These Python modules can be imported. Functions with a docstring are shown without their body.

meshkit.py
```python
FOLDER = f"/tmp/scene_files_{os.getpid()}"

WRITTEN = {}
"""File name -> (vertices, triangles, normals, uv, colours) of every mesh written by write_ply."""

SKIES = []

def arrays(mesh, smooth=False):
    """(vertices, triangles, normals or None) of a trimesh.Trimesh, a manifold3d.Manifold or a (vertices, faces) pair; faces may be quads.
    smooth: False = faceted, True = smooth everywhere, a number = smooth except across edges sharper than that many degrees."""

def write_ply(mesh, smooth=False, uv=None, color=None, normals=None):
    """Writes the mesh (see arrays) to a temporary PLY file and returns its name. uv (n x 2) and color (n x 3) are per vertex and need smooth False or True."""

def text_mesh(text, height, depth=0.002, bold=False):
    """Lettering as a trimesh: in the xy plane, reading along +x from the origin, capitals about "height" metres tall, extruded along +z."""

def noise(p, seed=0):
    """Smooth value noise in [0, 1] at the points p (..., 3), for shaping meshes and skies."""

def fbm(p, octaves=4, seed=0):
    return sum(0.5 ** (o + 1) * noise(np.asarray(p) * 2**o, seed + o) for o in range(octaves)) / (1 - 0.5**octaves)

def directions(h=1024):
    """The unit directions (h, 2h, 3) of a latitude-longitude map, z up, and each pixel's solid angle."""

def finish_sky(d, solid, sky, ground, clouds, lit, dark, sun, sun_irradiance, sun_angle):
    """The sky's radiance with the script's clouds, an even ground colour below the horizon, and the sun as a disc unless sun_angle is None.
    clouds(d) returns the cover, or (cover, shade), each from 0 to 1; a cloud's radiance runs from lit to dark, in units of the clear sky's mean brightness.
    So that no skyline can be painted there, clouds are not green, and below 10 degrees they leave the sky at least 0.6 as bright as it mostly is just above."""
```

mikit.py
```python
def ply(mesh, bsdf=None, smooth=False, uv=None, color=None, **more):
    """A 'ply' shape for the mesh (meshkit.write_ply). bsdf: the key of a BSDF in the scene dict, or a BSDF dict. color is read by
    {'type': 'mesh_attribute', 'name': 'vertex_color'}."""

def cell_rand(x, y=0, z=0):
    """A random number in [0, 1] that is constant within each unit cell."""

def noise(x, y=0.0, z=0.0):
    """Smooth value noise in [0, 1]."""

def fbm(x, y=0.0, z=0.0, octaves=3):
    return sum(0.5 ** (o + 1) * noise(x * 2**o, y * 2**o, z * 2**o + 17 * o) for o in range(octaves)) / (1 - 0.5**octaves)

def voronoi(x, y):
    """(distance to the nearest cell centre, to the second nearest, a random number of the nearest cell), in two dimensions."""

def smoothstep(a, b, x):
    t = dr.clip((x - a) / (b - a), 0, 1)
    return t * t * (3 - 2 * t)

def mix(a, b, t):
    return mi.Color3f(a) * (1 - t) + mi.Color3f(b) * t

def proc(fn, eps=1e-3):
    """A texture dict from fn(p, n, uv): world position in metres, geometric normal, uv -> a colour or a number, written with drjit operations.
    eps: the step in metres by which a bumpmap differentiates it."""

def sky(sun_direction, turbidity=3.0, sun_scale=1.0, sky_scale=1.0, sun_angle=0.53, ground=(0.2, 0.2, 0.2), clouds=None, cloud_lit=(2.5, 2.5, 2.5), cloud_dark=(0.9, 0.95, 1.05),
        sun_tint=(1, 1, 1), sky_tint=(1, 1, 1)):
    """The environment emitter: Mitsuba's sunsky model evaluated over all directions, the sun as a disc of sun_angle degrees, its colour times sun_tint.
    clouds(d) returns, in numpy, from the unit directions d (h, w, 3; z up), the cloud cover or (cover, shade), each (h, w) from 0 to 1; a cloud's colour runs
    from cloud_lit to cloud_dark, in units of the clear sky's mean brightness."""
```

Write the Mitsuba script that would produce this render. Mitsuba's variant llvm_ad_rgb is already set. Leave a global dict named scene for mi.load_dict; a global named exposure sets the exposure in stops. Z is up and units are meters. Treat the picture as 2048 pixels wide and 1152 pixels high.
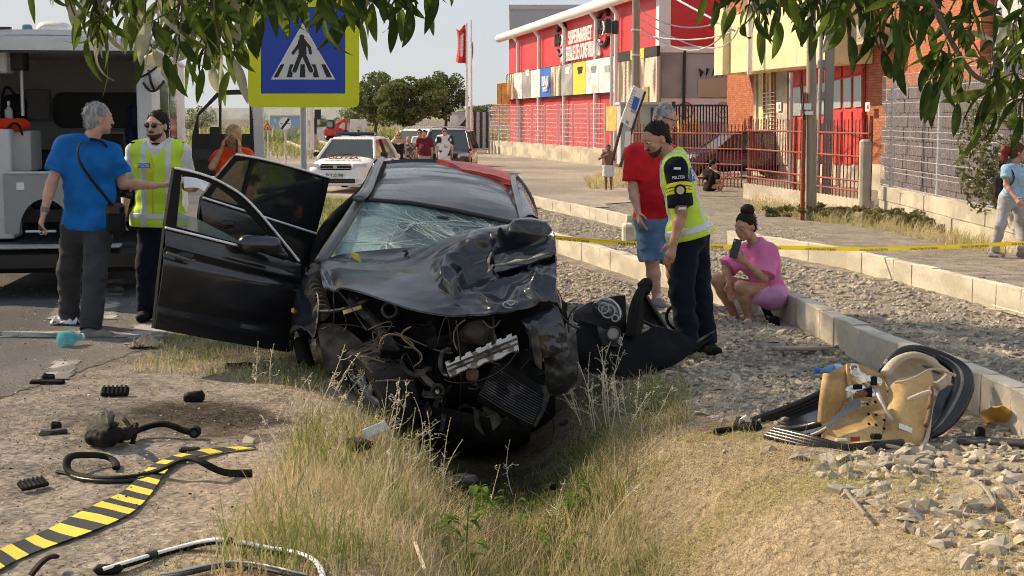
import math, random
import numpy as np, trimesh, mitsuba as mi, drjit as dr
import manifold3d as m3
from shapely.geometry import Polygon, box as sbox, Point, LineString
from shapely import affinity
import mikit, meshkit
from mikit import noise, fbm, voronoi, cell_rand, smoothstep, mix
T = mi.ScalarTransform4f
rng = np.random.default_rng(7)
random.seed(7)
scene, labels = {}, {}
# ---------------------------------------------------------------- camera, sky, exposure
HFOV, CAM_H, PITCH = 38.0, 1.72, 6.54
FPX = 1024 / math.tan(math.radians(HFOV / 2))
cp, sp = math.cos(math.radians(PITCH)), math.sin(math.radians(PITCH))
scene['camera'] = {'type': 'perspective', 'fov': HFOV, 'fov_axis': 'x', 'near_clip': 0.1, 'far_clip': 9000.0,
                   'to_world': T().look_at([0, 0, CAM_H], [0, cp, CAM_H - sp], [0, 0, 1])}
SUN = np.array([-0.80, 0.42, 0.68])
def sky_clouds(d):
    n = meshkit.fbm(d * np.array([3.0, 3.0, 9.0]), 4, 3)
    return np.clip(0.84 - 0.5 * np.clip(d[..., 2], 0, 1) + 0.7 * (n - 0.5), 0, 1), np.clip(0.35 - d[..., 2] * 0.3 + (n - .5) * .5, 0, 1)
scene['sky'] = mikit.sky(SUN.tolist(), turbidity=4.5, sun_scale=1.12, clouds=sky_clouds, cloud_lit=(1.72, 1.73, 1.73), cloud_dark=(1.25, 1.28, 1.32), sun_tint=(1.0, .98, .93), sun_angle=0.9)
exposure = 2.05
# ---------------------------------------------------------------- geometry of the view used while surveying the place
CAM = np.array([0, 0, CAM_H])
def ray(px, py):
    a, b = (px - 1024) / FPX, -(py - 576) / FPX
    return np.array([a, cp + b * sp, -sp + b * cp])
def at(px, py, Y):
    r = ray(px, py)
    return CAM + r * (Y / r[1])
def on_plane(px, py, p0, n):
    r = ray(px, py)
    return CAM + r * (np.dot(np.subtract(p0, CAM), n) / np.dot(r, n))
def plane3(a, b, c):
    n = np.cross(np.subtract(b, a), np.subtract(c, a))
    return np.asarray(a), n / np.linalg.norm(n)
def base_h(y):
    return -0.016 * np.clip(np.asarray(y, float) - 12, 0, 20)
def ditch(x, y):
    xd = 0.19 - 0.16 * (np.clip(y, 2, 12) - 7.4)
    w = np.where(x < xd, 0.72, 0.68)
    fade = np.clip((15.0 - y) / 2.5, 0, 1)
    fade = fade * fade * (3 - 2 * fade)
    return -0.6 * np.exp(-np.abs((x - xd) / w) ** 2.4) * fade
def height(x, y):
    x, y = np.asarray(x, float), np.asarray(y, float)
    p = np.stack([x, y, x * 0], -1)
    near = np.clip((30 - y) / 20, 0, 1)
    h = base_h(y) + ditch(x, y)
    rough = np.clip((x + 2.6 - .06 * (y - 10)) / 0.8, 0, 1)
    h = h + near * rough * (0.05 * (meshkit.fbm(p * 1.6, 3, 5) - .5) + 0.025 * (meshkit.fbm(p * 7, 3, 8) - .5))
    h = h + near * np.clip((x - 1.0) / .4, 0, 1) * .10 * np.clip(meshkit.fbm(p * 1.1 + 9, 2, 2) - .45, 0, 1)
    return h
def hz(x, y):
    return float(height(np.array([x]), np.array([y]))[0])
def gnd(px, py, lift=0.0):
    r = ray(px, py)
    t = (0 - CAM_H) / r[2]
    for i in range(30):
        p = CAM + r * t
        h = hz(p[0], p[1]) if i > 26 else float(base_h(p[1]) + ditch(p[0], p[1]))
        t += (.95 if i > 26 else .7) * ((h + lift) - p[2]) / r[2]
    return CAM + r * t
# ---------------------------------------------------------------- book-keeping
def numbered(name):
    if name not in scene and name not in labels:
        return name
    i = 1
    while f'{name}_{i:03d}' in scene or f'{name}_{i:03d}' in labels:
        i += 1
    return f'{name}_{i:03d}'
def thing(name, label=None, cat=None, group=None, kind=None):
    k = numbered(name)
    labels[k] = {}
    if label: labels[k]['label'] = label
    if cat: labels[k]['category'] = cat
    if group: labels[k]['group'] = group
    if kind: labels[k]['kind'] = kind
    return k
XF = [np.eye(4)]
def part(parent, name, mesh, mat, smooth=False, label=None, kind=None, **kw):
    """one shape under its holder (parent) or, with name None, the holder's own shape"""
    k = parent if name is None else numbered(parent + '__' + name)
    if isinstance(mesh, list):
        mesh = cat(mesh)
    if not np.allclose(XF[-1], np.eye(4)):
        mesh = mesh.copy(); mesh.apply_transform(XF[-1])
    scene[k] = mikit.ply(mesh, mat, smooth=smooth, **kw)
    if label: labels.setdefault(k, {})['label'] = label
    if kind: labels.setdefault(k, {})['kind'] = kind
    return k
def single(name, mesh, mat, label, cat, group=None, kind=None, smooth=False):
    k = thing(name, label, cat, group, kind)
    return part(k, None, mesh, mat, smooth)
def cat(ms):
    return trimesh.util.concatenate([m for m in ms if m is not None and len(m.faces)])
def xf(loc=(0, 0, 0), rz=0, ry=0, rx=0, s=1.0):
    M = trimesh.transformations.euler_matrix(math.radians(rx), math.radians(ry), math.radians(rz), 'sxyz')
    if np.isscalar(s): s = (s, s, s)
    M = M @ np.diag([*s, 1.0])
    M[:3, 3] = loc
    return M
def frame(o, x, z=(0, 0, 1)):
    x = np.asarray(x, float) / np.linalg.norm(x)
    y = np.cross(z, x); y /= np.linalg.norm(y)
    M = np.eye(4); M[:3, 0], M[:3, 1], M[:3, 2], M[:3, 3] = x, y, np.cross(x, y), o
    return M
# ---------------------------------------------------------------- mesh makers
def tm(v, f):
    f = np.asarray(f, int)
    if f.ndim == 2 and f.shape[1] == 4:
        f = np.vstack([f[:, [0, 1, 2]], f[:, [0, 2, 3]]])
    return trimesh.Trimesh(np.asarray(v, float), f, process=False)
def bx(sx, sy, sz, c=(0, 0, 0), ch=0.0, M=None):
    if ch > 0:
        ch = min(ch, sx * .45, sy * .45, sz * .45)
        pts = []
        for a in (-1, 1):
            for b in (-1, 1):
                for d in (-1, 1):
                    h = np.array([a * sx / 2, b * sy / 2, d * sz / 2])
                    for k in range(3):
                        q = h.copy(); q[[i for i in range(3) if i != k]] -= ch * np.array([(a, b, d)[i] for i in range(3) if i != k]); pts.append(q)
        m = trimesh.convex.convex_hull(np.array(pts))
    else:
        m = trimesh.creation.box((sx, sy, sz))
    m = trimesh.Trimesh(m.vertices + np.asarray(c, float), m.faces, process=False)
    if M is not None: m.apply_transform(M)
    return m
def bx2(a, b, ch=0.0):
    a, b = np.minimum(a, b), np.maximum(a, b)
    return bx(*(b - a), c=(a + b) / 2, ch=ch)
def tube(pts, r, n=8, cap=True, closed=False, flat=1.0):
    P = np.asarray(pts, float)
    r = np.broadcast_to(np.asarray(r, float), (len(P),))
    keep = np.r_[True, np.linalg.norm(np.diff(P, axis=0), axis=1) > 1e-6]
    P, r = P[keep], r[keep]; m = len(P)
    if m < 2: return None
    t = np.roll(P, -1, 0) - np.roll(P, 1, 0) if closed else np.gradient(P, axis=0)
    t /= np.linalg.norm(t, axis=1, keepdims=True) + 1e-12
    a = np.array([0, 0, 1.0]) if abs(t[0, 2]) < .9 else np.array([1.0, 0, 0])
    u = np.cross(t[0], a); u /= np.linalg.norm(u)
    V = []
    ang = np.arange(n) * 2 * np.pi / n
    for i in range(m):
        u = u - t[i] * np.dot(u, t[i]); u /= np.linalg.norm(u) + 1e-12
        w = np.cross(t[i], u)
        V.append(P[i] + r[i] * (np.cos(ang)[:, None] * u + flat * np.sin(ang)[:, None] * w))
    V = np.vstack(V); F = []
    k = np.arange(n); k2 = (k + 1) % n
    for i in range(m if closed else m - 1):
        j = (i + 1) % m
        F.append(np.stack([i * n + k, i * n + k2, j * n + k2, j * n + k], 1))
    F = np.vstack(F); F = np.vstack([F[:, [0, 1, 2]], F[:, [0, 2, 3]]])
    if cap and not closed:
        V = np.vstack([V, P[0], P[-1]])
        F = np.vstack([F, np.stack([k2, k, k * 0 + m * n], 1), np.stack([(m - 1) * n + k, (m - 1) * n + k2, k * 0 + m * n + 1], 1)])
    return trimesh.Trimesh(V, F, process=False)
def spline(pts, n=20):
    from scipy.interpolate import CubicSpline
    P = np.asarray(pts, float)
    s = np.r_[0, np.cumsum(np.linalg.norm(np.diff(P, axis=0), axis=1))]
    return CubicSpline(s, P)(np.linspace(0, s[-1], n))
def polyline(pts, n=20):
    P = np.asarray(pts, float)
    s = np.r_[0, np.cumsum(np.linalg.norm(np.diff(P, axis=0), axis=1))]
    q = np.linspace(0, s[-1], n)
    return np.stack([np.interp(q, s, P[:, i]) for i in range(P.shape[1])], 1)
def lathe(prof, n=24, M=None):
    m = trimesh.creation.revolve(np.asarray(prof, float), sections=n)
    if M is not None: m.apply_transform(M)
    return m
def prism(poly, h, z=0.0):
    if not isinstance(poly, Polygon) and not hasattr(poly, 'geoms'): poly = Polygon(poly)
    if not poly.is_valid: poly = poly.buffer(0)
    gs = getattr(poly, 'geoms', [poly])
    ms = [trimesh.creation.extrude_polygon(g, h, engine='earcut') for g in gs if g.area > 1e-9]
    m = trimesh.util.concatenate(ms)
    m.apply_translation([0, 0, z])
    return m
def plate(pix, plane, thick, holes=(), lift=0.0):
    """a real flat panel lying in a known plane: outline surveyed as pixels, extruded away from the viewer by its thickness"""
    p0, n = plane
    n = n if np.dot(n, np.subtract(p0, CAM)) > 0 else -np.asarray(n)
    Z = n; X = np.cross([0, 0, 1.0] if abs(n[2]) < .95 else [1.0, 0, 0], Z); X /= np.linalg.norm(X); Y = np.cross(Z, X)
    f = lambda pp: [(float((on_plane(*q, p0, n) - p0) @ X), float((on_plane(*q, p0, n) - p0) @ Y)) for q in pp]
    m = prism(Polygon(f(pix), [f(h) for h in holes]), thick, -lift)
    M = np.eye(4); M[:3, 0], M[:3, 1], M[:3, 2], M[:3, 3] = X, Y, Z, p0
    m.apply_transform(M)
    return m
def sheet(V, thick=0.0):
    """grid of points (nu, nv, 3) to a mesh, with thickness along its normals when asked"""
    V = np.asarray(V, float); nu, nv = V.shape[:2]
    i = np.arange(nu * nv).reshape(nu, nv)
    F = np.stack([i[:-1, :-1], i[1:, :-1], i[1:, 1:], i[:-1, 1:]], -1).reshape(-1, 4)
    F = np.vstack([F[:, [0, 1, 2]], F[:, [0, 2, 3]]])
    W = V.reshape(-1, 3)
    if thick:
        m = trimesh.Trimesh(W, F, process=False)
        n = meshkit.arrays(m, True)[2]
        b = np.r_[i[0, :-1], i[:-1, -1], i[-1, :0:-1], i[:0:-1, 0]]
        c = np.roll(b, -1); N = len(W)
        S = np.stack([b, c, c + N, b + N], 1)[:, ::-1]
        W = np.vstack([W, W - n * thick]); F = np.vstack([F, F[:, ::-1] + N, S[:, [0, 1, 2]], S[:, [0, 2, 3]]])
    return trimesh.Trimesh(W, F, process=False)
def patch(ctrl, nu=30, nv=30, thick=0.0, order=3, dent=None):
    """smooth surface through a table of control points"""
    from scipy.interpolate import RectBivariateSpline
    C = np.asarray(ctrl, float); a, b = C.shape[:2]
    u, v = np.linspace(0, 1, a), np.linspace(0, 1, b)
    U, Vv = np.linspace(0, 1, nu), np.linspace(0, 1, nv)
    G = np.stack([RectBivariateSpline(u, v, C[..., k], kx=min(order, a - 1), ky=min(order, b - 1))(U, Vv) for k in range(3)], -1)
    if dent is not None: G = dent(G)
    return sheet(G, thick)
def text(s, hgt, o, x, n, depth=.01, bold=True, width=None, mid=True):
    """lettering on a plane: o the middle, x the reading direction, n the way it faces"""
    m = meshkit.text_mesh(s, hgt, depth, bold)
    lo, hi = m.bounds
    if width: m.apply_scale([width / (hi[0] - lo[0]), 1, 1])
    lo, hi = m.bounds
    m.apply_translation([-(lo[0] + hi[0]) / 2, -(lo[1] + hi[1]) / 2, 0])
    x = np.asarray(x, float); x = x / np.linalg.norm(x); n = np.asarray(n, float); n = n / np.linalg.norm(n)
    M = np.eye(4); M[:3, 0], M[:3, 1], M[:3, 2], M[:3, 3] = x, np.cross(n, x), n, o
    m.apply_transform(M)
    return m
def noisy(m, amp, freq, seed=0, octv=3):
    m = m.copy(); n = meshkit.arrays(m, True)[2]
    m.vertices = m.vertices + n * (amp * 2 * (meshkit.fbm(m.vertices * freq, octv, seed) - .5))[:, None]
    return m
# ---------------------------------------------------------------- signed distance modelling for bodies and cloth
def smin(a, b, k):
    h = np.clip(.5 + .5 * (b - a) / k, 0, 1)
    return b + (a - b) * h - k * h * (1 - h)
def cone(a, b, ra, rb=None, flat=None, k=.03):
    return ('c', np.asarray(a, float), np.asarray(b, float), ra, ra if rb is None else rb, flat, k)
def fcone(*a, **k): return cone(*a, **k) + (1,)
def ell(c, r, R=None, k=.02):
    return ('e', np.asarray(c, float), np.asarray(r, float), np.eye(3) if R is None else R, None, None, k)
def prim_d(p, q):
    if q[0] == 'c':
        a, b, ra, rb, flat = q[1:6]
        ab = b - a; t = np.clip(((p - a) @ ab) / max(ab @ ab, 1e-9), 0, 1)
        w = p - a - t[:, None] * ab
        if flat is not None:
            n, f = flat
            w = w + np.outer(w @ n, np.asarray(n) * (f - 1))
        d = np.linalg.norm(w, axis=1) - (ra + (rb - ra) * t)
        if len(q) > 7:
            ax = ab / np.sqrt(ab @ ab); d = np.maximum(d, (p - b) @ ax)
        return d
    _, c, r, R = q[:4]
    w = (p - c) @ R
    k0 = np.linalg.norm(w / r, axis=1); k1 = np.linalg.norm(w / (r * r), axis=1)
    return np.where(k0 > 1e-6, k0 * (k0 - 1) / np.maximum(k1, 1e-9), -r.min())
class union_fn:
    """smooth union of primitives; blocks of the grid look only at the primitives near them"""
    def __init__(self, prims, grow=0.0, wrinkle=0.0, wf=(9, 9, 5), seed=1, cuts=(), minus=()):
        self.prims, self.grow, self.wr, self.wf, self.seed, self.cuts, self.minus = prims, grow, wrinkle, np.array(wf), seed, cuts, minus
    def coarse(self, c):
        self.each = [prim_d(c, q) for q in self.prims]
        d = np.min(self.each, axis=0) - self.grow
        for cc, n in self.cuts: d = np.maximum(d, (c - np.asarray(cc)) @ np.asarray(n, float))
        return d
    def fine(self, idx, pts, rad):
        """idx: block numbers; pts (blocks, points, 3)"""
        d = np.full(pts.shape[:2], 9.0)
        for q, e in zip(self.prims, self.each):
            f = max(1, q[5][1] if q[5] is not None else 1)
            m = np.flatnonzero(e[idx] < rad * f + q[6] * 1.5 + self.grow)
            if len(m): d[m] = smin(d[m], prim_d(pts[m].reshape(-1, 3), q).reshape(len(m), -1), q[6])
        d = d.reshape(-1) - self.grow; p = pts.reshape(-1, 3)
        if self.wr:
            m = np.flatnonzero(np.abs(d) < .04)
            w = p[m] * self.wf; d[m] += self.wr * 2 * (np.abs(meshkit.noise(w, self.seed) - .5) * 1.6 + .3 * meshkit.noise(w * 2.3, self.seed + 1) - .55)
        for c, n in self.cuts: d = np.maximum(d, (p - np.asarray(c)) @ np.asarray(n, float))
        for q in self.minus: d = np.maximum(d, -prim_d(p, q))
        return d
def prim_bounds(prims, pad):
    lo, hi = np.full(3, 1e9), np.full(3, -1e9)
    for q in prims:
        if q[0] == 'c': pts, r = np.stack([q[1], q[2]]), max(q[3], q[4])
        else: pts, r = q[1][None], q[2].max()
        lo, hi = np.minimum(lo, pts.min(0) - r), np.maximum(hi, pts.max(0) + r)
    return lo - pad, hi + pad
def sdf_mesh(fn, lo, hi, h):
    B = 8
    nb = np.ceil((np.asarray(hi) - lo) / (h * B)).astype(int) + 1
    n = nb * B
    D = np.empty(n, np.float32)
    bi = np.stack(np.meshgrid(*[np.arange(k) for k in nb], indexing='ij'), -1).reshape(-1, 3)
    cd = fn.coarse(lo + (bi * B + (B - 1) / 2) * h)
    D.reshape(nb[0], B, nb[1], B, nb[2], B)[:] = cd.reshape(nb)[:, None, :, None, :, None]
    rad = h * B * .87
    near = np.flatnonzero(np.abs(cd) < rad * 1.5 + .01)
    off = np.stack(np.meshgrid(*[np.arange(B)] * 3, indexing='ij'), -1).reshape(-1, 3)
    for s in range(0, len(near), 300):
        j = near[s:s + 300]; idx = bi[j][:, None, :] * B + off
        v = fn.fine(j, lo + idx * h, rad); idx = idx.reshape(-1, 3)
        D[idx[:, 0], idx[:, 1], idx[:, 2]] = v
    D[0] = D[-1] = 1; D[:, 0] = D[:, -1] = 1; D[:, :, 0] = D[:, :, -1] = 1
    ins = D < 0
    sm = ins[:-1, :-1, :-1].astype(np.int8)
    cs = [(a, b, c) for a in (0, 1) for b in (0, 1) for c in (0, 1)]
    cnt = sum(ins[a:n[0] - 1 + a, b:n[1] - 1 + b, c:n[2] - 1 + c].astype(np.int8) for a, b, c in cs)
    cell = np.argwhere((cnt > 0) & (cnt < 8))
    vid = -np.ones(n - 1, int); vid[tuple(cell.T)] = np.arange(len(cell))
    acc, num = np.zeros((len(cell), 3)), np.zeros(len(cell))
    for a in cs:
        for k in range(3):
            if a[k]: continue
            b = list(a); b[k] = 1
            d0 = D[tuple((cell + a).T)].astype(float); d1 = D[tuple((cell + b).T)].astype(float)
            x = (d0 < 0) != (d1 < 0)
            t = np.where(x, d0 / np.where(x, d0 - d1, 1), 0)
            q = np.array(a, float) + 0 * acc; q[:, k] = t
            acc[x] += q[x]; num += x
    V = lo + (cell + acc / num[:, None]) * h
    F = []
    for k in range(3):
        u, w = (k + 1) % 3, (k + 2) % 3
        s0 = [slice(None)] * 3; s1 = [slice(None)] * 3
        s0[k], s1[k] = slice(0, -1), slice(1, None)
        e = np.argwhere(ins[tuple(s0)] != ins[tuple(s1)])
        e = e[(e[:, u] > 0) & (e[:, w] > 0)]
        flip = ins[tuple(e.T)]
        du, dw = np.zeros(3, int), np.zeros(3, int); du[u] = 1; dw[w] = 1
        q = np.stack([vid[tuple((e - du - dw).T)], vid[tuple((e - dw).T)], vid[tuple(e.T)], vid[tuple((e - du).T)]], 1)
        q = np.where(flip[:, None], q, q[:, ::-1])
        F.append(q[(q >= 0).all(1)])
    return tm(V, np.vstack(F))
def blob(prims, h, **kw):
    g = kw.get('grow', 0) + kw.get('wrinkle', 0) * 2
    lo, hi = prim_bounds(prims, g + h * 3)
    return sdf_mesh(union_fn(prims, **kw), lo, hi, h)
# ---------------------------------------------------------------- materials
def rgb(c): return {'type': 'rgb', 'value': list(map(float, c))}
def hexc(r, g, b):
    f = lambda v: ((v / 255 + .055) / 1.055) ** 2.4 if v > 10 else v / 255 / 12.92
    return (f(r), f(g), f(b))
def mat(name, col, rough=.6, metal=0.0, spec=.5, coat=0.0, fn=None, bump=None, bs=.002, two=True, eps=1e-3, **kw):
    b = {'type': 'principled', 'base_color': mikit.proc(fn) if fn else rgb(col), 'roughness': rough, 'metallic': metal, 'specular': spec}
    if callable(rough): b['roughness'] = mikit.proc(rough)
    if coat: b['clearcoat'] = coat; b['clearcoat_gloss'] = .9
    b.update(kw)
    if bump: b = {'type': 'bumpmap', 'arbitrary': mikit.proc(bump, eps), 'scale': bs, 'nested': b}
    if two: b = {'type': 'twosided', 'nested': b}
    scene[name] = b
    return name
def mottled(c1, c2, f=8.0, o=3, stretch=(1, 1, 1)):
    return lambda p, n, uv: mix(c1, c2, smoothstep(.3, .7, fbm(p.x * f * stretch[0], p.y * f * stretch[1], p.z * f * stretch[2], o)))
# ================================================================ ground, road, kerbs, gravel, grass
def soil(p, n, uv):
    big = fbm(p.x * .9, p.y * .9, 0, 4); mid = fbm(p.x * 5, p.y * 5, 3, 4); fine = fbm(p.x * 45, p.y * 45, 7, 3)
    tan = mix((.35, .285, .21), (.22, .18, .135), smoothstep(.35, .65, big))
    grey = mix((.30, .27, .23), (.19, .175, .15), smoothstep(.3, .7, mid))
    right = smoothstep(1.0, 1.5, p.x + .5 * (big - .5)) * (1 - .0 * p.y)
    left = smoothstep(-1.2, -2.1, p.x + .9 * (big - .5))
    far = smoothstep(11, 14, p.y)
    w = dr.maximum(dr.maximum(left, far), right * smoothstep(8.0, 9.0, p.y))
    c = mix(tan, grey, dr.clip(w, 0, 1))
    c = mix(c, mi.Color3f(.34, .285, .21), smoothstep(.52, .62, fbm(p.x * 9, p.y * 9, 2, 3)) * .4)
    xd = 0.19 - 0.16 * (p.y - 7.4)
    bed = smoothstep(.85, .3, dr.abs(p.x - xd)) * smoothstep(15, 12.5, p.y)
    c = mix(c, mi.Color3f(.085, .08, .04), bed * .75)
    # oil soaked earth beside the wreck
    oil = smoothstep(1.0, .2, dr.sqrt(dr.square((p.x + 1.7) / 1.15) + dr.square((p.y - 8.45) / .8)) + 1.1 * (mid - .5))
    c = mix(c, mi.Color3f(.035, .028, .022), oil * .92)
    shade_or_wet = smoothstep(1.0, .3, dr.sqrt(dr.square((p.x + .15) / .95) + dr.square((p.y - 9.0) / 1.0)) + .5 * (mid - .5))  # black shade under the wreck nose, painted into the soil colour
    c = mix(c, mi.Color3f(.022, .020, .014), shade_or_wet * .9)
    return c * (.45 + .95 * fine)
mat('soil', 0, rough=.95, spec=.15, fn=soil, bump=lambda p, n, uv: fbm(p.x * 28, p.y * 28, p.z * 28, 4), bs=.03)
def tarmac(p, n, uv):
    v = fbm(p.x * 90, p.y * 90, 0, 2); b = fbm(p.x * .7, p.y * .7, 5, 4)
    c = mix((.070, .071, .074), (.125, .125, .127), smoothstep(.3, .7, b))
    d = smoothstep(-3.7, -2.7, p.x + 1.1 * (b - .5)) * smoothstep(14, 12, p.y)
    c = mix(c, mi.Color3f(.18, .155, .125), d * .4)
    shade_or_wet = smoothstep(.55, .3, dr.sqrt(dr.square((p.x + 2.95) / 1.0) + dr.square((p.y - 8.35) / .55)) + .8 * (fbm(p.x * 4, p.y * 4, 1, 3) - .5))
    return mix(c * (.6 + .8 * v), mi.Color3f(.03, .03, .032), shade_or_wet * .8)
def tarmac_rough(p, n, uv):
    shade_or_wet = smoothstep(.55, .3, dr.sqrt(dr.square((p.x + 2.95) / 1.0) + dr.square((p.y - 8.35) / .55)) + .8 * (fbm(p.x * 4, p.y * 4, 1, 3) - .5))
    return .88 - .75 * shade_or_wet
mat('asphalt', 0, rough=tarmac_rough, spec=.4, fn=tarmac, bump=lambda p, n, uv: fbm(p.x * 60, p.y * 60, 0, 3), bs=.008)
def yard(p, n, uv):
    v = fbm(p.x * 12, p.y * 12, 0, 3); b = fbm(p.x * .35, p.y * .35, 5, 4)
    return mix((.20, .178, .15), (.30, .265, .22), smoothstep(.3, .7, b)) * (.75 + .5 * v)
mat('yard_asphalt', 0, rough=.9, spec=.3, fn=yard)
mat('kerb_concrete', 0, rough=.85, spec=.3, fn=lambda p, n, uv: mix((.42, .385, .32), (.55, .51, .43), smoothstep(.3, .7, fbm(p.x * 2, p.y * 2, p.z * 6, 4))) * (.86 + .28 * fbm(p.x * 60, p.y * 60, p.z * 30, 2)),
    bump=lambda p, n, uv: fbm(p.x * 70, p.y * 70, p.z * 70, 2), bs=.004)
for i, (a, b) in enumerate([((.32, .29, .235), (.46, .42, .345)), ((.24, .225, .195), (.38, .35, .295)), ((.36, .315, .235), (.50, .44, .335))]):
    mat(f'stone_{i}', 0, rough=.9, spec=.25, fn=mottled(a, b, 14, 2))
def straw(p, n, uv):
    r = cell_rand(p.x * 40, p.y * 40, 0); b = fbm(p.x * 2.2, p.y * 2.2, 4, 3)
    c = mix((.78, .68, .46), (.48, .385, .23), r)
    return mix(c, mix((.34, .35, .13), (.52, .48, .22), r), smoothstep(.5, .68, b) * .8)
def green(p, n, uv):
    r = cell_rand(p.x * 25, p.y * 25, 0); b = fbm(p.x * 3, p.y * 3, 9, 3)
    return mix(mix((.13, .185, .045), (.28, .31, .11), r), mi.Color3f(.58, .52, .28), smoothstep(.48, .72, b) * .8)
for nm, fn, tr in (('straw_grass', straw, .8), ('green_grass', green, .9)):
    scene[nm] = {'type': 'principledthin', 'base_color': mikit.proc(fn), 'roughness': .75, 'diff_trans': tr, 'spec_trans': 0.0}
mat('dry_stem', (.66, .60, .46), rough=.8)
mat('road_paint', 0, rough=.8, fn=lambda p, n, uv: mix((.13, .128, .124), (.33, .325, .31), smoothstep(.42, .64, fbm(p.x * 5, p.y * 5, 2, 4))))

gx = np.r_[-np.geomspace(9, 2600, 34)[::-1], np.arange(-8.2, 8.2, .062), np.geomspace(8.6, 2600, 34)]
gy = np.r_[-np.geomspace(4, 300, 12)[::-1], np.arange(-3, 3.9, .5), np.arange(4.2, 17, .062), np.geomspace(17.2, 6000, 90)]
X, Y = np.meshgrid(gx, gy, indexing='ij')
G = np.stack([X, Y, height(X, Y)], -1)
GROUND = sheet(G)
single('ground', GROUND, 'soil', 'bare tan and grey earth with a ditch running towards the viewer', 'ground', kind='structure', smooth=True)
def drape(poly, step, lift):
    """a sheet that follows the ground inside a polygon"""
    P = Polygon(poly); x0, y0, x1, y1 = P.bounds
    import shapely
    xs, ys = np.arange(x0, x1 + step, step), np.arange(y0, y1 + step, step)
    X, Y = np.meshgrid(xs, ys, indexing='ij')
    m = sheet(np.stack([X, Y, height(X, Y) + lift], -1))
    c = m.vertices[m.faces].mean(1)
    m.update_faces(shapely.contains_xy(P, c[:, 0], c[:, 1])); m.remove_unreferenced_vertices()
    return m
edge = [(-3.9, 4), (-3.6, 7), (-3.15, 9.0), (-2.7, 11.2), (-2.6, 15), (-3.6, 22), (-8.6, 44)]
road_near = Polygon(edge + [(-26, 44), (-26, 4)])
def of_ground(poly, lift):
    m = GROUND.copy(); c = m.vertices[m.faces].mean(1)
    m.update_faces(shapely.contains_xy(poly, c[:, 0], c[:, 1])); m.remove_unreferenced_vertices(); m.vertices[:, 2] += lift
    return m
import shapely
single('road', of_ground(road_near, .004), 'asphalt', 'worn grey asphalt road with oil and dirt on it', 'road', kind='structure', smooth=True)
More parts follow.
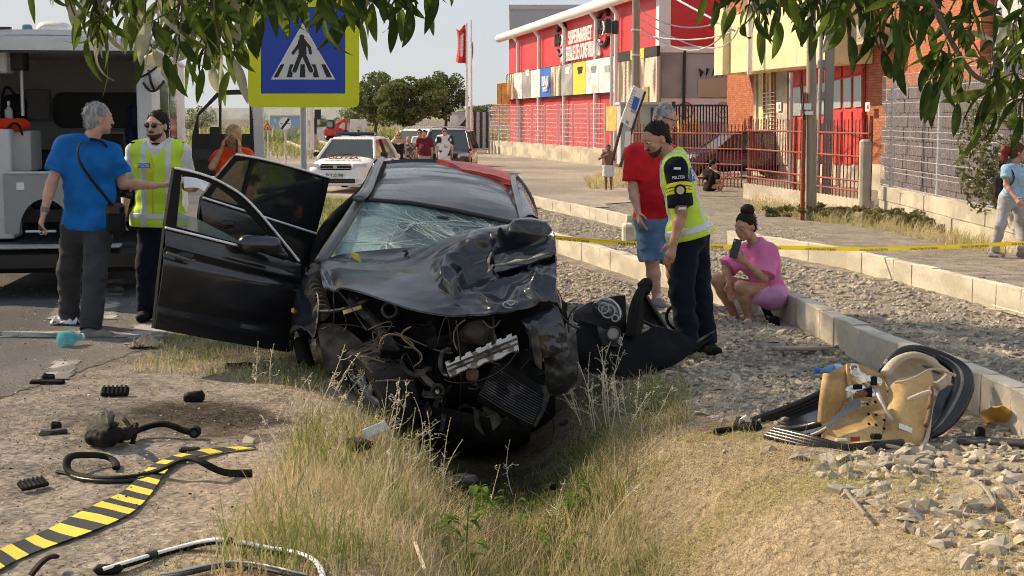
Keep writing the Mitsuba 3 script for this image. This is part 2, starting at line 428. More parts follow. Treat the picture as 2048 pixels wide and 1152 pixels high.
yd = [(-8.3, 44.2), (-30, 112), (-24, 118), (-8.5, 72), (-1.2, 84), (4.4, 62), (5.0, 44), (2.0, 33.5), (-3.5, 33), (-6, 38)]
single('forecourt', drape(yd, .7, .02), 'yard_asphalt', 'pale dusty asphalt side road in front of the red supermarket', 'road', kind='structure', smooth=True)
far_road = [(-8.7, 44.3), (-26, 44.3), (-90, 260), (-70, 260), (-30.3, 112.2)]
single('far_road', drape(far_road, 2.0, .02), 'asphalt', 'asphalt road continuing far behind the ambulance', 'road', kind='structure', smooth=True)
# faded crossing stripes
mk = thing('road_markings', 'faded white stripes of the crossing painted on the asphalt', 'road marking', kind='structure')
for q in ([(92, 640), (232, 640), (250, 560), (150, 560)], [(82, 760), (140, 760), (160, 722), (112, 722)], [(0, 676), (330, 676), (330, 664), (0, 664)], [(250, 690), (320, 690), (330, 655), (270, 650)]):
    w = np.array([gnd(*a)[:2] for a in q])
    part(mk, 'stripe', drape(w, .05, .009), 'road_paint', True)
# kerbs
def kerb(name, pts, label, hgt=.24, w=.15, L=.5, cham=.03):
    k = thing(name, label, 'kerb', kind='structure')
    chip = np.random.default_rng(6); P = polyline(pts, 4000); s = np.r_[0, np.cumsum(np.linalg.norm(np.diff(P[:, :2], axis=0), axis=1))]
    prof = Polygon([(-w / 2, -.15), (w / 2, -.15), (w / 2, hgt - .008), (w / 2 - .008, hgt), (-w / 2 + cham, hgt), (-w / 2, hgt - cham * 2.2)])
    m = prism(prof, L - .007); m.apply_transform(np.array([[0, 0, 1, 0], [1, 0, 0, 0], [0, 1, 0, 0], [0, 0, 0, 1.0]]))
    m = m.subdivide_to_size(.09)
    ds_ = [mikit.ply(noisy(m, .0045, 9, 40 + q, 3), 'kerb_concrete', smooth=38) for q in range(3)]
    r = np.random.default_rng(4)
    for i in range(int(s[-1] / L)):
        a = np.array([np.interp(i * L, s, P[:, j]) for j in range(3)]); b = np.array([np.interp((i + 1) * L, s, P[:, j]) for j in range(3)])
        M = frame(a, b - a) @ xf((0, r.normal(0, .003), r.normal(0, .003)), rz=r.normal(0, .25), rx=r.normal(0, .5))
        scene[numbered(k + '__stone')] = {**ds_[i % 3], 'to_world': T(M.tolist())}
    return P
def kp(px, py, lift=0): p = gnd(px, py); p[2] = base_h(p[1]) + lift; return p
k1a = kerb('far_kerb', [kp(2180, 930), kp(2.0e3, 838), kp(1880, 786), kp(1770, 738), kp(1680, 690), kp(1600, 648), kp(1552, 628)], 'grey concrete kerb ending beside the squatting woman in pink', L=.42)
k1b = kerb('near_kerb', [kp(1500, 624), kp(1430, 604), kp(1330, 572), kp(1230, 540), kp(1120, 503), kp(1050, 478), kp(990, 458)], 'sunlit concrete kerb behind the policeman and the man in red')
k2 = kerb('pavement_kerb', [kp(2300, 706), kp(2048, 632), kp(1900, 588), kp(1800, 560), kp(1700, 536), kp(1600, 518), kp(1500, 499), kp(1440, 489)], 'pale kerb along the dusty strip behind the yellow tape', L=.55, cham=.06)
k3 = kerb('bend_kerb', [kp(1262, 458), kp(1180, 437), kp(1110, 422), kp(1040, 406), kp(985, 396), kp(930, 386)], 'pale kerb behind the roof of the wrecked car', L=.55, cham=.06)
kb = kp(1258, 484)
single('kerb_block', bx(.17, .42, .30, (kb[0], kb[1] + .2, kb[2] + .12), .035), 'kerb_concrete', 'loose kerb block standing upright in the gravel behind the man in red', 'kerb stone')
for q in ([(545, 268), (575, 288), (610, 302), (640, 312)], [(588, 268), (620, 282), (660, 292)]):
    kerb('distant_kerb', [kp(*a) for a in q], 'pale kerb of the distant pavement in the grass beyond the sign', L=1.0)
# gravel
def pebble(seed, n=11):
    r = np.random.default_rng(seed)
    v = r.normal(size=(n, 3)); v /= np.linalg.norm(v, axis=1, keepdims=True)
    v *= np.array([1, r.uniform(.6, .95), r.uniform(.38, .7)]) * r.uniform(.8, 1.05, (n, 1))
    m = trimesh.convex.convex_hull(v * .5)
    return trimesh.Trimesh(m.vertices, m.faces, process=False)
PEB = [pebble(s, 10 + s % 6) for s in range(14)]
import shapely
def region(pix): return Polygon([gnd(*q)[:2] for q in pix])
strip = Polygon(np.vstack([[gnd(*q)[:2] for q in [(2250, 930), (2000, 815), (1770, 716), (1580, 618), (1500, 600), (1330, 545), (1120, 478), (1040, 440)]],
                           [gnd(*q)[:2] for q in [(1020, 408), (1110, 428), (1262, 466), (1440, 498), (1600, 526), (1800, 568), (2048, 640), (2300, 712)]]]))
bank = region([(2200, 960), (2000, 855), (1770, 755), (1600, 664), (1520, 634), (1330, 590), (1120, 522), (1080, 540), (1120, 700), (1200, 760), (1300, 800), (1460, 850), (1800, 860)])
corner = region([(1600, 930), (1760, 900), (2100, 840), (2400, 1000), (2400, 1300), (1980, 1180), (1840, 1080), (1690, 1000)])
back = region([(1440, 470), (1560, 452), (1660, 470), (1620, 488), (1480, 490)])
back2 = region([(1040, 372), (1200, 374), (1250, 440), (1080, 410)])
stones = []
r = np.random.default_rng(11)
for P, n, s0, s1 in ((strip, 6500, .028, .11), (bank, 5600, .022, .10), (corner, 720, .022, .14), (back, 300, .03, .08), (back2, 260, .02, .06), (Polygon([(-3, 15), (.3, 15), (.3, 30), (-3, 30)]), 700, .02, .06),
                     (Polygon([(-3.4, 6), (-.6, 6), (-1.2, 10.5), (-2.8, 11)]), 420, .006, .028), (Polygon([(.5, 6.5), (1.7, 7.4), (1.4, 10), (.9, 10)]), 160, .008, .035),
                     (Polygon([(3.0, 13), (8, 13), (8, 26), (2.5, 26)]), 260, .015, .05)):
    x0, y0, x1, y1 = P.bounds
    c = r.uniform((x0, y0), (x1, y1), (n * 4, 2)); c = c[shapely.contains_xy(P, c[:, 0], c[:, 1])][:n]
    s = s0 + (s1 - s0) * r.beta(1.1, 3.4 if P is not corner else 2.2, len(c))
    stones.append(np.c_[c, s])
# single larger stones
for px, py, s in ((1975, 1092, .17), (1690, 985, .15), (1660, 925, .13), (1600, 920, .10), (1845, 945, .12), (1540, 640, .12), (1470, 760, .1), (1960, 560, .14), (500, 885, .11), (1640, 560, .1), (1740, 600, .12), (1855, 905, .12), (1540, 902, .07), (1450, 905, .06), (1720, 990, .12), (1800, 945, .11)):
    g = gnd(px, py); stones.append([[g[0], g[1], s]])
stones = np.vstack(stones)
zc = height(stones[:, 0], stones[:, 1])
seen = stones[:, 2] / np.maximum(stones[:, 1], 5) * ((np.abs(stones[:, 0]) < .36 * stones[:, 1]) & (stones[:, 1] > 6.4))
order = np.argsort(-seen)
gb = thing('gravel_bed', 'loose grey and tan crushed stones heaped between and beside the kerbs', 'gravel', kind='structure')
peb_dicts = [[mikit.ply(PEB[j], f'stone_{i}') for j in range(14)] for i in range(3)]
rest = [[], [], []]
for rank, i in enumerate(order):
    x, y, s = stones[i]
    M = trimesh.transformations.euler_matrix(*(r.normal(0, .35, 2)), r.uniform(0, 6.3))
    M[:3, :3] *= s * 1.25; M[:3, 3] = (x, y, zc[i] + s * .06)
    j, k = r.integers(14), int(r.choice(3, p=[.45, .35, .2]))
    if rank < 290: scene[numbered(gb + '__stone')] = {**peb_dicts[k][j], 'to_world': T(M.tolist())}
    else: rest[k].append((PEB[j].vertices @ M[:3, :3].T + M[:3, 3], PEB[j].faces))
def many(lst):
    off = np.cumsum([0] + [len(v) for v, f in lst])
    return tm(np.vstack([v for v, f in lst]), np.vstack([f + o for (v, f), o in zip(lst, off)]))
for k in range(3): part(gb, 'pebbles', many(rest[k]), f'stone_{k}', kind='stuff')
# grass
def blades(xy, hgt, wid, lean, seed, bend=.6, droop=None):
    """ribbons of three segments, vectorised"""
    r = np.random.default_rng(seed); n = len(xy)
    z = height(xy[:, 0], xy[:, 1]) - .01
    a = r.uniform(0, 2 * np.pi, n); d = np.stack([np.cos(a), np.sin(a)], 1)
    b = a + np.pi / 2 + r.normal(0, .6, n); s = np.stack([np.cos(b), np.sin(b), 0 * b], 1) * wid[:, None] / 2
    V = []
    for t, w in ((0, 1.), (.4, .8), (.75, .5), (1, .0)):
        h = hgt * t / (1 + .35 * lean * t) + .006 * t; o = hgt * lean * (t ** (1 + bend))
        c = np.stack([xy[:, 0] + d[:, 0] * o, xy[:, 1] + d[:, 1] * o, z + h], 1)
        V += [c - s * w, c + s * w] if w else [c]
    V = np.stack(V, 1); f = np.array([[0, 1, 3], [0, 3, 2], [2, 3, 5], [2, 5, 4], [4, 5, 6]])
    return tm(V.reshape(-1, 3), (f[None] + 7 * np.arange(n)[:, None, None]).reshape(-1, 3))
def scatter(P, n, seed, low=.06):
    r = np.random.default_rng(seed); x0, y0, x1, y1 = P.bounds
    c = r.uniform((x0, y0), (x1, y1), (int(n * 5), 2)); c = c[shapely.contains_xy(P, c[:, 0], c[:, 1])]
    q = meshkit.fbm(np.c_[c * 2.2, c[:, :1] * 0 + seed], 3)
    c = c[r.uniform(0, 1, len(c)) < np.clip((q - .3) * 2.4, low, 1)]
    return c[:n]
def lawn(P, n, h0, h1, w, lean, seed):
    c = scatter(P, n, seed, .4 if lean > 4 else .06); r = np.random.default_rng(seed + 1)
    return blades(c, r.uniform(h0, h1, len(c)), r.uniform(.6, 1.2, len(c)) * w, r.uniform(.1, lean, len(c)), seed + 2)
left_bank = Polygon([(-1.15, 5.4), (.15, 5.4), (-.25, 8.1), (-.75, 8.9), (-1.15, 8.3)])
left_wide = Polygon([(-1.5, 5.2), (-.6, 5.2), (-.55, 9.8), (-2.5, 11.2), (-2.2, 10.2), (-1.3, 9.0), (-1.1, 7.0)])
bed = Polygon([(-.25, 5.2), (.85, 5.2), (.6, 8.3), (.3, 8.35), (-.25, 8.2)])
right_bank = Polygon([(.5, 7.4), (1.0, 8.2), (1.15, 9.6), (.6, 10.2), (.3, 9.2)])
right_flat = Polygon([(.5, 5.2), (2.6, 5.2), (2.2, 6.9), (1.5, 7.4), (1.3, 8.6), (.75, 8.0)])
door_tuft = Polygon([(-2.6, 10.0), (-1.2, 9.3), (-.9, 10.5), (-1.4, 11.6), (-2.7, 11.6)])
dry = thing('dry_grass', 'straw coloured dry grass on the banks of the ditch', 'grass', kind='stuff')
part(dry, None, [lawn(left_bank, 3200, .05, .24, .004, 1.1, 21), lawn(left_bank, 9000, .012, .05, .0045, 2.8, 22), lawn(left_wide, 9000, .01, .03, .0045, 3.2, 31), lawn(right_flat, 52000, .008, .03, .0055, 5.0, 41), lawn(left_bank, 7000, .008, .028, .0055, 5.0, 43), lawn(left_wide, 5000, .006, .022, .005, 5.0, 44), lawn(right_flat, 600, .08, .25, .003, .9, 45), lawn(right_bank, 1800, .03, .13, .0045, 1.2, 51),
                 lawn(door_tuft, 2600, .03, .10, .005, 1.2, 55), lawn(bed, 2500, .08, .3, .004, .9, 57)], 'straw_grass')
grn = thing('green_grass', 'green grass growing along the bottom and sides of the ditch', 'grass', kind='stuff')
part(grn, None, [lawn(bed, 9500, .03, .17, .005, 1.3, 61), lawn(Polygon([(-.7, 8.1), (.7, 8.1), (.6, 9.3), (-.8, 9.3)]), 3200, .02, .085, .005, 1.4, 62), lawn(left_bank, 1700, .08, .3, .005, .9, 71), lawn(right_bank, 2200, .03, .13, .005, 1.4, 81), lawn(door_tuft, 3000, .03, .10, .005, 1.5, 91), lawn(left_wide, 1500, .02, .08, .005, 1.3, 95)], 'green_grass')
verge = Polygon([(-8.3, 46), (-5, 38), (-3.8, 36), (-3.2, 33.5), (-3.4, 24), (-4.3, 24), (-8, 41)])
verge2 = Polygon([(-9, 73), (-20, 73), (-29, 110), (-14, 140), (0, 150), (-3, 86)])
vg = thing('verge_grass', 'pale green grass verge beyond the pedestrian crossing sign', 'grass', kind='stuff')
def far_lawn(P, n, h, w, seed):
    c = scatter(P, n, seed); r = np.random.default_rng(seed)
    return blades(c, r.uniform(.3, 1, len(c)) * h, r.uniform(.6, 1.2, len(c)) * w, r.uniform(.1, 1.2, len(c)), seed)
part(vg, None, [far_lawn(verge, 9000, .22, .02, 3), far_lawn(verge2, 9000, .5, .07, 4)], 'green_grass')
# clods and crumbs of the earth itself
r = np.random.default_rng(19); cl = []
for P, n, s1 in ((Polygon([(-3.3, 5.3), (2.9, 5.3), (2.4, 7.4), (1.5, 8.9), (-1.0, 8.6), (-2.6, 11.2), (-3.3, 9)]), 9000, .022), (Polygon([(.3, 12.5), (-2.4, 12.5), (-3, 24), (1.2, 22)]), 1500, .04)):
    c = scatter(P, n, 23)
    z = height(c[:, 0], c[:, 1])
    for (x, y), h in zip(c, z):
        q = PEB[r.integers(14)]; s = .004 + s1 * r.beta(1, 4); M = trimesh.transformations.euler_matrix(*r.uniform(-.5, .5, 2), r.uniform(0, 6)); cl.append(((q.vertices * s) @ M[:3, :3].T + [x, y, h], q.faces))
part('ground', 'clods', many(cl[::2]), 'soil', kind='stuff'); part('ground', 'grit', many(cl[1::4]), 'stone_1', kind='stuff'); mat('humus', (.05, .042, .034), rough=.95); part('ground', 'crumbs', many(cl[3::4]), 'humus', kind='stuff')
# broad green weeds in the ditch
def broad(seed, n):
    r = np.random.default_rng(seed); ms = []
    for i in range(n):
        a = r.uniform(0, 6.28); l = r.uniform(.03, .075); t_ = np.linspace(0, 1, 5); w_ = np.sin(np.pi * t_ ** .8) * l * r.uniform(.16, .3); z0 = r.uniform(0, .16); b0 = r.uniform(0, .03)
        x = b0 + l * t_; z = z0 + l * (.9 * t_ - .9 * t_ ** 2 * r.uniform(.6, 1.6)); G = np.stack([np.stack([x, s * w_, z + .3 * w_ * abs(s)], 1) for s in (-1, 0, 1)], 1)
        m = sheet(G); m.apply_transform(xf(rz=math.degrees(a))); ms.append(m)
    ms.append(tube([(0, 0, -.02), (.01, 0, .18)], .002, 4)); return cat(ms)
scene['weed_leaf'] = {'type': 'principledthin', 'base_color': mikit.proc(lambda p, n, uv: mix((.10, .18, .035), (.20, .29, .07), cell_rand(p.x * 20, p.y * 20, p.z * 20))), 'roughness': .5, 'diff_trans': .9}
for i, (px, py) in enumerate(((985, 1020), (1060, 1075), (955, 1075), (1010, 1130), (1105, 1120), (1150, 1040), (1180, 1125), (1300, 835), (930, 1140), (1130, 1140))):
    g = gnd(px, py); m = broad(300 + i, 16); m.apply_transform(xf(g, s=1.0 + .35 * (i % 3)))
    single('green_weed', m, 'weed_leaf', 'small broad leaved green weed growing in the ditch', 'weed', 'broad leaved weeds in the ditch')
# dry branching weeds
def weed(base, top, seed, twigs=7, rad=.0038):
    r = np.random.default_rng(seed)
    base, top = np.asarray(base), np.asarray(top); L = np.linalg.norm(top - base)
    mid = (base + top) / 2 + r.normal(0, .05, 3) * L
    P = spline([base, mid, top], 14); ms = [tube(P, np.linspace(rad, rad * .45, 14), 5)]
    for i in range(twigs):
        t = r.integers(3, 13); d = r.normal(0, 1, 3); d[2] = abs(d[2]) * .8 + .5; d /= np.linalg.norm(d)
        l = L * r.uniform(.1, .32) * (1.2 - t / 14)
        e = P[t] + d * l
        ms.append(tube(spline([P[t], P[t] + d * l * .5 + r.normal(0, .012, 3), e], 6), np.linspace(rad * .6, rad * .35, 6), 4))
        for b in range(r.integers(1, 4)):
            c = P[t] + (e - P[t]) * r.uniform(.3, 1); ms.append(trimesh.Trimesh(PEB[b].vertices * .012 + c, PEB[b].faces, process=False))
    for b in range(4): ms.append(trimesh.Trimesh(PEB[b].vertices * .011 + P[-1 - 2 * b], PEB[b].faces, process=False))
    return cat(ms)
WEEDS = [((545, 790), (548, 688)), ((560, 860), (625, 745)), ((560, 905), (520, 830)), ((610, 850), (690, 690)), ((640, 900), (663, 830)), ((700, 880), (730, 772)), ((745, 900), (775, 760)), ((770, 930), (800, 778)), ((815, 950), (828, 795)),
         ((850, 980), (855, 822)), ((720, 860), (660, 760)), ((800, 890), (880, 842)), ((660, 800), (720, 705)), ((585, 830), (590, 760)), ((1190, 860), (1180, 705)), ((1215, 850), (1195, 690)), ((1225, 800), (1248, 668)), ((1245, 850), (1228, 745)),
         ((1160, 830), (1085, 714)), ((1165, 850), (1136, 702)), ((1270, 850), (1330, 752)), ((1300, 860), (1345, 772)), ((1030, 990), (1020, 880)), ((1110, 1080), (1130, 960)), ((960, 1070), (1000, 930)), ((890, 1010), (925, 880)), ((1180, 1100), (1290, 960)), ((775, 1040), (790, 900))]
r = np.random.default_rng(15)
for b, t in list(WEEDS[:21]) + list(WEEDS[14:20]):
    dx, dy = r.normal(0, 26), r.normal(4, 12); WEEDS.append(((b[0] + dx, b[1] + dy), (t[0] + dx + r.normal(0, 14), t[1] + dy + abs(r.normal(12, 18)))))
for i, (b, t) in enumerate(WEEDS):
    g = gnd(*b); k = at(t[0], t[1], g[1] + .05 * ((i % 3) - 1))
    single('dry_weed', weed(g - [0, 0, .03], k, 100 + i, 5 + i % 6, .0030), 'dry_stem', ['pale dry branching stalk on the left bank before the wreck', 'pale dry branching stalk at the right foot of the wreck', 'thin dry stem low in the middle of the ditch'][0 if b[0] < 880 else (1 if t[1] < 800 else 2)], 'weed', ['dry stalks on the left bank', 'dry stalks by the torn bumper', 'dry stems in the ditch'][0 if b[0] < 880 else (1 if t[1] < 800 else 2)])
# ================================================================ far country, supermarket, brick building, fences, poles
mat('white_paint', (.78, .78, .76), rough=.5)
mat('grey_metal', (.42, .43, .44), rough=.45, metal=.3)
mat('galvanised', (.62, .63, .64), rough=.4, metal=.4)
mat('dark_metal', (.03, .03, .033), rough=.5)
mat('red_cladding', 0, rough=.5, fn=lambda p, n, uv: mix((.56, .03, .04), (.66, .05, .055), fbm(p.x * .8, p.y * .8, p.z * 1.5, 3)))
mat('grey_cladding', (.42, .45, .47), rough=.6)
mat('pale_grey', (.5, .52, .54), rough=.6)
mat('concrete', 0, rough=.9, spec=.2, fn=lambda p, n, uv: mix((.52, .47, .38), (.36, .33, .27), smoothstep(.35, .7, fbm(p.x * 1.2, p.y * 1.2, p.z * 2.4, 4))) * (.85 + .3 * fbm(p.x * 15, p.y * 15, p.z * 4, 3)))
mat('old_wood', 0, rough=.9, spec=.2, fn=lambda p, n, uv: mix((.22, .19, .16), (.36, .32, .27), fbm(p.x * 30, p.y * 30, p.z * 1.2, 4)))
mat('cream_paint', 0, rough=.8, fn=mottled((.78, .70, .42), (.66, .58, .34), 1.5, 4))
mat('red_paint', 0, rough=.55, fn=mottled((.60, .06, .055), (.50, .045, .045), 2.2, 3))
mat('rust_paint', 0, rough=.7, fn=mottled((.31, .07, .042), (.20, .055, .035), 5, 2))
mat('glass_dull', (.30, .36, .34), rough=.15, spec=.7)
mat('print_black', (.02, .02, .022), rough=.6)
mat('print_white', (.8, .8, .8), rough=.6)
mat('print_yellow', (.75, .55, .06), rough=.6)
mat('print_blue', (.03, .14, .55), rough=.6)
mat('print_tan', 0, rough=.6, fn=lambda p, n, uv: mix((.16, .12, .09), (.62, .54, .44), smoothstep(.4, .6, noise(p.x * 1.2 + p.y * 1.2, p.y * 3, p.z * .6))))
mat('print_grey', 0, rough=.6, fn=mottled((.24, .24, .26), (.4, .39, .38), 1.2, 2))
mat('print_pale', 0, rough=.6, fn=lambda p, n, uv: mix((.74, .73, .71), (.42, .38, .36), smoothstep(.55, .7, fbm(p.x * 2, p.y * 2, p.z * 2.2, 3)) * .7))
mat('timber', 0, rough=.8, fn=mottled((.75, .42, .12), (.6, .33, .09), 3, 2))
mat('hill_land', 0, rough=1, spec=0, fn=lambda p, n, uv: mix((.22, .24, .20), (.28, .285, .25), fbm(p.x * .01, p.y * .01, 0, 4)))
mat('bark', 0, rough=.95, spec=.1, fn=mottled((.10, .08, .06), (.18, .15, .115), 12, 3, (1, 1, .3)))
scene['crown_leaf'] = {'type': 'principledthin', 'base_color': mikit.proc(lambda p, n, uv: mix((.10, .135, .05), (.20, .23, .095), cell_rand(p.x * 2, p.y * 2, p.z * 2))), 'roughness': .7, 'diff_trans': .7}
def brickwork(ux, uy, bl=.25, bh=.077, c1=(.50, .19, .10), c2=(.38, .125, .07), mortar=(.15, .10, .08)):
    def fn(p, n, uv):
        s = p.x * ux + p.y * uy; row = dr.floor(p.z / bh); q = s / bl + .5 * (row - 2 * dr.floor(row / 2))
        fx, fz = q - dr.floor(q), p.z / bh - row
        m = dr.maximum(smoothstep(.04, .0, dr.minimum(fx, 1 - fx)), smoothstep(.13, .03, dr.minimum(fz, 1 - fz)))
        c = mix(c1, c2, .25 + .75 * cell_rand(dr.floor(q), row, 3)) * (.8 + .4 * fbm(p.x * 3, p.y * 3, p.z * 3, 3))
        return mix(c, mortar, m * .85)
    return fn
# hills
hx = np.linspace(-1500, 1500, 90); hy = np.linspace(1500, 2600, 10)
X, Y = np.meshgrid(hx, hy, indexing='ij')
Z = -3 + 19 * np.sin((Y - 1500) / 1100 * np.pi / 2) * (.75 + .5 * meshkit.fbm(np.stack([X / 600, Y / 600, 0 * X], -1), 4))
single('hills', sheet(np.stack([X, Y, Z], -1)), 'hill_land', 'low pale hills on the horizon', 'hill', kind='structure', smooth=True)
# trees
def crown(c, r, n, leaf, seed, clumps=26):
    q = np.random.default_rng(seed); d = q.normal(size=(clumps, 3)); d /= np.linalg.norm(d, axis=1, keepdims=True); d[:, 2] = np.maximum(d[:, 2], -.8)
    cc = d * (q.uniform(.35, 1, clumps) ** .6)[:, None]; cr = q.uniform(.22, .42, clumps)
    k = q.integers(0, clumps, n); e = q.normal(size=(n, 3)); e /= np.linalg.norm(e, axis=1, keepdims=True)
    P = (cc[k] + e * (cr[k] * q.uniform(.55, 1, n) ** .5)[:, None]) * np.asarray(r) + c
    a = q.normal(size=(n, 3)); b = np.cross(a, q.normal(size=(n, 3)))
    a /= np.linalg.norm(a, axis=1, keepdims=True); b /= np.linalg.norm(b, axis=1, keepdims=True)
    s = (leaf * q.uniform(.5, 1.2, n))[:, None]
    V = np.stack([P - a * s, P + b * s * .5, P + a * s, P - b * s * .5], 1).reshape(-1, 3)
    i = np.arange(n)[:, None] * 4
    return tm(V, np.hstack([i, i + 1, i + 2, i + 3])), cc * np.asarray(r) * .75 + c
def tree(px, ptop, pbase, wpx, D, label, seed, n=5200, group='trees behind the parked cars', low=.16):
    t = thing('leafy_tree', label, 'tree', group)
    top, b = at(px, ptop, D), at(px, pbase, D); rx = wpx * D / FPX / 2; H = top[2] - b[2]
    c = np.array([b[0], D, b[2] + H * (low + (1 - low) / 2)]); r = (rx, rx, H * (1 - low) / 2)
    cm, tips = crown(c, r, int(n * 1.5), rx * .066, seed, 34)
    part(t, 'crown', cm, 'crown_leaf')
    ms = [tube(spline([b - [0, 0, .3], b + [.1 * rx, 0, H * .25], c], 8), np.linspace(rx * .075, rx * .03, 8), 8)]
    for k in range(0, len(tips), 3): ms.append(tube(spline([b + [0, 0, H * .22], (c + tips[k]) / 2 - [0, 0, .05 * H], tips[k]], 6), np.linspace(rx * .035, rx * .01, 6), 5))
    part(t, 'trunk', ms, 'bark', True)
tree(748, 142, 266, 104, 112, 'tall leafy tree left of the round tree group behind the police car', 1, 4200)
tree(816, 156, 266, 128, 104, 'broad round tree in the middle of the trees behind the parked cars', 2, 7000)
tree(888, 142, 266, 96, 110, 'leafy tree nearest the two flagpoles', 3, 4600)
tree(715, 196, 262, 70, 118, 'small sparse tree beside the pale billboard', 4, 1500)
tree(526, 212, 266, 26, 160, 'narrow dark tree seen beside the white van door', 5, 1200, low=.05)
tree(402, 214, 275, 60, 150, 'dark tree seen through the open van door', 6, 1800, low=.05)
tree(648, 232, 262, 60, 190, 'low dark trees beyond the red excavator', 7, 1500, low=.05)
tree(960, 212, 240, 90, 230, 'low far trees behind the dark gate', 8, 1500, low=.05)
fld = far_lawn(Polygon([(-26, 120), (-2, 120), (2, 160), (-34, 160)]), 4200, 1.6, .25, 9)
single('hedge_field', fld, 'green_grass', 'dark green crop field under the far trees', 'field', kind='stuff')
# far wall, white sheeting, blue building, signs
def dplane(px, py, D, yaw=0.0):
    a = math.radians(yaw); return at(px, py, D), np.array([math.sin(a), math.cos(a), 0])
w = thing('panel_wall', 'long grey panel wall beyond the grass verge', 'wall')
for i in range(9): part(w, 'panel', plate([(524 + i * 17.0, 254), (540.4 + i * 17.0, 254), (540.4 + i * 17.0, 282), (524 + i * 17.0, 282)], dplane(600, 270, 128), .15), 'pale_grey')
single('white_sheeting', plate([(628, 259), (668, 249), (684, 239), (700, 239), (700, 276), (628, 284)], dplane(650, 260, 118, 8), .3), 'white_paint', 'white sloping sheeting behind the red excavator', 'sheeting')
bb = thing('blue_building', 'small light blue building far beyond the panel wall', 'building')
mat('blue_wall', (.30, .48, .66), rough=.7)
part(bb, 'wall', plate([(540, 233), (600, 233), (600, 256), (540, 256)], dplane(560, 240, 170), 6), 'blue_wall')
part(bb, 'roof', plate([(539, 230.5), (601, 230.5), (601, 233), (539, 233)], dplane(560, 240, 169.8), 7), 'pale_grey')
for x in (548, 563, 578): part(bb, 'window', plate([(x, 238), (x + 4, 238), (x + 4, 246), (x, 246)], dplane(560, 240, 169.9), .2), 'print_pale')
hut = thing('far_roof', 'dark roofed shed beyond the panel wall', 'shed')
part(hut, 'wall', plate([(583, 246), (606, 246), (606, 256), (583, 256)], dplane(590, 250, 180), 5), 'concrete')
part(hut, 'roof', plate([(581, 246), (588, 240), (603, 240), (608, 246)], dplane(590, 250, 179.5), 7), 'rust_paint')
rs = thing('round_sign', 'round white end of restriction sign on a thin post in the verge', 'traffic sign')
o = at(570, 247, 56); gz = hz(o[0], 56) ; R = 12.2 * 56 / FPX
def ydisc(r, th, c, n=28): m = trimesh.creation.cylinder(r, th, sections=n); m.apply_transform(trimesh.transformations.rotation_matrix(math.pi / 2, [1, 0, 0])); m.apply_translation(c); return m
part(rs, 'panel', ydisc(R, .03, o), 'print_white')
part(rs, 'stripe', plate([(561, 257), (565, 259), (580, 239), (576, 236)], (o - [0, .02, 0], np.array([0, 1.0, 0])), .004), 'print_black')
for x in (563, 577): part(rs, 'symbol', plate([(x - 3, 248), (x - 2, 246.5), (x + 2, 246.5), (x + 3, 248)], (o - [0, .02, 0], np.array([0, 1.0, 0])), .004), 'print_black')
part(rs, 'post', tube([o + [0, .05, 0], [o[0], o[1] + .05, gz - .3]], .035), 'galvanised')
ws = thing('roadworks_sign', 'red bordered triangular roadworks sign far down the verge', 'traffic sign')
o = at(535, 254, 66); pl = (o, np.array([0, 1.0, 0]))
part(ws, 'panel', plate([(526, 260), (544, 260), (535, 245)], pl, .03), 'red_paint')
part(ws, 'face', plate([(529.5, 258.3), (540.5, 258.3), (535, 249)], (o - [0, .01, 0], pl[1]), .006), 'print_yellow')
part(ws, 'symbol', plate([(533, 257.5), (537.5, 257.5), (536, 253.5), (534.5, 254)], (o - [0, .02, 0], pl[1]), .006), 'print_black')
part(ws, 'back_panel', plate([(522, 246), (538, 246), (538, 258), (522, 258)], (o + [0, .1, 0], pl[1]), .03), 'print_yellow')
part(ws, 'post', tube([o + [0, .06, 0], [o[0], o[1] + .06, hz(o[0], o[1]) - .3]], .035), 'galvanised')
for x0, x1, lab in ((613, 618, 'slim white street pole just right of the crossing sign post'), (620, 629, 'thicker white street pole right of the crossing sign post')):
    b = gnd(x0, 309); p = at((x0 + x1) / 2, 300, b[1])
    single('street_pole', tube([[p[0], b[1], b[2] - .2], [p[0], b[1], 5.0]], [(x1 - x0) * b[1] / FPX / 2, (x1 - x0) * b[1] / FPX / 2.3], 14), 'white_paint', lab, 'pole', smooth=True)
bx_ = thing('far_billboard', 'pale blank billboard on two posts beside the trees', 'billboard')
part(bx_, 'panel', plate([(700, 238), (733, 238), (733, 260), (700, 260)], dplane(715, 250, 98), .15), 'print_pale')
for x in (704, 730): part(bx_, 'post', tube([at(x, 240, 98.2), at(x, 272, 98.2)], .08), 'galvanised')
dk = thing('dark_signboard', 'tall dark sign with a grey lower panel beyond the white poles', 'sign')
part(dk, 'panel', plate([(629, 219), (641, 219), (641, 239), (629, 239)], dplane(635, 230, 115), .3), 'dark_metal')
part(dk, 'lower_panel', plate([(634, 239.2), (640, 239.2), (640, 249), (634, 249)], dplane(635, 230, 115), .2), 'pale_grey')
part(dk, 'post', tube([at(631, 239, 115.2), at(631, 270, 115.2)], .1), 'dark_metal')
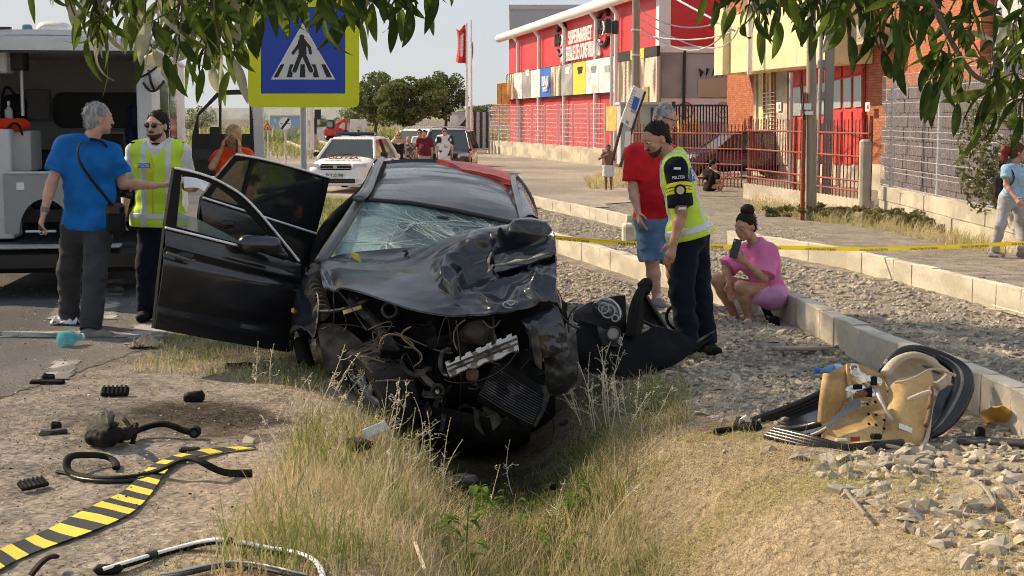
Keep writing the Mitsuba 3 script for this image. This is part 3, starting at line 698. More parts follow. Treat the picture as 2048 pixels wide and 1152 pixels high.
# excavator
ex = thing('excavator', 'small red excavator with raised arm beyond the police car', 'excavator')
XF.append(np.eye(4)); o = at(668, 272, 84); sc = 84 / FPX
E_ = lambda dx, dy: np.array([o[0] + dx * sc, 84, o[2] - dy * sc])
part(ex, 'body', bx(36 * sc, 1.2, 15 * sc, E_(-3, -8) + [0, .6, 0], .08), 'red_paint')
part(ex, 'cab', bx(15 * sc, .9, 20 * sc, E_(-8, -22) + [0, .5, 0], .05), 'dark_metal')
part(ex, 'window', bx(10 * sc, .03, 11 * sc, E_(-8, -23) + [0, .03, 0]), 'glass_dull')
part(ex, 'boom', tube([E_(4, -12), E_(8, -24), E_(22, -33)], [.13, .11, .09], 8), 'red_paint')
part(ex, 'arm', tube([E_(22, -33), E_(25, -24), E_(23, -12)], [.09, .08, .07], 8), 'red_paint')
part(ex, 'bucket', bx(9 * sc, .5, 8 * sc, E_(23, -8) + [0, .1, 0], .05), 'dark_metal')
part(ex, 'track', bx(34 * sc, .5, 9 * sc, E_(-3, 4) + [0, .5, 0], .1), 'dark_metal')
XF.pop()
# ---------------------------------------------------------------- supermarket
A, B = np.array([-.2, 100, 0.]), np.array([6.08, 62, 0.])
u = (B - A) / np.linalg.norm(B - A); wn = np.array([u[1], -u[0], 0]); wn = wn if wn[0] < 0 else -wn   # outward, to the left
v = np.array([-u[1], u[0], 0]); v = v if v[0] > 0 else -v
PS = (B, wn); PFr = (B, np.cross(v, [0, 0, 1.]))
sm = thing('supermarket', 'long red supermarket hall with white gutter, advertising boards and a picture covered front', 'building')
C = B + v * 26
floor_ = Polygon([A[:2], B[:2], C[:2], (A + v * 26)[:2]])
part(sm, 'wall', prism(floor_, 7.6, -.6), 'red_cladding')
part(sm, 'roof', prism(floor_.buffer(.25, join_style=2), .25, 7.0), 'white_paint')
part(sm, 'gutter', tube([A + wn * .45 + [0, 0, 7.0] - u * 1.5, B + wn * .45 + [0, 0, 7.0] + u * .4], .27, 12), 'white_paint', True)
def onw(px, py, off=0.0): return on_plane(px, py, PS[0] + wn * off, wn)
for x in (1036, 1078, 1129, 1192, 1233):
    q = onw(x, 150, .2); ms = [tube([[q[0], q[1], -.3], [q[0], q[1], 6.4], [q[0], q[1], 6.75] + wn * .28], .12, 8)]
    part(sm, 'downpipe', ms, 'white_paint', True)
part(sm, 'corner_column', bx(.5, .5, 8, c=(0, 0, 3.4), M=frame(B + v * .2 - u * .2, v)), 'white_paint')
EDGE = [1013.5, 1029, 1046, 1063, 1082, 1103, 1124, 1147.5, 1173, 1200, 1229]
COL = ['print_tan', 'print_pale', 'print_grey', 'print_pale', 'print_blue', 'print_tan', 'print_grey', 'print_yellow', 'print_pale', 'print_pale']
qa, qb = onw(1013.5, 180, .25), onw(1229, 180, .25)
part(sm, 'board_frame', prism(LineString([qa[:2] - wn[:2] * .1, qb[:2] - wn[:2] * .1]).buffer(.09, cap_style=2), 1.75, 2.82), 'dark_metal')
for a, b, c in zip(EDGE, EDGE[1:], COL):
    p, q = onw(a + .5, 180, .27), onw(b - .5, 180, .27)
    part(sm, 'advertising_board', prism(LineString([p[:2], q[:2]]).buffer(.06, cap_style=2), 1.62, 2.89), c)
def sign(s, px, py, h, wd, m='print_white', off=.08, name='lettering'): part(sm, name, text(s, h, onw(px, py, off), u, wn, .08, True, wd), m)
sign('SUPERMARKET', 1162, 70, .66, 5.8); sign('MATERIALE DE CONSTRUCTII', 1161, 103, .72, 9.6)
for px, py in ((1122, 80), (1206, 55)):
    sign('MA', px - 4, py, .62, 1.9, 'print_black'); sign('X', px + 5.5, py, .62, 1.0, 'print_white')
    o = onw(px + 1, py, .1)
    for s in (1, -1): part(sm, 'logo_arc', tube([o + u * (math.cos(t) * 1.0) + np.array([0, 0, s * (.42 + .42 * math.sin(t))]) for t in np.linspace(.25, math.pi - .25, 9)], .11, 6), 'print_black')
sign('BAU', 1092.5, 162, .5, 1.9, 'print_white', .36); sign('MIT', 1092.5, 178, .25, 1.4, 'print_white', .36)
for px, c in ((1055, 'print_white'), (1135, 'print_white'), (1160, 'print_black'), (1187, 'print_grey'), (1215, 'print_grey')):
    for k in range(2): part(sm, 'print_line', bx(1.2 - .3 * k, .03, .16, c=(0, 0, 0), M=frame(onw(px, 142 - 3 * (px - 1055) / 60 + k * 7, .34), u)), c)
for a, b, c in ((1238, 1262, 'print_tan'), (1263, 1290, 'print_tan'), (1291, 1316, 'print_tan')):
    p, q = onw(a, 180, .2), onw(b, 180, .2)
    part(sm, 'poster', prism(LineString([p[:2], q[:2]]).buffer(.06, cap_style=2), 2.3, 1.9), c)
    part(sm, 'poster_header', prism(LineString([p[:2], q[:2]]).buffer(.065, cap_style=2), .42, 4.22), 'print_black' if a != 1263 else 'print_yellow')
    part(sm, 'poster_footer', prism(LineString([p[:2], q[:2]]).buffer(.065, cap_style=2), .4, 1.48), 'print_yellow' if a == 1291 else 'print_black')
p, q = onw(1291, 180, .24), onw(1300, 180, .24)
part(sm, 'poster_print', prism(LineString([p[:2], q[:2]]).buffer(.06, cap_style=2), .9, 2.1), 'green_grass')
# its front
fr = lambda d, z, off=.0: B + v * d - u * -off * 1.0 + np.array([0, 0, z])
def fbox(d0, d1, z0, z1, m, off=.06, th=.1, name='front_panel'):
    part(sm, name, bx(d1 - d0, th, z1 - z0, c=(0, 0, 0), M=frame(B + v * (d0 + d1) / 2 + u * off + [0, 0, (z0 + z1) / 2], v)), m)
fbox(-.05, 26, 4.38, 4.62, 'white_paint', .14, .2, 'band')
fbox(.0, 26, -.4, 4.36, 'grey_cladding', .06)
for i in range(7): fbox(.05 + 1.0 + 3.3 * i - (1.0 if i == 0 else 0), .95 + 3.3 * i + 3.2 - (3.1 if i == 0 else 0) - .1, 2.55, 4.3, 'print_pale' if i else 'print_grey', .13, .04, 'picture')
for i in range(7): fbox(.05 + 3.3 * i, 3.25 + 3.3 * i, 1.55, 2.5, 'white_paint', .12, .05, 'icon_band')
mat('counter', (.52, .44, .31), rough=.6); mat('picture_wall', (.44, .42, .38), rough=.6)
for i, (d, z) in enumerate(((1.1, 2.02), (2.7, 2.02), (4.2, 2.02), (6.0, 2.02), (7.6, 2.02))):
    part(sm, 'icon', tube([B + v * (d + .32 * math.cos(t)) + u * .17 + [0, 0, z + .32 * math.sin(t)] for t in np.linspace(0, 2 * math.pi, 21)[:-1]], .025, 5, closed=True), 'print_grey' if i else 'red_paint')
    part(sm, 'icon', tube([B + v * (d - .12) + u * .17 + [0, 0, z - .1], B + v * d + u * .17 + [0, 0, z + .12], B + v * (d + .12) + u * .17 + [0, 0, z - .1]], .025, 5), 'print_grey' if i else 'red_paint')
Lp = lambda d, z: (B + v * d + u * .16 + [0, 0, z])
def pic(pts, m, off=.16, th=.02):
    P = prism([(d, z) for d, z in pts], th); M = np.eye(4); M[:3, 0], M[:3, 1], M[:3, 2], M[:3, 3] = v, (0, 0, 1), np.cross(v, [0, 0, 1]), B + u * off
    P.apply_transform(M); part(sm, 'picture_print', P, m)
pic([(1.6, 2.56), (1.6, 3.3), (4.3, 3.45), (6.6, 2.56)], 'counter', .16)
pic([(2.8, 3.25), (4.4, 3.4), (7.4, 2.75), (5.2, 2.57)], 'print_grey', .185)
pic([(5.3, 2.95), (6.0, 4.1), (6.5, 4.15), (6.7, 3.4), (7.3, 2.8), (6.2, 2.7)], 'print_tan', .21)
for k in range(9): pic([(1.7 + k * .23, 3.35), (1.62 + k * .23 + .1 * (k % 3), 3.75), (1.85 + k * .23, 3.6 + .12 * (k % 2))], 'print_black', .19)
for d in (1.0, 4.2, 7.5): part(sm, 'mullion', bx(.1, .1, 4.9, c=(0, 0, 0), M=frame(B + v * d + u * .22 + [0, 0, 2.0], v)), 'dark_metal')
gh = thing('grey_hall', 'tall grey hall standing behind the red supermarket', 'building')
p0 = at(1020, 19, 130); 
part(gh, 'wall', bx(13, 30, p0[2] + 1, c=(p0[0] + 6.5, 145, p0[2] / 2 - .5)), 'grey_cladding')
part(gh, 'parapet', bx(13.2, 30.2, .4, c=(p0[0] + 6.5, 145, p0[2] + .2)), 'pale_grey')
# pallets, gate, hopper, flagpoles
ps = thing('pallet_stack', 'stacked orange yellow timber packs behind the mesh fence', 'pallet')
for x0, x1, y0, y1 in ((994, 1002, 167, 208), (1003, 1014, 166, 208), (986, 1014, 209, 222), (990, 1014, 223, 250)):
    part(ps, 'pack', plate([(x0, y0), (x1, y0), (x1, y1), (x0, y1)], dplane(1000, 200, 95, 8), 1.2), 'timber')
F0, F1 = gnd(978, 306), gnd(1210, 333); F0[2] = F1[2] = -.32
fu = (F1 - F0) / np.linalg.norm(F1 - F0); fn_ = np.array([fu[1], -fu[0], 0]); fn_ = fn_ if fn_[1] < 0 else -fn_
mf = thing('mesh_fence', 'grey wire mesh fence on a concrete plinth along the supermarket yard', 'fence')
FL = np.linalg.norm(F1 - F0)
for i in range(7):
    a, b = F0 + fu * FL * i / 7, F0 + fu * (FL * (i + 1) / 7 - .05)
    part(mf, 'plinth', prism(LineString([a[:2], b[:2]]).buffer(.12, cap_style=2), .9, -.5), 'concrete')
for i in range(10):
    a = F0 + fu * FL * i / 9; part(mf, 'post', bx(.07, .07, 2.05, c=(a[0], a[1], 1.35)), 'galvanised')
for i in range(9):
    a, b = F0 + fu * (FL * i / 9 + .06) - fn_ * .06, F0 + fu * (FL * (i + 1) / 9 - .06) - fn_ * .06
    ms = [tube([a + [0, 0, z], b + [0, 0, z]], .011, 4, False) for z in np.arange(.74, 2.64, .21)]
    ms += [tube([a + (b - a) * t + [0, 0, .72], a + (b - a) * t + [0, 0, 2.62]], .008, 4, False) for t in np.linspace(.04, .96, 14)]
    part(mf, 'mesh_panel', ms, 'galvanised')
single('orange_poster', plate([(1212, 213), (1233, 212), (1233, 261), (1212, 262)], (F1 + fn_ * .08, fn_), .03), 'timber', 'orange poster fixed to the right end of the mesh fence', 'poster')
gt = thing('dark_gate', 'dark sliding gate of upright boards between concrete posts', 'gate')
pg = dplane(955, 260, 86, 6)
for i in range(6): part(gt, 'board', plate([(941 + i * 6.1, 224), (946.6 + i * 6.1, 224), (946.6 + i * 6.1, 296), (941 + i * 6.1, 296)], pg, .06), 'dark_metal' if i % 2 else 'grey_cladding')
part(gt, 'rail', plate([(940, 296.2), (977, 297), (977, 300), (940, 299)], pg, .12), 'grey_metal')
part(gt, 'post', plate([(931, 218), (940, 218), (940, 301), (931, 301)], dplane(935, 260, 85.5), .3), 'pale_grey')
hp = thing('ramp_wall', 'dark sloping ramp walls with a pale sign left of the gate', 'ramp')
part(hp, 'panel', plate([(898, 301), (931, 301), (931, 237), (925, 237), (898, 270)], dplane(915, 270, 84), .3), 'dark_metal')
part(hp, 'capping', plate([(895, 271), (924, 234), (930, 234), (930, 239), (899, 275)], dplane(915, 270, 83.8), .4), 'pale_grey')
part(hp, 'sign', plate([(900, 232), (918, 228), (918, 248), (900, 256)], dplane(915, 270, 85), .2), 'print_pale')
part(hp, 'rear_wall', plate([(903, 224), (935, 224), (935, 300), (903, 300)], dplane(915, 270, 88), .2), 'grey_cladding')
mat('flag_red', (.62, .05, .06), rough=.8); mat('flag_white', (.75, .68, .66), rough=.8)
for i, (x, top, fl) in enumerate(((933, 45, 'flag_red'), (942, 40, 'flag_white'))):
    t = thing('flagpole', ['white flagpole carrying a large red flag', 'right hand white flagpole with a small pale flag'][i], 'flagpole')
    b, p = at(x, 300, 84 + i), at(x, top, 84 + i)
    part(t, 'pole', tube([[p[0], p[1], -.4], p], [.075, .05], 10), 'white_paint', True)
    q = [[(935, 52), (928, 50), (920, 60), (912, 56)], [(934, 75), (928, 78), (922, 84), (916, 82)], [(934, 105), (928, 108), (922, 108), (914, 110)], [(934, 128), (926, 126), (918, 126), (911, 122)]] if not i else [[(942, 84), (944.5, 82), (946, 86)], [(942, 100), (945, 99), (946.5, 102)], [(942, 118), (944, 117), (945, 119)]]
    C_ = [[at(*c, 84 + i + .25 * math.sin(2.2 * k)) for k, c in enumerate(r_)] for r_ in q]
    part(t, 'flag', patch(C_, 12, 12, .01, 2), fl, True)
    if not i: part(t, 'flag_print', plate([(921, 72), (927, 66), (926, 112), (920, 114)], (at(924, 90, 83.6), np.array([0, 1., 0])), .01), 'flag_white')
# poles, info board, lamp post
def pole(name, px, w, ptop, pbase, D, m, label, taper=.8):
    b = at(px, pbase, D); r = w * D / FPX / 2; t = at(px, ptop, D)
    t_ = thing(name, label, 'pole'); part(t_, 'shaft', tube([[b[0], D, hz(b[0], D) - .3], [t[0], D, t[2]]], [r, r * taper], 14), m, True); return t_, t, D
t_, t, D = pole('lamp_post', 1223, 7, 40, 330, 62, 'galvanised', 'slim grey post with dark loudspeakers before the supermarket wall')
part(t_, 'speaker', bx(.25, .3, .6, t - [.17, .1, .25], .04), 'dark_metal'); part(t_, 'speaker', bx(.25, .3, .55, t + [.16, -.1, -.3], .04), 'dark_metal')
t_, t, D = pole('concrete_pole', 1272, 17.5, -60, 335, 48, 'old_wood', 'dark weathered utility pole before the supermarket corner', .85)
for z in (60, 110): part(t_, 'band', tube([at(1272, z, D) - [0, 0, .03], at(1272, z, D) + [0, 0, .03]], .155, 14), 'galvanised')
t_, t, D = pole('conduit_pole', 1582, 8, 145, 352, 44, 'grey_metal', 'grey steel pole at the corner of the brick building', 1)
t_, t, D = pole('utility_pole', 1623, 23, -60, 433, 29, 'old_wood', 'tall weathered wooden utility pole by the red picket fence', .72)
b = at(1623, 430, 29)
part(t_, 'notice', [bx(.2, .02, .12, at(1612, 213, 28.86)), bx(.2, .02, .07, at(1616, 226, 28.86))], 'print_white')
part(t_, 'conduit', tube([[b[0] - .19, 28.95, hz(b[0], 29) - .1], [b[0] - .2, 28.95, 2.2]], .045, 8), 'rust_paint')
part(t_, 'cable', [tube(spline([at(1600 + k * 4, 140, 28.85), at(1604 + k * 3, 210, 28.8), at(1608 + k * 2, 240, 28.84)], 8), .01, 5) for k in range(2)], 'print_black')
lp = thing('ladder_pole', 'grey concrete pole with rectangular openings before the red garage doors', 'pole')
M0 = at(1655, 300, 31)
mat('pole_grey', (.24, .24, .235), rough=.9)
for x in (1637, 1655): part(lp, 'leg', bx(.07 if x == 1637 else .2, .16, 7.5, (at(x, 300, 35)[0], 35, 3.2), .015), 'pole_grey')
for y in (60, 128, 192, 258, 320): part(lp, 'rung', bx(.2, .14, .19 if y != 258 else .26, (at(1644, y, 35)[0], 35.01, at(1643, y, 35)[2]), .015), 'pole_grey')
ib = thing('info_board', 'white notice board on two leaning dark legs', 'notice board')
pi_ = (at(1265, 215, 40), np.array([-.25, 1, 0]) / 1.03)
part(ib, 'panel', plate([(1268, 170), (1293, 184), (1266, 258), (1241, 243)], pi_, .04), 'print_white')
part(ib, 'edge', plate([(1289, 183), (1293, 184), (1266, 258), (1263, 257)], (pi_[0] - [0, .03, 0], pi_[1]), .02), 'dark_metal')
for a in ([(1269, 192), (1280, 198), (1272, 222), (1262, 216)], [(1263, 218), (1276, 225), (1274, 230), (1261, 223)], [(1253, 240), (1259, 243), (1257, 249), (1251, 246)]): part(ib, 'print', plate(a, (pi_[0] - [0, .012, 0], pi_[1]), .006), 'print_blue' if a[0][0] == 1269 else 'print_grey')
for k in range(7): part(ib, 'print', plate([(1266 - k * 1.7, 180 + 5 * k), (1272 - k * 1.7, 183.5 + 5 * k), (1271.5 - k * 1.7, 185 + 5 * k), (1265.5 - k * 1.7, 181.5 + 5 * k)], (pi_[0] - [0, .012, 0], pi_[1]), .006), 'print_grey')
for a, b in (((1248, 232), (1222, 330)), ((1270, 240), (1240, 334))):
    part(ib, 'leg', tube([on_plane(*a, pi_[0] + [0, .05, 0], pi_[1]), on_plane(*b, pi_[0] + [0, .05, 0], pi_[1])], .045, 6), 'dark_metal')
part(ib, 'paper', plate([(1251, 262), (1262, 263), (1260, 296), (1249, 294)], (pi_[0] - [0, .02, 0], pi_[1]), .006), 'print_white')
# ---------------------------------------------------------------- brick building and the fences before it
R0, R1 = gnd(1490, 396), gnd(1752, 438)
ru = (R1 - R0); ru[2] = 0; ru /= np.linalg.norm(ru); rn = np.array([-abs(ru[1]), -ru[0], 0]); rn /= np.linalg.norm(rn)
if abs(rn @ ru) > 1e-6: rn = np.array([ru[1], -ru[0], 0]); rn = rn if rn[0] < 0 else -rn
PB = (R0 - rn * 5.0, rn)
mat('brick', 0, rough=.9, spec=.2, fn=brickwork(float(ru[0]), float(ru[1])))
ob = lambda px, py, off=0.0: on_plane(px, py, PB[0] + rn * off, rn)
bb = thing('brick_building', 'orange brick building with cream balcony and two red garage doors', 'building')
gA, gB = ob(1453, 250), ob(1792, 250)
fl = Polygon([gA[:2], gB[:2], (gB - rn * 9)[:2], (gA - rn * 9)[:2]])
part(bb, 'wall', prism(fl, 9.0, -.6), 'brick')
part(bb, 'plinth', prism(LineString([(gA + rn * .05)[:2], (gB + rn * .05)[:2]]).buffer(.06, cap_style=2), 1.0, -.6), 'concrete')
def bplate(pix, off, m, name, th=.12, par=None): return part(par or bb, name, plate(pix, (PB[0] + rn * off, rn), th), m)
a, b = ob(1428, 143, 1.3), ob(1660, 100, 1.3)
def slab(p, q, d0, d1, z0, z1): return prism(Polygon([(p + rn * d1)[:2], (q + rn * d1)[:2], (q + rn * d0)[:2], (p + rn * d0)[:2]]), z1 - z0, z0)
pp, qq = ob(1452, 143), ob(1700, 100)
part(bb, 'balcony', slab(a - rn * 1.3, b - rn * 1.3, .03, 1.3, 3.25, 5.2), 'cream_paint')
part(bb, 'balcony_corner', slab(a - rn * 1.3 + ru * .9, a - rn * 1.3 + ru * 1.9, 1.31, 1.55, 3.2, 5.6), 'cream_paint')
o = ob(1500, 100, 1.7); part(bb, 'downpipe', tube([[o[0], o[1], 3.1], [o[0], o[1], 8]], .09, 10), 'white_paint', True)
part(bb, 'upper_soffit', slab(ob(1640, 100), ob(1792, 100), .03, .7, 3.75, 4.3), 'concrete')
bplate([(1507, 135), (1512, 135), (1512, 330), (1507, 330)], .14, 'concrete', 'pilaster'); bplate([(1552, 125), (1574, 122), (1574, 330), (1552, 330)], .16, 'concrete', 'pilaster')
bplate([(1513, 140), (1548, 134), (1548, 285), (1513, 285)], .06, 'cream_paint', 'recess_panel')
for x in (1526, 1542): bplate([(x, 135), (x + 3, 135), (x + 3, 282), (x, 282)], .2, 'rust_paint', 'window_bar', .04)
for k in range(12): bplate([(1526, 186 + 8 * k), (1549, 184 + 8 * k), (1549, 185.4 + 8 * k), (1526, 187.4 + 8 * k)], .24, 'galvanised', 'window_bar', .02)
for i, (x0, x1, yt, yb) in enumerate(((1578, 1656, 127, 318), (1663, 1725, 112, 330))):
    d = part(bb, 'garage_door', plate([(x0, yt + 3), (x1, yt - 10), (x1, yb), (x0, yb)], (PB[0] + rn * .1, rn), .08), 'red_paint')
    n = 3; wd = (x1 - x0) / n
    for k in range(n):
        l, r_ = x0 + wd * k + 2, x0 + wd * (k + 1) - 2; s = -13 / (x1 - x0); yo = s * (k * wd)
        part(d, 'leaf', plate([(l, yt + 9 + yo), (r_, yt + 6 + yo), (r_, yt + 42 + yo), (l, yt + 45 + yo)], (PB[0] + rn * .16, rn), .05), 'red_paint')
        part(d, 'pane', plate([(l + 1, yt + 50 + yo), (r_ - 1, yt + 47 + yo), (r_ - 1, yt + 104 + yo * .3), (l + 1, yt + 105 + yo * .3)], (PB[0] + rn * .15, rn), .04), 'glass_dull')
        part(d, 'leaf', plate([(l, yt + 111), (r_, yt + 111), (r_, yb - 2), (l, yb - 2)], (PB[0] + rn * .16, rn), .05), 'red_paint')
for x in (1553, 1730): bplate([(x, 205), (x + 9, 204), (x + 9, 222), (x, 223)], .22, 'print_white', 'notice', .02)
for x in (1557, 1734): bplate([(x, 209), (x + 2.5, 209), (x + 2.5, 218), (x, 218)], .235, 'red_paint', 'notice_print', .008)
# fences by the yard
rf = thing('picket_fence', 'rusty red iron picket fence on a low white plinth before the brick building', 'fence')
PR = (R0, rn); onr = lambda px, py, off=0.0: on_plane(px, py, R0 + rn * off, rn)
L0, L1 = onr(1494, 390), onr(1738, 425); n = 40
gz0 = hz(L0[0], L0[1]); gz1 = hz(L1[0], L1[1])
part(rf, 'plinth', slab(L0, L1, -.1, .1, -.6, gz0 + .38), 'white_paint' if 0 else 'concrete')
zt = L0[2] + 0
for i in range(n):
    q = L0 + (L1 - L0) * i / (n - 1); part(rf, 'picket', bx(.02, .02, 1.62, (q[0], q[1], gz0 + .38 + .81)), 'rust_paint')
for z in (.55, .75, 1.25, 1.72): part(rf, 'rail', tube([[*(L0 + rn * .03)[:2], gz0 + z], [*(L1 + rn * .03)[:2], gz0 + z]], .022, 6), 'rust_paint')
for t in (.0, .42, .98): q = L0 + (L1 - L0) * t; part(rf, 'post', bx(.07, .07, 1.75, (q[0] - rn[0] * .06, q[1] - rn[1] * .06, gz0 + 1.2)), 'rust_paint')
q = gnd(1727, 436)
single('concrete_post', noisy(bx(.22, .2, 1.75, (q[0], q[1], q[2] + .7), .05).subdivide().subdivide(), .01, 6), 'concrete', 'flaking white concrete post at the right end of the picket fence', 'post', smooth=40)
bf = thing('side_fence', 'dark red iron bar fence between the notice board and the brick building', 'fence')
S0, S1 = at(1262, 300, 47.0), at(1484, 300, 43.5)
for i in range(34):
    q = S0 + (S1 - S0) * i / 33; part(bf, 'bar', bx(.03, .03, 1.85, (q[0], q[1], .6)), 'rust_paint')
for z in (-.05, .35, .8, 1.25): part(bf, 'rail', tube([[S0[0], S0[1] - .03, z], [S1[0], S1[1] - .03, z]], .022, 6), 'rust_paint')
bk = thing('black_gate', 'tall black bar gate before the supermarket front', 'gate')
for i in range(18): part(bk, 'bar', plate([(1352 + i * 6, 212), (1354 + i * 6, 212), (1354 + i * 6, 320), (1352 + i * 6, 320)], dplane(1400, 260, 55), .06), 'dark_metal')
part(bk, 'rail', plate([(1344, 209), (1455, 209), (1455, 213), (1344, 213)], dplane(1400, 260, 54.9), .1), 'dark_metal'); part(bk, 'rail', plate([(1344, 318), (1455, 318), (1455, 322), (1344, 322)], dplane(1400, 260, 54.9), .1), 'dark_metal')
part(bk, 'post', plate([(1344, 203), (1351, 203), (1351, 325), (1344, 325)], dplane(1400, 260, 54.8), .12), 'dark_metal')
bo = thing('grey_booth', 'grey metal booth left of the black gate', 'booth')
part(bo, 'wall', plate([(1241, 209), (1342, 209), (1342, 330), (1241, 330)], dplane(1300, 260, 58), 2.0), 'grey_cladding'); part(bo, 'roof', plate([(1239, 204), (1344, 204), (1344, 209), (1239, 209)], dplane(1300, 260, 57.8), 2.4), 'pale_grey')
part(bo, 'door', plate([(1302, 215), (1336, 215), (1336, 330), (1302, 330)], dplane(1300, 260, 57.9), .06), 'dark_metal')
pk = thing('brick_pallet', 'shrink wrapped pallet of orange bricks behind the black gate', 'pallet')
for i in range(4):
    for j in range(3): part(pk, 'brick_row', plate([(1357 + i * 11, 241 + j * 9), (1366.5 + i * 11, 241 + j * 9), (1366.5 + i * 11, 249 + j * 9), (1357 + i * 11, 249 + j * 9)], dplane(1380, 250, 57), .6), 'timber')
# concrete retaining wall, its panel fence, the block wall and brick annex behind
W0, W1 = gnd(1757, 441), gnd(2046, 512); W1 = W1 + (W1 - W0) * .6
wu = W1 - W0; wu[2] = 0; wu /= np.linalg.norm(wu); wn2 = np.array([wu[1], -wu[0], 0]); wn2 = wn2 if wn2[0] < 0 else -wn2
onw2 = lambda px, py, off=0.0: on_plane(px, py, W0 + wn2 * off, wn2)
rw = thing('retaining_wall', 'low board marked concrete wall under the wire panel fence', 'wall')
ztop = onw2(1757, 376)[2]; WL = np.linalg.norm((W1 - W0)[:2])
for i in range(8):
    a, b = W0 + wu * WL * i / 8, W0 + wu * (WL * (i + 1) / 8 - .012)
    for j, (z0, z1) in enumerate(((-.6, .14), (.15, .40), (.41, ztop))):
        part(rw, 'board_course', prism(Polygon([(a - wn2 * .2)[:2], (b - wn2 * .2)[:2], (b + wn2 * (.012 * ((i + j) % 3)))[:2], (a + wn2 * (.012 * ((i + 2 * j) % 3)))[:2]]), z1 - z0, z0), 'concrete')
wf = thing('panel_fence', 'tall galvanised wire panel fence on the concrete wall', 'fence')
zf = onw2(1790, 150)[2]
for px in (1786, 1878, 1982): q = onw2(px, 300, -.1); part(wf, 'post', bx(.06, .06, zf - ztop + .5, (q[0], q[1], (zf + ztop) / 2 - .2), .01), 'galvanised')
q0, q1 = onw2(1762, 300, -.06), onw2(2075, 300, -.06)
for z in np.r_[np.linspace(ztop + .08, zf, 9), ztop + .42, ztop + 1.0]: part(wf, 'wire', tube([[q0[0], q0[1], z], [q1[0], q1[1], z]], .007, 5), 'grey_metal')
nn = int(np.linalg.norm((q1 - q0)[:2]) / .1)
part(wf, 'mesh_wires', [tube([q0 * [1, 1, 0] + (q1 - q0) * [1, 1, 0] * t + [0, 0, ztop + .04], q0 * [1, 1, 0] + (q1 - q0) * [1, 1, 0] * t + [0, 0, zf]], .0035, 4, False) for t in np.linspace(0, 1, nn)], 'grey_metal', kind='stuff')
bw = thing('block_wall', 'unplastered grey block wall behind the wire panel fence', 'wall')
mat('block', 0, rough=.95, spec=.1, fn=mottled((.17, .145, .15), (.12, .10, .108), 3, 3))
zb = on_plane(1850, 168, W0 - wn2 * 2.2, wn2)[2]
for j in range(9):
    for i in range(20):
        a = onw2(1792, 300, -2.2) + wu * (.82 * (i - (.5 if j % 2 else 0)) - .3); dz = (zb + .5) / 9
        part(bw, 'block', bx(.805, .25, dz - .015, M=frame([a[0] - wn2[0] * .1 * 0, a[1], -.5 + dz * (j + .5)] + wn2 * (.01 * ((i * 7 + j * 3) % 3)), wu), ch=.01), 'block')
part(bw, 'mortar', slab(onw2(1792, 300, -2.2) - wu * .9, onw2(1792, 300, -2.2) + wu * 15.4, -.12, .09, -.5, zb - .02), 'concrete')
ax = thing('brick_annex', 'orange brick annex with pale grey upper wall above the block wall', 'building')
mat('annex_brickwork', 0, rough=.9, spec=.2, fn=brickwork(float(wu[0]), float(wu[1])))
a, b = on_plane(1786, 100, W0 - wn2 * 3.2, wn2), on_plane(1960, 100, W0 - wn2 * 3.2, wn2)
part(ax, 'wall', slab(a, b, -6, 0, -.5, 9), 'annex_brickwork'); part(ax, 'grey_wall', slab(b + wu * .02, b + wu * 9, -6, -.3, -.5, 9), 'pale_grey')
part(ax, 'window', plate([(2008, 108), (2046, 108), (2046, 152), (2008, 152)], (b - wn2 * .28, wn2), .06), 'dark_metal')
# bush in the fence, weeds by the wall
scene['bush_leaf'] = {'type': 'principledthin', 'base_color': mikit.proc(lambda p, n, uv: mix((.10, .115, .05), (.21, .21, .10), cell_rand(p.x * 9, p.y * 9, p.z * 9))), 'roughness': .7, 'diff_trans': .6}
b_ = thing('grey_bush', 'grey green bush growing through the wire panel fence', 'bush')
o = onw2(2000, 320, .1); cm, tips = crown(o + [0, 0, .1], (.55, .6, .85), 2200, .045, 31, 22); part(b_, 'foliage', cm, 'bush_leaf')
part(b_, 'stems', [tube(spline([[o[0], o[1], ztop - .1], (o + k) / 2 + [.1, 0, .1], k], 6), np.linspace(.014, .004, 6), 5) for k in tips[::2]], 'bark')
pl_ = thing('wall_weeds', 'green and straw coloured weeds along the foot of the walls', 'weeds', kind='stuff')
r = np.random.default_rng(8); ms = []
for px, py, w_, h_, k in ((1560, 433, .35, .22, 500), (1640, 440, .8, .3, 1400), (1700, 445, .6, .28, 900), (1790, 452, .6, .3, 900), (1850, 462, .5, .42, 900), (1900, 468, .45, .4, 900), (1925, 472, .4, .3, 600), (1960, 478, .3, .25, 300)):
    g = gnd(px, py); ms.append(crown(g + [0, 0, h_ * .4], (w_, .4, h_ * .6), k, .055, int(px), 14)[0])
part(pl_, None, ms, 'bush_leaf')
dwl = thing('wall_straw', 'dry straw tufts along the foot of the walls and under the notice board', 'dry grass', kind='stuff')
part(dwl, None, [far_lawn(region([(1500, 425), (1500, 405), (1760, 438), (2040, 500), (2000, 515), (1760, 462)]), 5000, .35, .012, 12), far_lawn(region([(1170, 362), (1265, 345), (1262, 376), (1180, 380)]), 1500, .45, .02, 13)], 'straw_grass')
# overhead cables
for i, q in enumerate(([(1280, 20, 48), (1390, 55, 47), (1500, 10, 46)], [(1282, 38, 48), (1390, 92, 47), (1478, 55, 44)], [(1282, 55, 48), (1350, 95, 47), (1460, 50, 44)], [(1320, -20, 48), (1420, 35, 45), (1470, 62, 44)], [(1282, 70, 48), (1340, 78, 47), (1460, 65, 44)])):
    single('overhead_cable', tube(spline([at(*c) for c in q], 20), .022 if i != 3 else .035, 5), 'pale_grey', ['highest', 'second', 'third', 'thick straight', 'lowest'][i] + ' pale cable hanging from the utility pole before the red wall', 'cable')
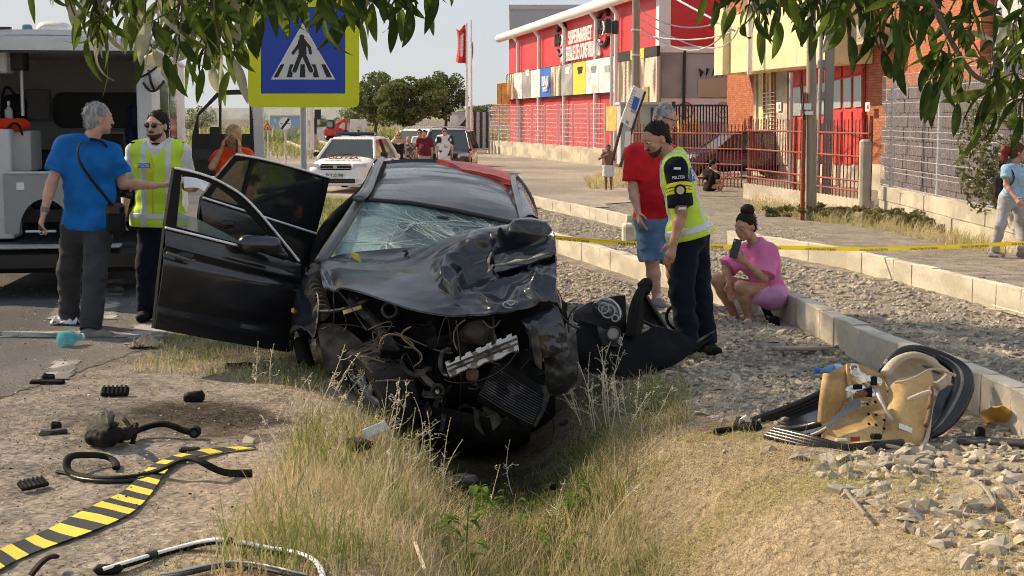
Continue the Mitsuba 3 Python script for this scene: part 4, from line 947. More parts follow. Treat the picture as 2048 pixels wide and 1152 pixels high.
# ================================================================ people
def skin(name, c, c2):
    mat(name, 0, rough=.55, spec=.35, fn=mottled(c, c2, 18, 3))
skin('skin_light', (.60, .37, .27), (.52, .29, .205)); skin('skin_tan', (.52, .295, .20), (.43, .225, .145)); skin('skin_dark', (.26, .14, .09), (.2, .105, .07))
def cloth(name, c, k=.75, weave=True):
    mat(name, 0, rough=.9, spec=.2, sheen=.3, fn=mottled(c, tuple(x * k for x in c), 9, 2))
cloth('cloth_blue', (.012, .155, .50)); cloth('cloth_charcoal', (.055, .057, .065)); cloth('cloth_navy', (.010, .013, .026)); cloth('cloth_white', (.72, .72, .74), .9)
cloth('cloth_red', (.58, .018, .025)); cloth('cloth_pink', (.72, .20, .42), .88); cloth('cloth_lilac', (.62, .30, .52), .88); cloth('cloth_denim', (.12, .22, .36), .7); cloth('cloth_orange', (.85, .075, .025))
cloth('cloth_black', (.014, .014, .016)); cloth('cloth_sky', (.34, .55, .78), .85); cloth('cloth_grey', (.42, .42, .45), .8); cloth('cloth_maroon', (.16, .025, .035)); cloth('cloth_khaki', (.5, .40, .27))
mat('hi_vis', 0, rough=.7, spec=.3, fn=mottled((.62, .87, .07), (.54, .79, .05), 5, 2))
mat('reflective', (.62, .65, .66), rough=.4, metal=.15)
mat('hair_dark', (.017, .012, .010), rough=.65, spec=.2); mat('hair_grey', 0, rough=.75, spec=.2, fn=mottled((.20, .20, .20), (.40, .40, .40), 70, 2, (1, 1, .25)))
mat('hair_brown', (.085, .045, .025), rough=.65, spec=.2); mat('hair_blond', 0, rough=.65, spec=.2, fn=mottled((.30, .19, .10), (.46, .33, .18), 60, 2, (1, 1, .2))); mat('hair_red', (.17, .025, .02), rough=.6, spec=.2)
mat('black_plastic', (.012, .012, .013), rough=.28); mat('rubber', (.011, .011, .011), rough=.75, spec=.2); mat('shoe_grey', (.22, .21, .2), rough=.8); mat('shoe_white', (.7, .69, .66), rough=.7); mat('eye_white', (.6, .58, .55), rough=.2); mat('lens_black', (.006, .006, .007), rough=.06, spec=.8)
mat('dress_print', 0, rough=.9, fn=lambda p, n, uv: mix((.012, .012, .014), (.75, .73, .7), smoothstep(.56, .6, noise(p.x * 7 + p.y * 3, p.y * 5, p.z * 4.5))))
mat('blouse_print', 0, rough=.9, fn=lambda p, n, uv: mix((.10, .09, .10), (.5, .42, .42), smoothstep(.45, .6, fbm(p.x * 14, p.y * 14, p.z * 14, 2))))
mat('shirt_print', 0, rough=.9, fn=lambda p, n, uv: mix((.03, .03, .04), (.74, .74, .76), smoothstep(.40, .46, fbm(p.x * 5, p.y * 5, p.z * 4, 2))))
UP = np.array([0, 0, 1.0])
def nrm(a): a = np.asarray(a, float); return a / np.linalg.norm(a)
def person(label, Y, J, f, hf, skin, s=1.0, h=.008, bulk=1.0, belly=0, curl=(.9, .9), hand=None, palm=None, toe=None, fem=False, group=None, tup=None):
    """J: joint -> (px, py, depth beside Y) as surveyed; l and r are the viewer's left and right"""
    P = {k: at(v[0], v[1], Y + v[2]) for k, v in J.items()}
    f, hf = nrm(f), nrm(hf)
    pc, sc = (P['hl'] + P['hr']) / 2, (P['sl'] + P['sr']) / 2
    up = nrm(sc - pc); lat = nrm(P['sr'] - P['sl']); lh = nrm(P['hr'] - P['hl'])
    f = nrm(f - up * (f @ up)); b = s * bulk
    hc = P['hd']; hu = nrm((tup if tup is not None else UP) - hf * (np.dot(tup if tup is not None else UP, hf))); hx_ = np.cross(hf, hu); R = np.stack([hx_, hf, hu], 1)
    L = lambda x, y, z: hc + R @ (np.array([x, y, z]) * s)
    ch = sc * .78 + pc * .22; wa = sc * .42 + pc * .58
    fl = (f, 1.22)
    torso = [cone(P['hl'] * .75 + pc * .25, P['hr'] * .75 + pc * .25, .118 * b, flat=(f, 1.12), k=.04)]
    wl = .052 if not fem else .03
    for sg in (-1, 1):
        torso += [cone(pc + lh * sg * .055 * b, wa + lat * sg * wl * b, .115 * b, .108 * b, (f, 1.15), .05), cone(wa + lat * sg * wl * b, ch + lat * sg * .075 * b, .108 * b, .118 * b, fl, .05), cone(ch + lat * sg * .07 * b, sc + lat * sg * .06 * b - up * .015 * s, .11 * b, .075 * b, fl, .05)]
        if fem: torso.append(ell(ch + f * .075 * s + lat * sg * .07 * s - up * .02 * s, np.array([.07, .07, .075]) * s, k=.04))
    torso.append(cone(P['sl'] * .94 + sc * .06, P['sr'] * .94 + sc * .06, .066 * b, k=.05))
    if belly: torso.append(ell(wa + f * .06 * s, np.array([.16, .16, .17]) * s * belly, k=.06))
    nb = sc + up * .02 * s - f * .015 * s
    for a in 'lr': torso.append(cone(nb + up * .045 * s - f * .01 * s, P['s' + a] * .8 + sc * .2 - f * .01, .042 * b, .05 * b, k=.035))
    neck = [cone(nb, L(0, -.02, -.075), .066 * b if not fem else .052 * s, .057 * b if not fem else .047 * s, k=.03)]
    head = [ell(L(0, -.012, .03), np.array([.076, .098, .088]) * s, R, .02), cone(L(0, .03, .0), L(0, .045, -.07), .064 * s, .040 * s, k=.025), ell(L(0, .066, -.095), np.array([.024, .02, .018]) * s, R, .02),
            cone(L(-.032, .045, -.055), L(.032, .045, -.055), .036 * s, k=.02), cone(L(0, .09, .012), L(0, .107, -.028), .008 * s, .0135 * s, k=.012), cone(L(-.018, .093, -.058), L(.018, .093, -.058), .0075 * s, k=.008),
            cone(L(-.045, .078, .036), L(.045, .078, .036), .011 * s, k=.014), ell(L(-.047, .066, -.022), np.array([.02, .018, .018]) * s, R, .015), ell(L(.047, .066, -.022), np.array([.02, .018, .018]) * s, R, .015)]
    for sg in (-1, 1): head.append(ell(L(sg * .077, -.008, -.008), np.array([.011, .02, .032]) * s, R, .008))
    arms, hands, legs, feet = [], [], [], []
    for i, a in enumerate('lr'):
        S, E, W = P['s' + a], P['e' + a], P['w' + a]; g = .9 if fem else 1.0
        arms += [cone(S, E, .054 * b * g, .041 * b * g), cone(E, E + (W - E) * .35, .042 * b * g, .041 * b * g, k=.02), cone(E + (W - E) * .35, W, .041 * b * g, .027 * s * g, k=.02)]
        hd = nrm((hand or {}).get(a, W - E)); pn = (palm or {}).get(a, None)
        pn = nrm(np.cross(np.cross(hd, pn if pn is not None else -lat * (-1 if a == 'l' else 1)), hd)); la = np.cross(hd, pn) * (1 if a == 'l' else -1)
        if (la @ f) < 0 and a not in (palm or {}): la = -la
        hands += [cone(W - hd * .01, W + hd * .08 * s, .027 * s, .036 * s, (pn, 1.7), .015)]
        for j in range(4):
            c = curl[i] * (1 + .12 * (j - 1.5)); q = W + hd * .082 * s + la * (1.5 - j) * .0195 * s; ln = (.043, .047, .044, .034)[j] * s; dcur = hd
            for m in range(3):
                an = c * (.35 + .35 * m); dcur = nrm(hd * math.cos(an) + pn * math.sin(an)); q2 = q + dcur * ln * (1, .65, .5)[m]
                hands.append(cone(q, q2, (.0098, .009, .0082)[m] * s, (.009, .0082, .007)[m] * s, k=.004)); q = q2
        q = W + hd * .025 * s + la * .03 * s; q2 = q + nrm(hd * .65 + la * .7 + pn * .25) * .045 * s; q3 = q2 + nrm(hd * .9 + la * .2 + pn * .5) * .033 * s
        hands += [cone(q, q2, .013 * s, .0105 * s, k=.01), cone(q2, q3, .0105 * s, .0085 * s, k=.004)]
        H, K, A = P['h' + a], P['k' + a], P['a' + a]
        legs += [cone(H, K, .088 * b, .056 * b, k=.04), cone(K, K + (A - K) * .35, .056 * b, .054 * b, k=.025), cone(K + (A - K) * .35, A, .054 * b, .036 * s, k=.025)]
        td = nrm((toe or {}).get(a, f) * np.array([1, 1, 0])); dn = -UP * .045 * s
        feet.append((A, A + dn - td * .035 * s, A + dn + td * .15 * s, td))
    footp = []
    for A, hl, tp, td in feet: footp += [cone(A, hl, .034 * s, .034 * s, k=.02), cone(hl, tp, .035 * s, .028 * s, (UP, 1.2), .02)]
    t = thing('person', label, 'person', group)
    eyes = [ell(L(sg * .031, .098, .012), np.array([.017, .012, .011]) * s, R) for sg in (-1, 1)]
    part(t, None, blob(torso + neck + head + arms + hands + legs + footp, h, minus=eyes if h < .009 else ()), skin, True)
    o = dict(t=t, P=P, L=L, R=R, f=f, up=up, lat=lat, lh=lh, pc=pc, sc=sc, ch=ch, wa=wa, s=s, b=b, torso=torso, feet=feet, h=h, fem=fem, seed=len(scene) % 97)
    if h < .009:
        for sg in (-1, 1): part(t, 'eye', trimesh.creation.icosphere(2, .0115 * s), 'eye_white', True, to_world=T().translate((L(sg * .031, .082, .012)).tolist())); part(t, 'pupil', trimesh.creation.icosphere(1, .0062 * s), 'lens_black', True, to_world=T().translate((L(sg * .031, .090, .011)).tolist()))
        part(t, 'mouth', blob([cone(L(-.022, .096, -.0575), L(.022, .096, -.0575), .0042 * s)], .003), 'lip', True)
    return o
mat('lip', (.30, .10, .08), rough=.5)
def shirt(o, m, sleeve=.55, hem=-.02, grow=.018, wr=.007, name='shirt', long=False, loose=1.0, label=None, cutneck=.05, slv=None):
    P, s, b = o['P'], o['s'], o['b']; pr = list(o['torso'])
    for a in 'lr':
        sl = (slv or {}).get(a, sleeve)
        S, E, W = P['s' + a], P['e' + a], P['w' + a]
        if long: pr += [cone(S, E, .056 * b, .048 * b), fcone(E, E + (W - E) * .97, .048 * b, .036 * b, k=.02)]
        elif sl: pr.append(fcone(S, S + (E - S) * sl, .058 * b, (.058 + .012 * loose) * b, k=.03))
    pr.append(cone(o['sc'] + o['up'] * .03 * s, o['sc'] + o['up'] * .05 * s, .066 * b, k=.03))
    c = [(o['pc'] + o['up'] * hem * s, -o['up']), (o['sc'] + o['up'] * (.105 if o['h'] < .012 else .09) * s, nrm(o['up'] + o['f'] * .35))]
    mn = [cone(o['sc'] + o['up'] * .06 * s + o['f'] * .02 * s, o['L'](0, -.02, -.05), .063 * b)]
    return part(o['t'], name, blob(pr, o['h'], minus=mn, grow=grow * s, wrinkle=wr, seed=o['seed'], cuts=c, wf=(7, 7, 10)), m, True, label=label)
def trousers(o, m, to=1.0, grow=.014, wr=.008, top=.04, name='trousers', taper=1.0, label=None, wide=1.0):
    P, s, b = o['P'], o['s'], o['b']; pr = list(o['torso'][:3])
    for a in 'lr':
        H, K, A = P['h' + a], P['k' + a], P['a' + a]
        if to <= 1: pr.append(fcone(H, H + (K - H) * to, .092 * b, (.092 + (.07 * wide - .092) * to) * b, k=.035))
        else: pr += [cone(H, K, .092 * b, .064 * b * wide, k=.035), fcone(K, K + (A - K) * (to - 1), .064 * b * wide, .056 * b * taper, k=.03)]
    return part(o['t'], name, blob(pr, o['h'], grow=grow * s, wrinkle=wr, seed=o['seed'] + 3, cuts=[(o['pc'] + o['up'] * top * s, o['up'])], wf=(8, 8, 12)), m, True, label=label)
def shoes(o, m, sole='shoe_white', sk=None, low=False):
    s = o['s']
    for A, hl, tp, td in o['feet']:
        g = min(hl[2], tp[2]) - .036 * s
        pr = [cone(A - UP * .01, hl, .04 * s, .044 * s, k=.03), cone(hl, hl * .4 + tp * .6, .044 * s, .043 * s, (UP, 1.0), .03), cone(hl * .45 + tp * .55, tp, .043 * s, .036 * s, (UP, 1.25), .02)]
        k = part(o['t'], 'shoe', blob(pr, o['h'] * .9, grow=.004, cuts=[(A + UP * (.015 if not low else -.02), UP), ([0, 0, g], -UP)]), m, True)
        part(k, 'sole', blob([cone(hl, tp, .047 * s, .04 * s)], o['h'] * .9, grow=.003, cuts=[([0, 0, g + .022 * s], UP), ([0, 0, g - .006], -UP)]), sole, True)
        if sk: part(o['t'], 'sock', blob([fcone(A, A + UP * .055, .041 * s, .042 * s)], o['h'] * .8), sk, True)
def hair(o, m, line=.055, drop=.062, grow=.009, tilt=.65, extra=(), name='hair', bump_=.0022):
    L, R, s = o['L'], o['R'], o['s']; n = R @ nrm([0, .75, -tilt])
    pr = [ell(L(0, -.021, .036), np.array([.077, .097, .089]) * s, R, .02), ell(L(0, -.052, -.02), np.array([.062, .055, .07]) * s, R, .02)]
    m1 = blob(pr, min(o['h'], .007), grow=grow * s, wrinkle=bump_, wf=(45, 45, 30), seed=o['seed'], cuts=[(L(0, line + .02, drop), n)], minus=[ell(L(0, .088, .004), np.array([.068, .068, .080]) * s, R)])
    if o['h'] < .012:      # loose tufts break up the outline
        q = np.random.default_rng(o['seed']); lk = []; loc = ((m1.vertices - o['L'](0, 0, 0)) / s) @ R; nn = meshkit.arrays(m1, True)[2]
        ok = np.flatnonzero(((m1.vertices - o['L'](0, -.02, .03)) * nn).sum(1) > .055 * s)
        for i in q.choice(ok, min(110, len(ok)), replace=False):
            d = nrm(nn[i] * .35 + R @ np.array([q.normal(0, .35), -.8, .35 if loc[i][2] > .06 else -.5])); p0 = m1.vertices[i] - nn[i] * .002; l = q.uniform(.012, .022) * s
            lk.append(tube([p0 - d * .006, p0 + d * l * .5 + nn[i] * .003, p0 + d * l], [.0048 * s, .0036 * s, .0006], 4))
        m1 = cat([m1] + lk)
    k = part(o['t'], name, m1, m, True)
    if len(extra): part(k, 'locks', blob(list(extra), min(o['h'], .007), wrinkle=.004, wf=(30, 30, 12)), m, True)
def brows(o, m='hair_dark'):
    L, s = o['L'], o['s']
    for sg in (-1, 1): part(o['t'], 'eyebrow', blob([cone(L(sg * .016, .0895, .034), L(sg * .047, .080, .035), .005 * s, .0035 * s)], .004), m, True)
mat('stubble', (.075, .048, .036), rough=.8, spec=.2)
def beard(o, m='stubble', grow=.002):
    L, R, s = o['L'], o['R'], o['s']
    pr = [cone(L(0, .035, -.04), L(0, .046, -.072), .058 * s, .041 * s, k=.02), ell(L(0, .066, -.095), np.array([.026, .021, .02]) * s, R, .02), cone(L(-.034, .045, -.055), L(.034, .045, -.055), .037 * s, k=.02)]
    mo = [cone(L(-.024, .1, -.06), L(.024, .1, -.06), .0125 * s)]
    part(o['t'], 'beard', blob(pr, .005, grow=grow * s, cuts=[(L(0, 0, -.045), R @ nrm([0, .25, 1]))], minus=mo), m, True)
    part(o['t'], 'moustache', blob([cone(L(-.022, .094, -.046), L(.022, .094, -.046), .0065 * s)], .004), 'hair_dark' if grow > .0015 else m, True)
    if grow > .0015: part(o['t'], 'goatee', blob([ell(L(0, .072, -.098), np.array([.026, .02, .022]) * s, R)], .004, grow=.003), 'hair_dark', True)
def vest(o, back=True, hem=-.08):
    P, s, b, t = o['P'], o['s'], o['b'], o['t']
    mn = [cone(P['s' + a] + (P['s' + a] - o['sc']) * .12, P['e' + a], .082 * b, .08 * b) for a in 'lr']
    cu = [(o['pc'] + o['up'] * hem * s, -o['up']), (o['sc'] + o['up'] * .11 * s, nrm(o['up'] + o['f'] * .5))]
    mn += [cone(o['sc'] + o['up'] * .06 * s + o['f'] * .05 * s, o['L'](0, -.02, -.05), .085 * b), cone(o['sc'] - o['up'] * .06 * s + o['f'] * .13 * s, o['sc'] + o['up'] * .06 * s + o['f'] * .08 * s, .02 * b, .06 * b)]
    pr = list(o['torso']) + [cone(o['pc'] - o['lh'] * .1, o['pc'] + o['lh'] * .1, .125 * b, k=.05)]
    k = part(t, 'safety_vest', blob(pr, o['h'], grow=.024, wrinkle=.007, seed=3, cuts=cu, minus=mn, wf=(6, 6, 8)), 'hi_vis', True)
    for c, n, w in ((o['pc'] + o['up'] * .045, o['up'], .026), (o['ch'] - o['lat'] * .105, o['lat'], .026), (o['ch'] + o['lat'] * .105, o['lat'], .026)):
        part(k, 'reflective_strip', blob(pr, o['h'], grow=.0285, wrinkle=.007, seed=3, cuts=cu + [(c + n * w, n), (c - n * w, -n)], minus=mn, wf=(6, 6, 8)), 'reflective', True)
    return k
def shades(o):
    L, R, s = o['L'], o['R'], o['s']
    k = part(o['t'], 'sunglasses', blob([ell(L(sg * .033, .094, .010), np.array([.030, .010, .022]) * s, R, .004) for sg in (-1, 1)] + [cone(L(-.062, .088, .02), L(.062, .088, .02), .005 * s, k=.004)], .004), 'lens_black', True)
    part(k, 'temple', [tube([L(sg * .064, .086, .018), L(sg * .08, .0, .012)], .0025, 6) for sg in (-1, 1)], 'black_plastic')
def belt(o, m='cloth_black', up_=.05, w=.022):
    part(o['t'], 'belt', blob(o['torso'][:3], o['h'], grow=.02, cuts=[(o['pc'] + o['up'] * (up_ + w), o['up']), (o['pc'] + o['up'] * (up_ - w), -o['up'])]), m, True)
# --- man in blue shirt, seen from behind
o = person('grey haired man in bright blue shirt seen from behind, arm held out to the policeman', 12.0,
    dict(hd=(198, 238, 0), sl=(131, 292, -.05), sr=(222, 306, .1), el=(103, 368, -.1), wl=(88, 425, -.15), er=(246, 368, .12), wr=(312, 371, .2), hl=(152, 452, .05), hr=(198, 452, 0), kl=(138, 540, .2), kr=(190, 552, -.2), al=(139, 630, .35), ar=(182, 658, -.32)),
    (.45, .9, 0), (.85, .5, -.05), 'skin_light', 1.04, belly=.95, hand={'r': (1, .1, .08)}, palm={'r': (0, .3, 1)}, curl=(1.1, .25), toe={'l': (.7, .5, 0), 'r': (.95, -.2, 0)})
hair(o, 'hair_grey', .045, .05, .006); brows(o, 'hair_grey')
shirt(o, 'cloth_blue', .62, -.03, .022, .009); trousers(o, 'cloth_charcoal', 1.97, .015, .011, wide=1.1, taper=1.15, top=.02); shoes(o, 'shoe_grey', 'shoe_white')
part(o['t'], 'wristwatch', blob([fcone(o['P']['wl'] + nrm(o['P']['el'] - o['P']['wl']) * .02, o['P']['wl'] + nrm(o['P']['el'] - o['P']['wl']) * .045, .036, .037)], .006), 'shoe_grey', True)
part(o['t'], 'collar', blob([cone(o['sc'] + o['up'] * .035, o['sc'] + o['up'] * .06 - o['f'] * .02, .07, .064)], .006, cuts=[(o['sc'] + o['up'] * .065, o['up'])]), 'cloth_blue', True)
g_ = at(231, 430, 11.72)
bg = thing('shoulder_bag', 'small black shoulder bag hanging at the hip of the man in blue', 'bag')
part(bg, 'pouch', noisy(bx(.15, .09, .24, g_ - [0, 0, .03], .03).subdivide().subdivide(), .006, 14), 'cloth_black', smooth=40)
part(bg, 'flap', bx(.155, .1, .11, g_ + [0, -.004, .04], .03), 'black_plastic')
part(bg, 'strap', tube(spline([at(162, 284, 11.8), at(155, 300, 11.78), at(176, 350, 11.74), at(214, 398, 11.68), g_ + [-.02, -.03, .08]], 24), .026, 8, flat=.2), 'cloth_black', True)
cm_ = thing('keys', 'small dark key fob held in the left hand of the man in blue', 'keys')
part(cm_, 'fob', bx(.05, .03, .07, o['P']['wl'] + [-.015, -.03, -.11], .012), 'black_plastic'); part(cm_, 'ring', tube([o['P']['wl'] + [-.015 + .018 * math.cos(a), -.035, -.155 + .018 * math.sin(a)] for a in np.linspace(0, 6.28, 13)[:-1]], .003, 5, closed=True), 'galvanised')
ph = thing('camera', 'black camera hanging in front of the man in blue', 'camera'); q = at(243, 384, 12.15)
part(ph, 'body', bx(.13, .06, .085, q, .015), 'black_plastic'); part(ph, 'lens', tube([q + [.02, -.02, -.01], q + [.1, -.04, -.03]], [.032, .03], 14), 'black_plastic', True)
part(ph, 'neck_strap', tube(spline([q + [-.05, 0, .04], at(222, 320, 12.1), at(206, 285, 11.95), at(180, 278, 11.9)], 14), .013, 6, flat=.25), 'print_yellow' if 0 else 'cloth_black', True)
# --- policeman with sunglasses
o = person('bearded policeman in sunglasses and yellow vest over white shirt, holding papers', 12.6,
    dict(hd=(314, 252, 0), sl=(270, 303, 0), sr=(364, 303, 0), el=(254, 372, .1), wl=(248, 428, -.08), er=(374, 372, .06), wr=(388, 378, -.16), hl=(302, 442, 0), hr=(334, 442, 0), kl=(291, 528, -.06), kr=(314, 528, .05), al=(291, 620, .0), ar=(312, 612, .14)),
    (-.12, -1, 0), (-.35, -.93, -.05), 'skin_light', 1.0, hand={'r': (.3, -.6, .25)}, palm={'r': (-.2, .2, 1)}, curl=(.8, 1.2), toe={'l': (-.05, -1, 0), 'r': (.3, -1, 0)})
hair(o, 'hair_dark', .05, .062, .006); brows(o); beard(o); shades(o)
shirt(o, 'cloth_white', .78, -.05, .013); trousers(o, 'cloth_navy', 1.98, .012, .010, wide=1.0, taper=1.0); belt(o); shoes(o, 'cloth_black', 'rubber')
v1 = vest(o, hem=-.045)
part(o['t'], 'shirt_collar', blob([cone(o['sc'] + o['up'] * .035, o['sc'] + o['up'] * .062, .071, .062)], .006, cuts=[(o['sc'] + o['up'] * .075, o['up']), (o['sc'] + o['f'] * .055, o['f'])]), 'cloth_black', True)
for a in 'lr': part(o['t'], 'shoulder_mark', bx(.05, .1, .02, o['P']['s' + a] + [0, 0, .072], .008), 'cloth_black')
part(v1, 'zip', bx(.012, .012, .46, o['wa'] + o['f'] * .145 + [0, 0, .06]), 'print_yellow')
q = at(288, 331, 12.415)
part(v1, 'name_panel', bx(.1, .012, .036, q), 'print_blue'); part(v1, 'lettering', text('POLITIA', .022, q + [0, -.008, 0], (1, 0, 0), (0, -1, 0), .004, True, .085), 'print_white')
part(v1, 'badge', bx(.045, .012, .035, at(298, 342, 12.41)), 'print_yellow')
part(o['t'], 'sleeve_badge', blob([ell(o['P']['sl'] + (o['P']['el'] - o['P']['sl']) * .45 + [-.06, -.045, 0], np.array([.032, .03, .04]))], .006), 'print_tan', True)
pp_ = thing('papers', 'loose white papers held by the policeman in sunglasses', 'papers')
for i in range(3): part(pp_, 'sheet', patch([[at(366 + 2 * i, 352 + 3 * i, 12.28 - .02 * i), at(398, 347 + 3 * i, 12.34 - .02 * i), at(422, 361 + 2 * i, 12.3 - .02 * i)], [at(368, 372 + 2 * i, 12.18 - .02 * i), at(396, 368 + 4 * i, 12.22 - .02 * i), at(414 - 2 * i, 384 + i, 12.16 - .02 * i)]], 8, 10, .002, 2), 'print_white', True)
# --- woman on the phone
o = person('fair haired woman in orange top talking on a phone behind the car doors', 16.0,
    dict(hd=(466, 273, 0), sl=(441, 311, 0), sr=(493, 311, 0), el=(424, 334, -.18), wl=(443, 300, -.14), er=(508, 338, -.16), wr=(478, 303, -.13), hl=(453, 408, 0), hr=(482, 408, 0), kl=(452, 485, -.02), kr=(482, 485, 0), al=(452, 553, 0), ar=(482, 553, 0)),
    (-.1, -1, 0), (-.3, -.93, -.15), 'skin_tan', .93, fem=True, h=.0085, hand={'l': (.25, .1, 1), 'r': (.05, .15, 1)}, curl=(.7, .9), palm={'l': (1, .2, 0), 'r': (-1, .2, 0)})
L = o['L']; hair(o, 'hair_blond', .05, .065, .009, extra=[cone(L(0, -.09, 0), L(0, -.12, -.07), .05, .03)]); brows(o, 'hair_brown')
shirt(o, 'cloth_orange', .5, -.06, .014); trousers(o, 'cloth_navy', 1.95); shoes(o, 'cloth_black', 'rubber')
part(o['t'], 'collar', blob([cone(o['sc'] + o['up'] * .03, o['sc'] + o['up'] * .05, .072, .062)], .007, cuts=[(o['sc'] + o['up'] * .06, o['up'])]), 'cloth_black', True)
part(o['t'], 'glasses', [tube([L(sg * .032 + .022 * math.cos(a), .1, .01 + .018 * math.sin(a)) for a in np.linspace(0, 6.28, 15)[:-1]], .0022, 5, closed=True) for sg in (-1, 1)], 'black_plastic')
single('phone', bx(.02, .07, .14, o['P']['wr'] + [-.018, .0, .06], .008), 'black_plastic', 'dark phone held to the ear of the woman in orange', 'phone')
# --- policeman looking at the wreck
o = person('policeman in yellow vest and navy uniform looking down at the torn bumper', 10.75,
    dict(hd=(1312, 278, 0), sl=(1352, 336, -.20), sr=(1347, 330, .22), el=(1363, 424, -.27), wl=(1347, 486, -.3), er=(1352, 420, .3), wr=(1348, 478, .24), hl=(1374, 470, -.09), hr=(1386, 468, .10), kl=(1362, 578, -.12), kr=(1398, 578, .12), al=(1378, 684, -.1), ar=(1412, 684, .1)),
    (-.93, .24, -.1), (-.80, -.38, -.42), 'skin_tan', 1.0, curl=(.9, .9), toe={'l': (-.3, -.9, 0), 'r': (.4, -.9, 0)})
hair(o, 'hair_dark', .03, .062, .002, bump_=.0012); brows(o); beard(o, 'stubble', .0012)
shirt(o, 'cloth_navy', .82, -.04, .014, name='uniform_shirt', loose=1.3); trousers(o, 'cloth_navy', 1.98, .014, .012, wide=1.15, taper=1.15); belt(o); shoes(o, 'cloth_black', 'rubber')
v2 = vest(o, hem=-.02)
S, E = o['P']['sl'], o['P']['el']; d = E - S
for a, b_, m in ((.36, .62, 'print_yellow'),): part(o['t'], 'sleeve_band', blob([fcone(S + d * a, S + d * b_, .0885, .0925)], .006, cuts=[(S + d * a, -d)]), 'sleeve_yellow', True)
mat('sleeve_yellow', (.75, .68, .03), rough=.8)
for a, b_ in ((.45, .48), (.52, .55)): part(o['t'], 'sleeve_stripe', blob([fcone(S + d * a, S + d * b_, .0915, .0935)], .005, cuts=[(S + d * a, -d)]), 'cloth_navy', True)
q = S + d * .49 + [0, -.096, 0]; k = part(o['t'], 'sleeve_badge', ydisc(.042, .012, q), 'cloth_navy'); part(k, 'emblem', ydisc(.028, .008, q - [0, .008, 0]), 'print_tan'); part(k, 'emblem', ydisc(.012, .006, q - [0, .013, 0]), 'print_yellow')
part(o['t'], 'sleeve_title', text('POLITIA', .02, S + d * .2 + [0, -.086, 0], (1, 0, .08), (0, -1, 0), .006, True, .09), 'print_white')
for a, b_ in ((.0, .03), (.9, .93)): part(o['t'], 'sleeve_flash', bx(.05, .01, .016, S + d * a + [0, -.086, .0]), 'print_white')
qn = nrm(np.array([.72, -.68, .12])); qx = nrm(np.cross([0, 0, 1], qn)); c0 = o['ch'] + o['up'] * .035
bp = blob(list(o['torso']), .006, grow=.030, wrinkle=.007, seed=3, wf=(6, 6, 8), cuts=[(c0 + o['up'] * .05, o['up']), (c0 - o['up'] * .05, -o['up']), (c0 + qx * .1, qx), (c0 - qx * .1, -qx), (c0 + qn * .06, -qn)])
part(v2, 'back_panel', bp, 'print_blue', True)
tx = meshkit.text_mesh('POLITIA', .07, .004, True); lo, hi = tx.bounds; tx = tx.subdivide_to_size(.02); tx.apply_scale([.17 / (hi[0] - lo[0]), 1, 1]); tx.apply_translation([-.085, -.035, 0])
from scipy.spatial import cKDTree
kd = cKDTree(np.stack([(bp.vertices - c0) @ qx, (bp.vertices - c0) @ o['up']], 1)[((bp.vertices - c0) @ qn) > .09]); hh = ((bp.vertices - c0) @ qn)[((bp.vertices - c0) @ qn) > .09]
tv = tx.vertices; dd = hh[kd.query(tv[:, :2], k=6)[1]].max(1); tx.vertices = c0 + tv[:, :1] * qx + tv[:, 1:2] * o['up'] + (dd + .003 + tv[:, 2])[:, None] * qn
part(v2, 'lettering', tx, 'print_white')
# --- man in red
o = person('heavy grey haired man in red shirt and denim shorts behind the policeman', 13.5,
    dict(hd=(1331, 238, 0), sl=(1268, 308, -.05), sr=(1340, 308, .1), el=(1266, 376, -.08), wl=(1276, 424, -.14), er=(1352, 376, .15), wr=(1360, 428, .1), hl=(1296, 436, 0), hr=(1334, 436, .05), kl=(1304, 522, -.02), kr=(1342, 522, .12), al=(1314, 598, .0), ar=(1352, 592, .25)),
    (.45, -.85, 0), (.75, -.45, -.25), 'skin_light', 1.04, bulk=1.08, belly=1.05, toe={'l': (.2, -1, 0), 'r': (.3, -1, 0)})
hair(o, 'hair_grey', .04, .055, .004); brows(o, 'hair_grey'); L = o['L']
part(o['t'], 'glasses', [tube([L(sg * .08, 0, .02), L(sg * .066, .09, .02), L(sg * .02, .105, .015)], .003, 5) for sg in (-1, 1)], 'black_plastic')
shirt(o, 'cloth_red', .72, -.0, .016, .010); trousers(o, 'cloth_denim', .93, .018, .008, name='denim_shorts', wide=1.35); shoes(o, 'shoe_grey', 'shoe_white', 'cloth_white')
part(o['t'], 'tattoo', blob([cone(o['P']['sl'] * .3 + o['P']['el'] * .7, o['P']['sl'] * .12 + o['P']['el'] * .88, .0475, .0455)], .006, wrinkle=.003, wf=(30, 30, 30)), 'tattoo', True)
mat('tattoo', (.20, .13, .10), rough=.7)
# --- squatting woman in pink
o = person('woman in pink top and lilac shorts squatting by the kerb with a phone', 12.6,
    dict(hd=(1491, 453, 0), sl=(1496, 502, .16), sr=(1537, 505, -.1), el=(1452, 538, .08), wl=(1458, 566, -.02), er=(1528, 556, -.24), wr=(1489, 524, -.30), hl=(1536, 586, .13), hr=(1546, 590, -.07), kl=(1434, 560, .08), kr=(1482, 574, -.22), al=(1468, 628, .16), ar=(1497, 632, -.08)),
    (-.85, -.45, 0), (-.68, -.62, -.32), 'skin_tan', .95, fem=True, h=.0075, hand={'l': (.1, -.3, -1), 'r': (-.85, -.1, .5)}, palm={'r': (-.2, .9, .3)}, curl=(.5, 1.1), toe={'l': (-.7, -.6, 0), 'r': (-.2, -.9, 0)})
L = o['L']; hair(o, 'hair_dark', .038, .065, .004, extra=[ell(L(0, -.07, .125), np.array([.06, .06, .055]))]); brows(o)
part(o['t'], 'hair_band', blob([ell(L(0, -.055, .1), np.array([.04, .04, .012]))], .005), 'cloth_black', True)
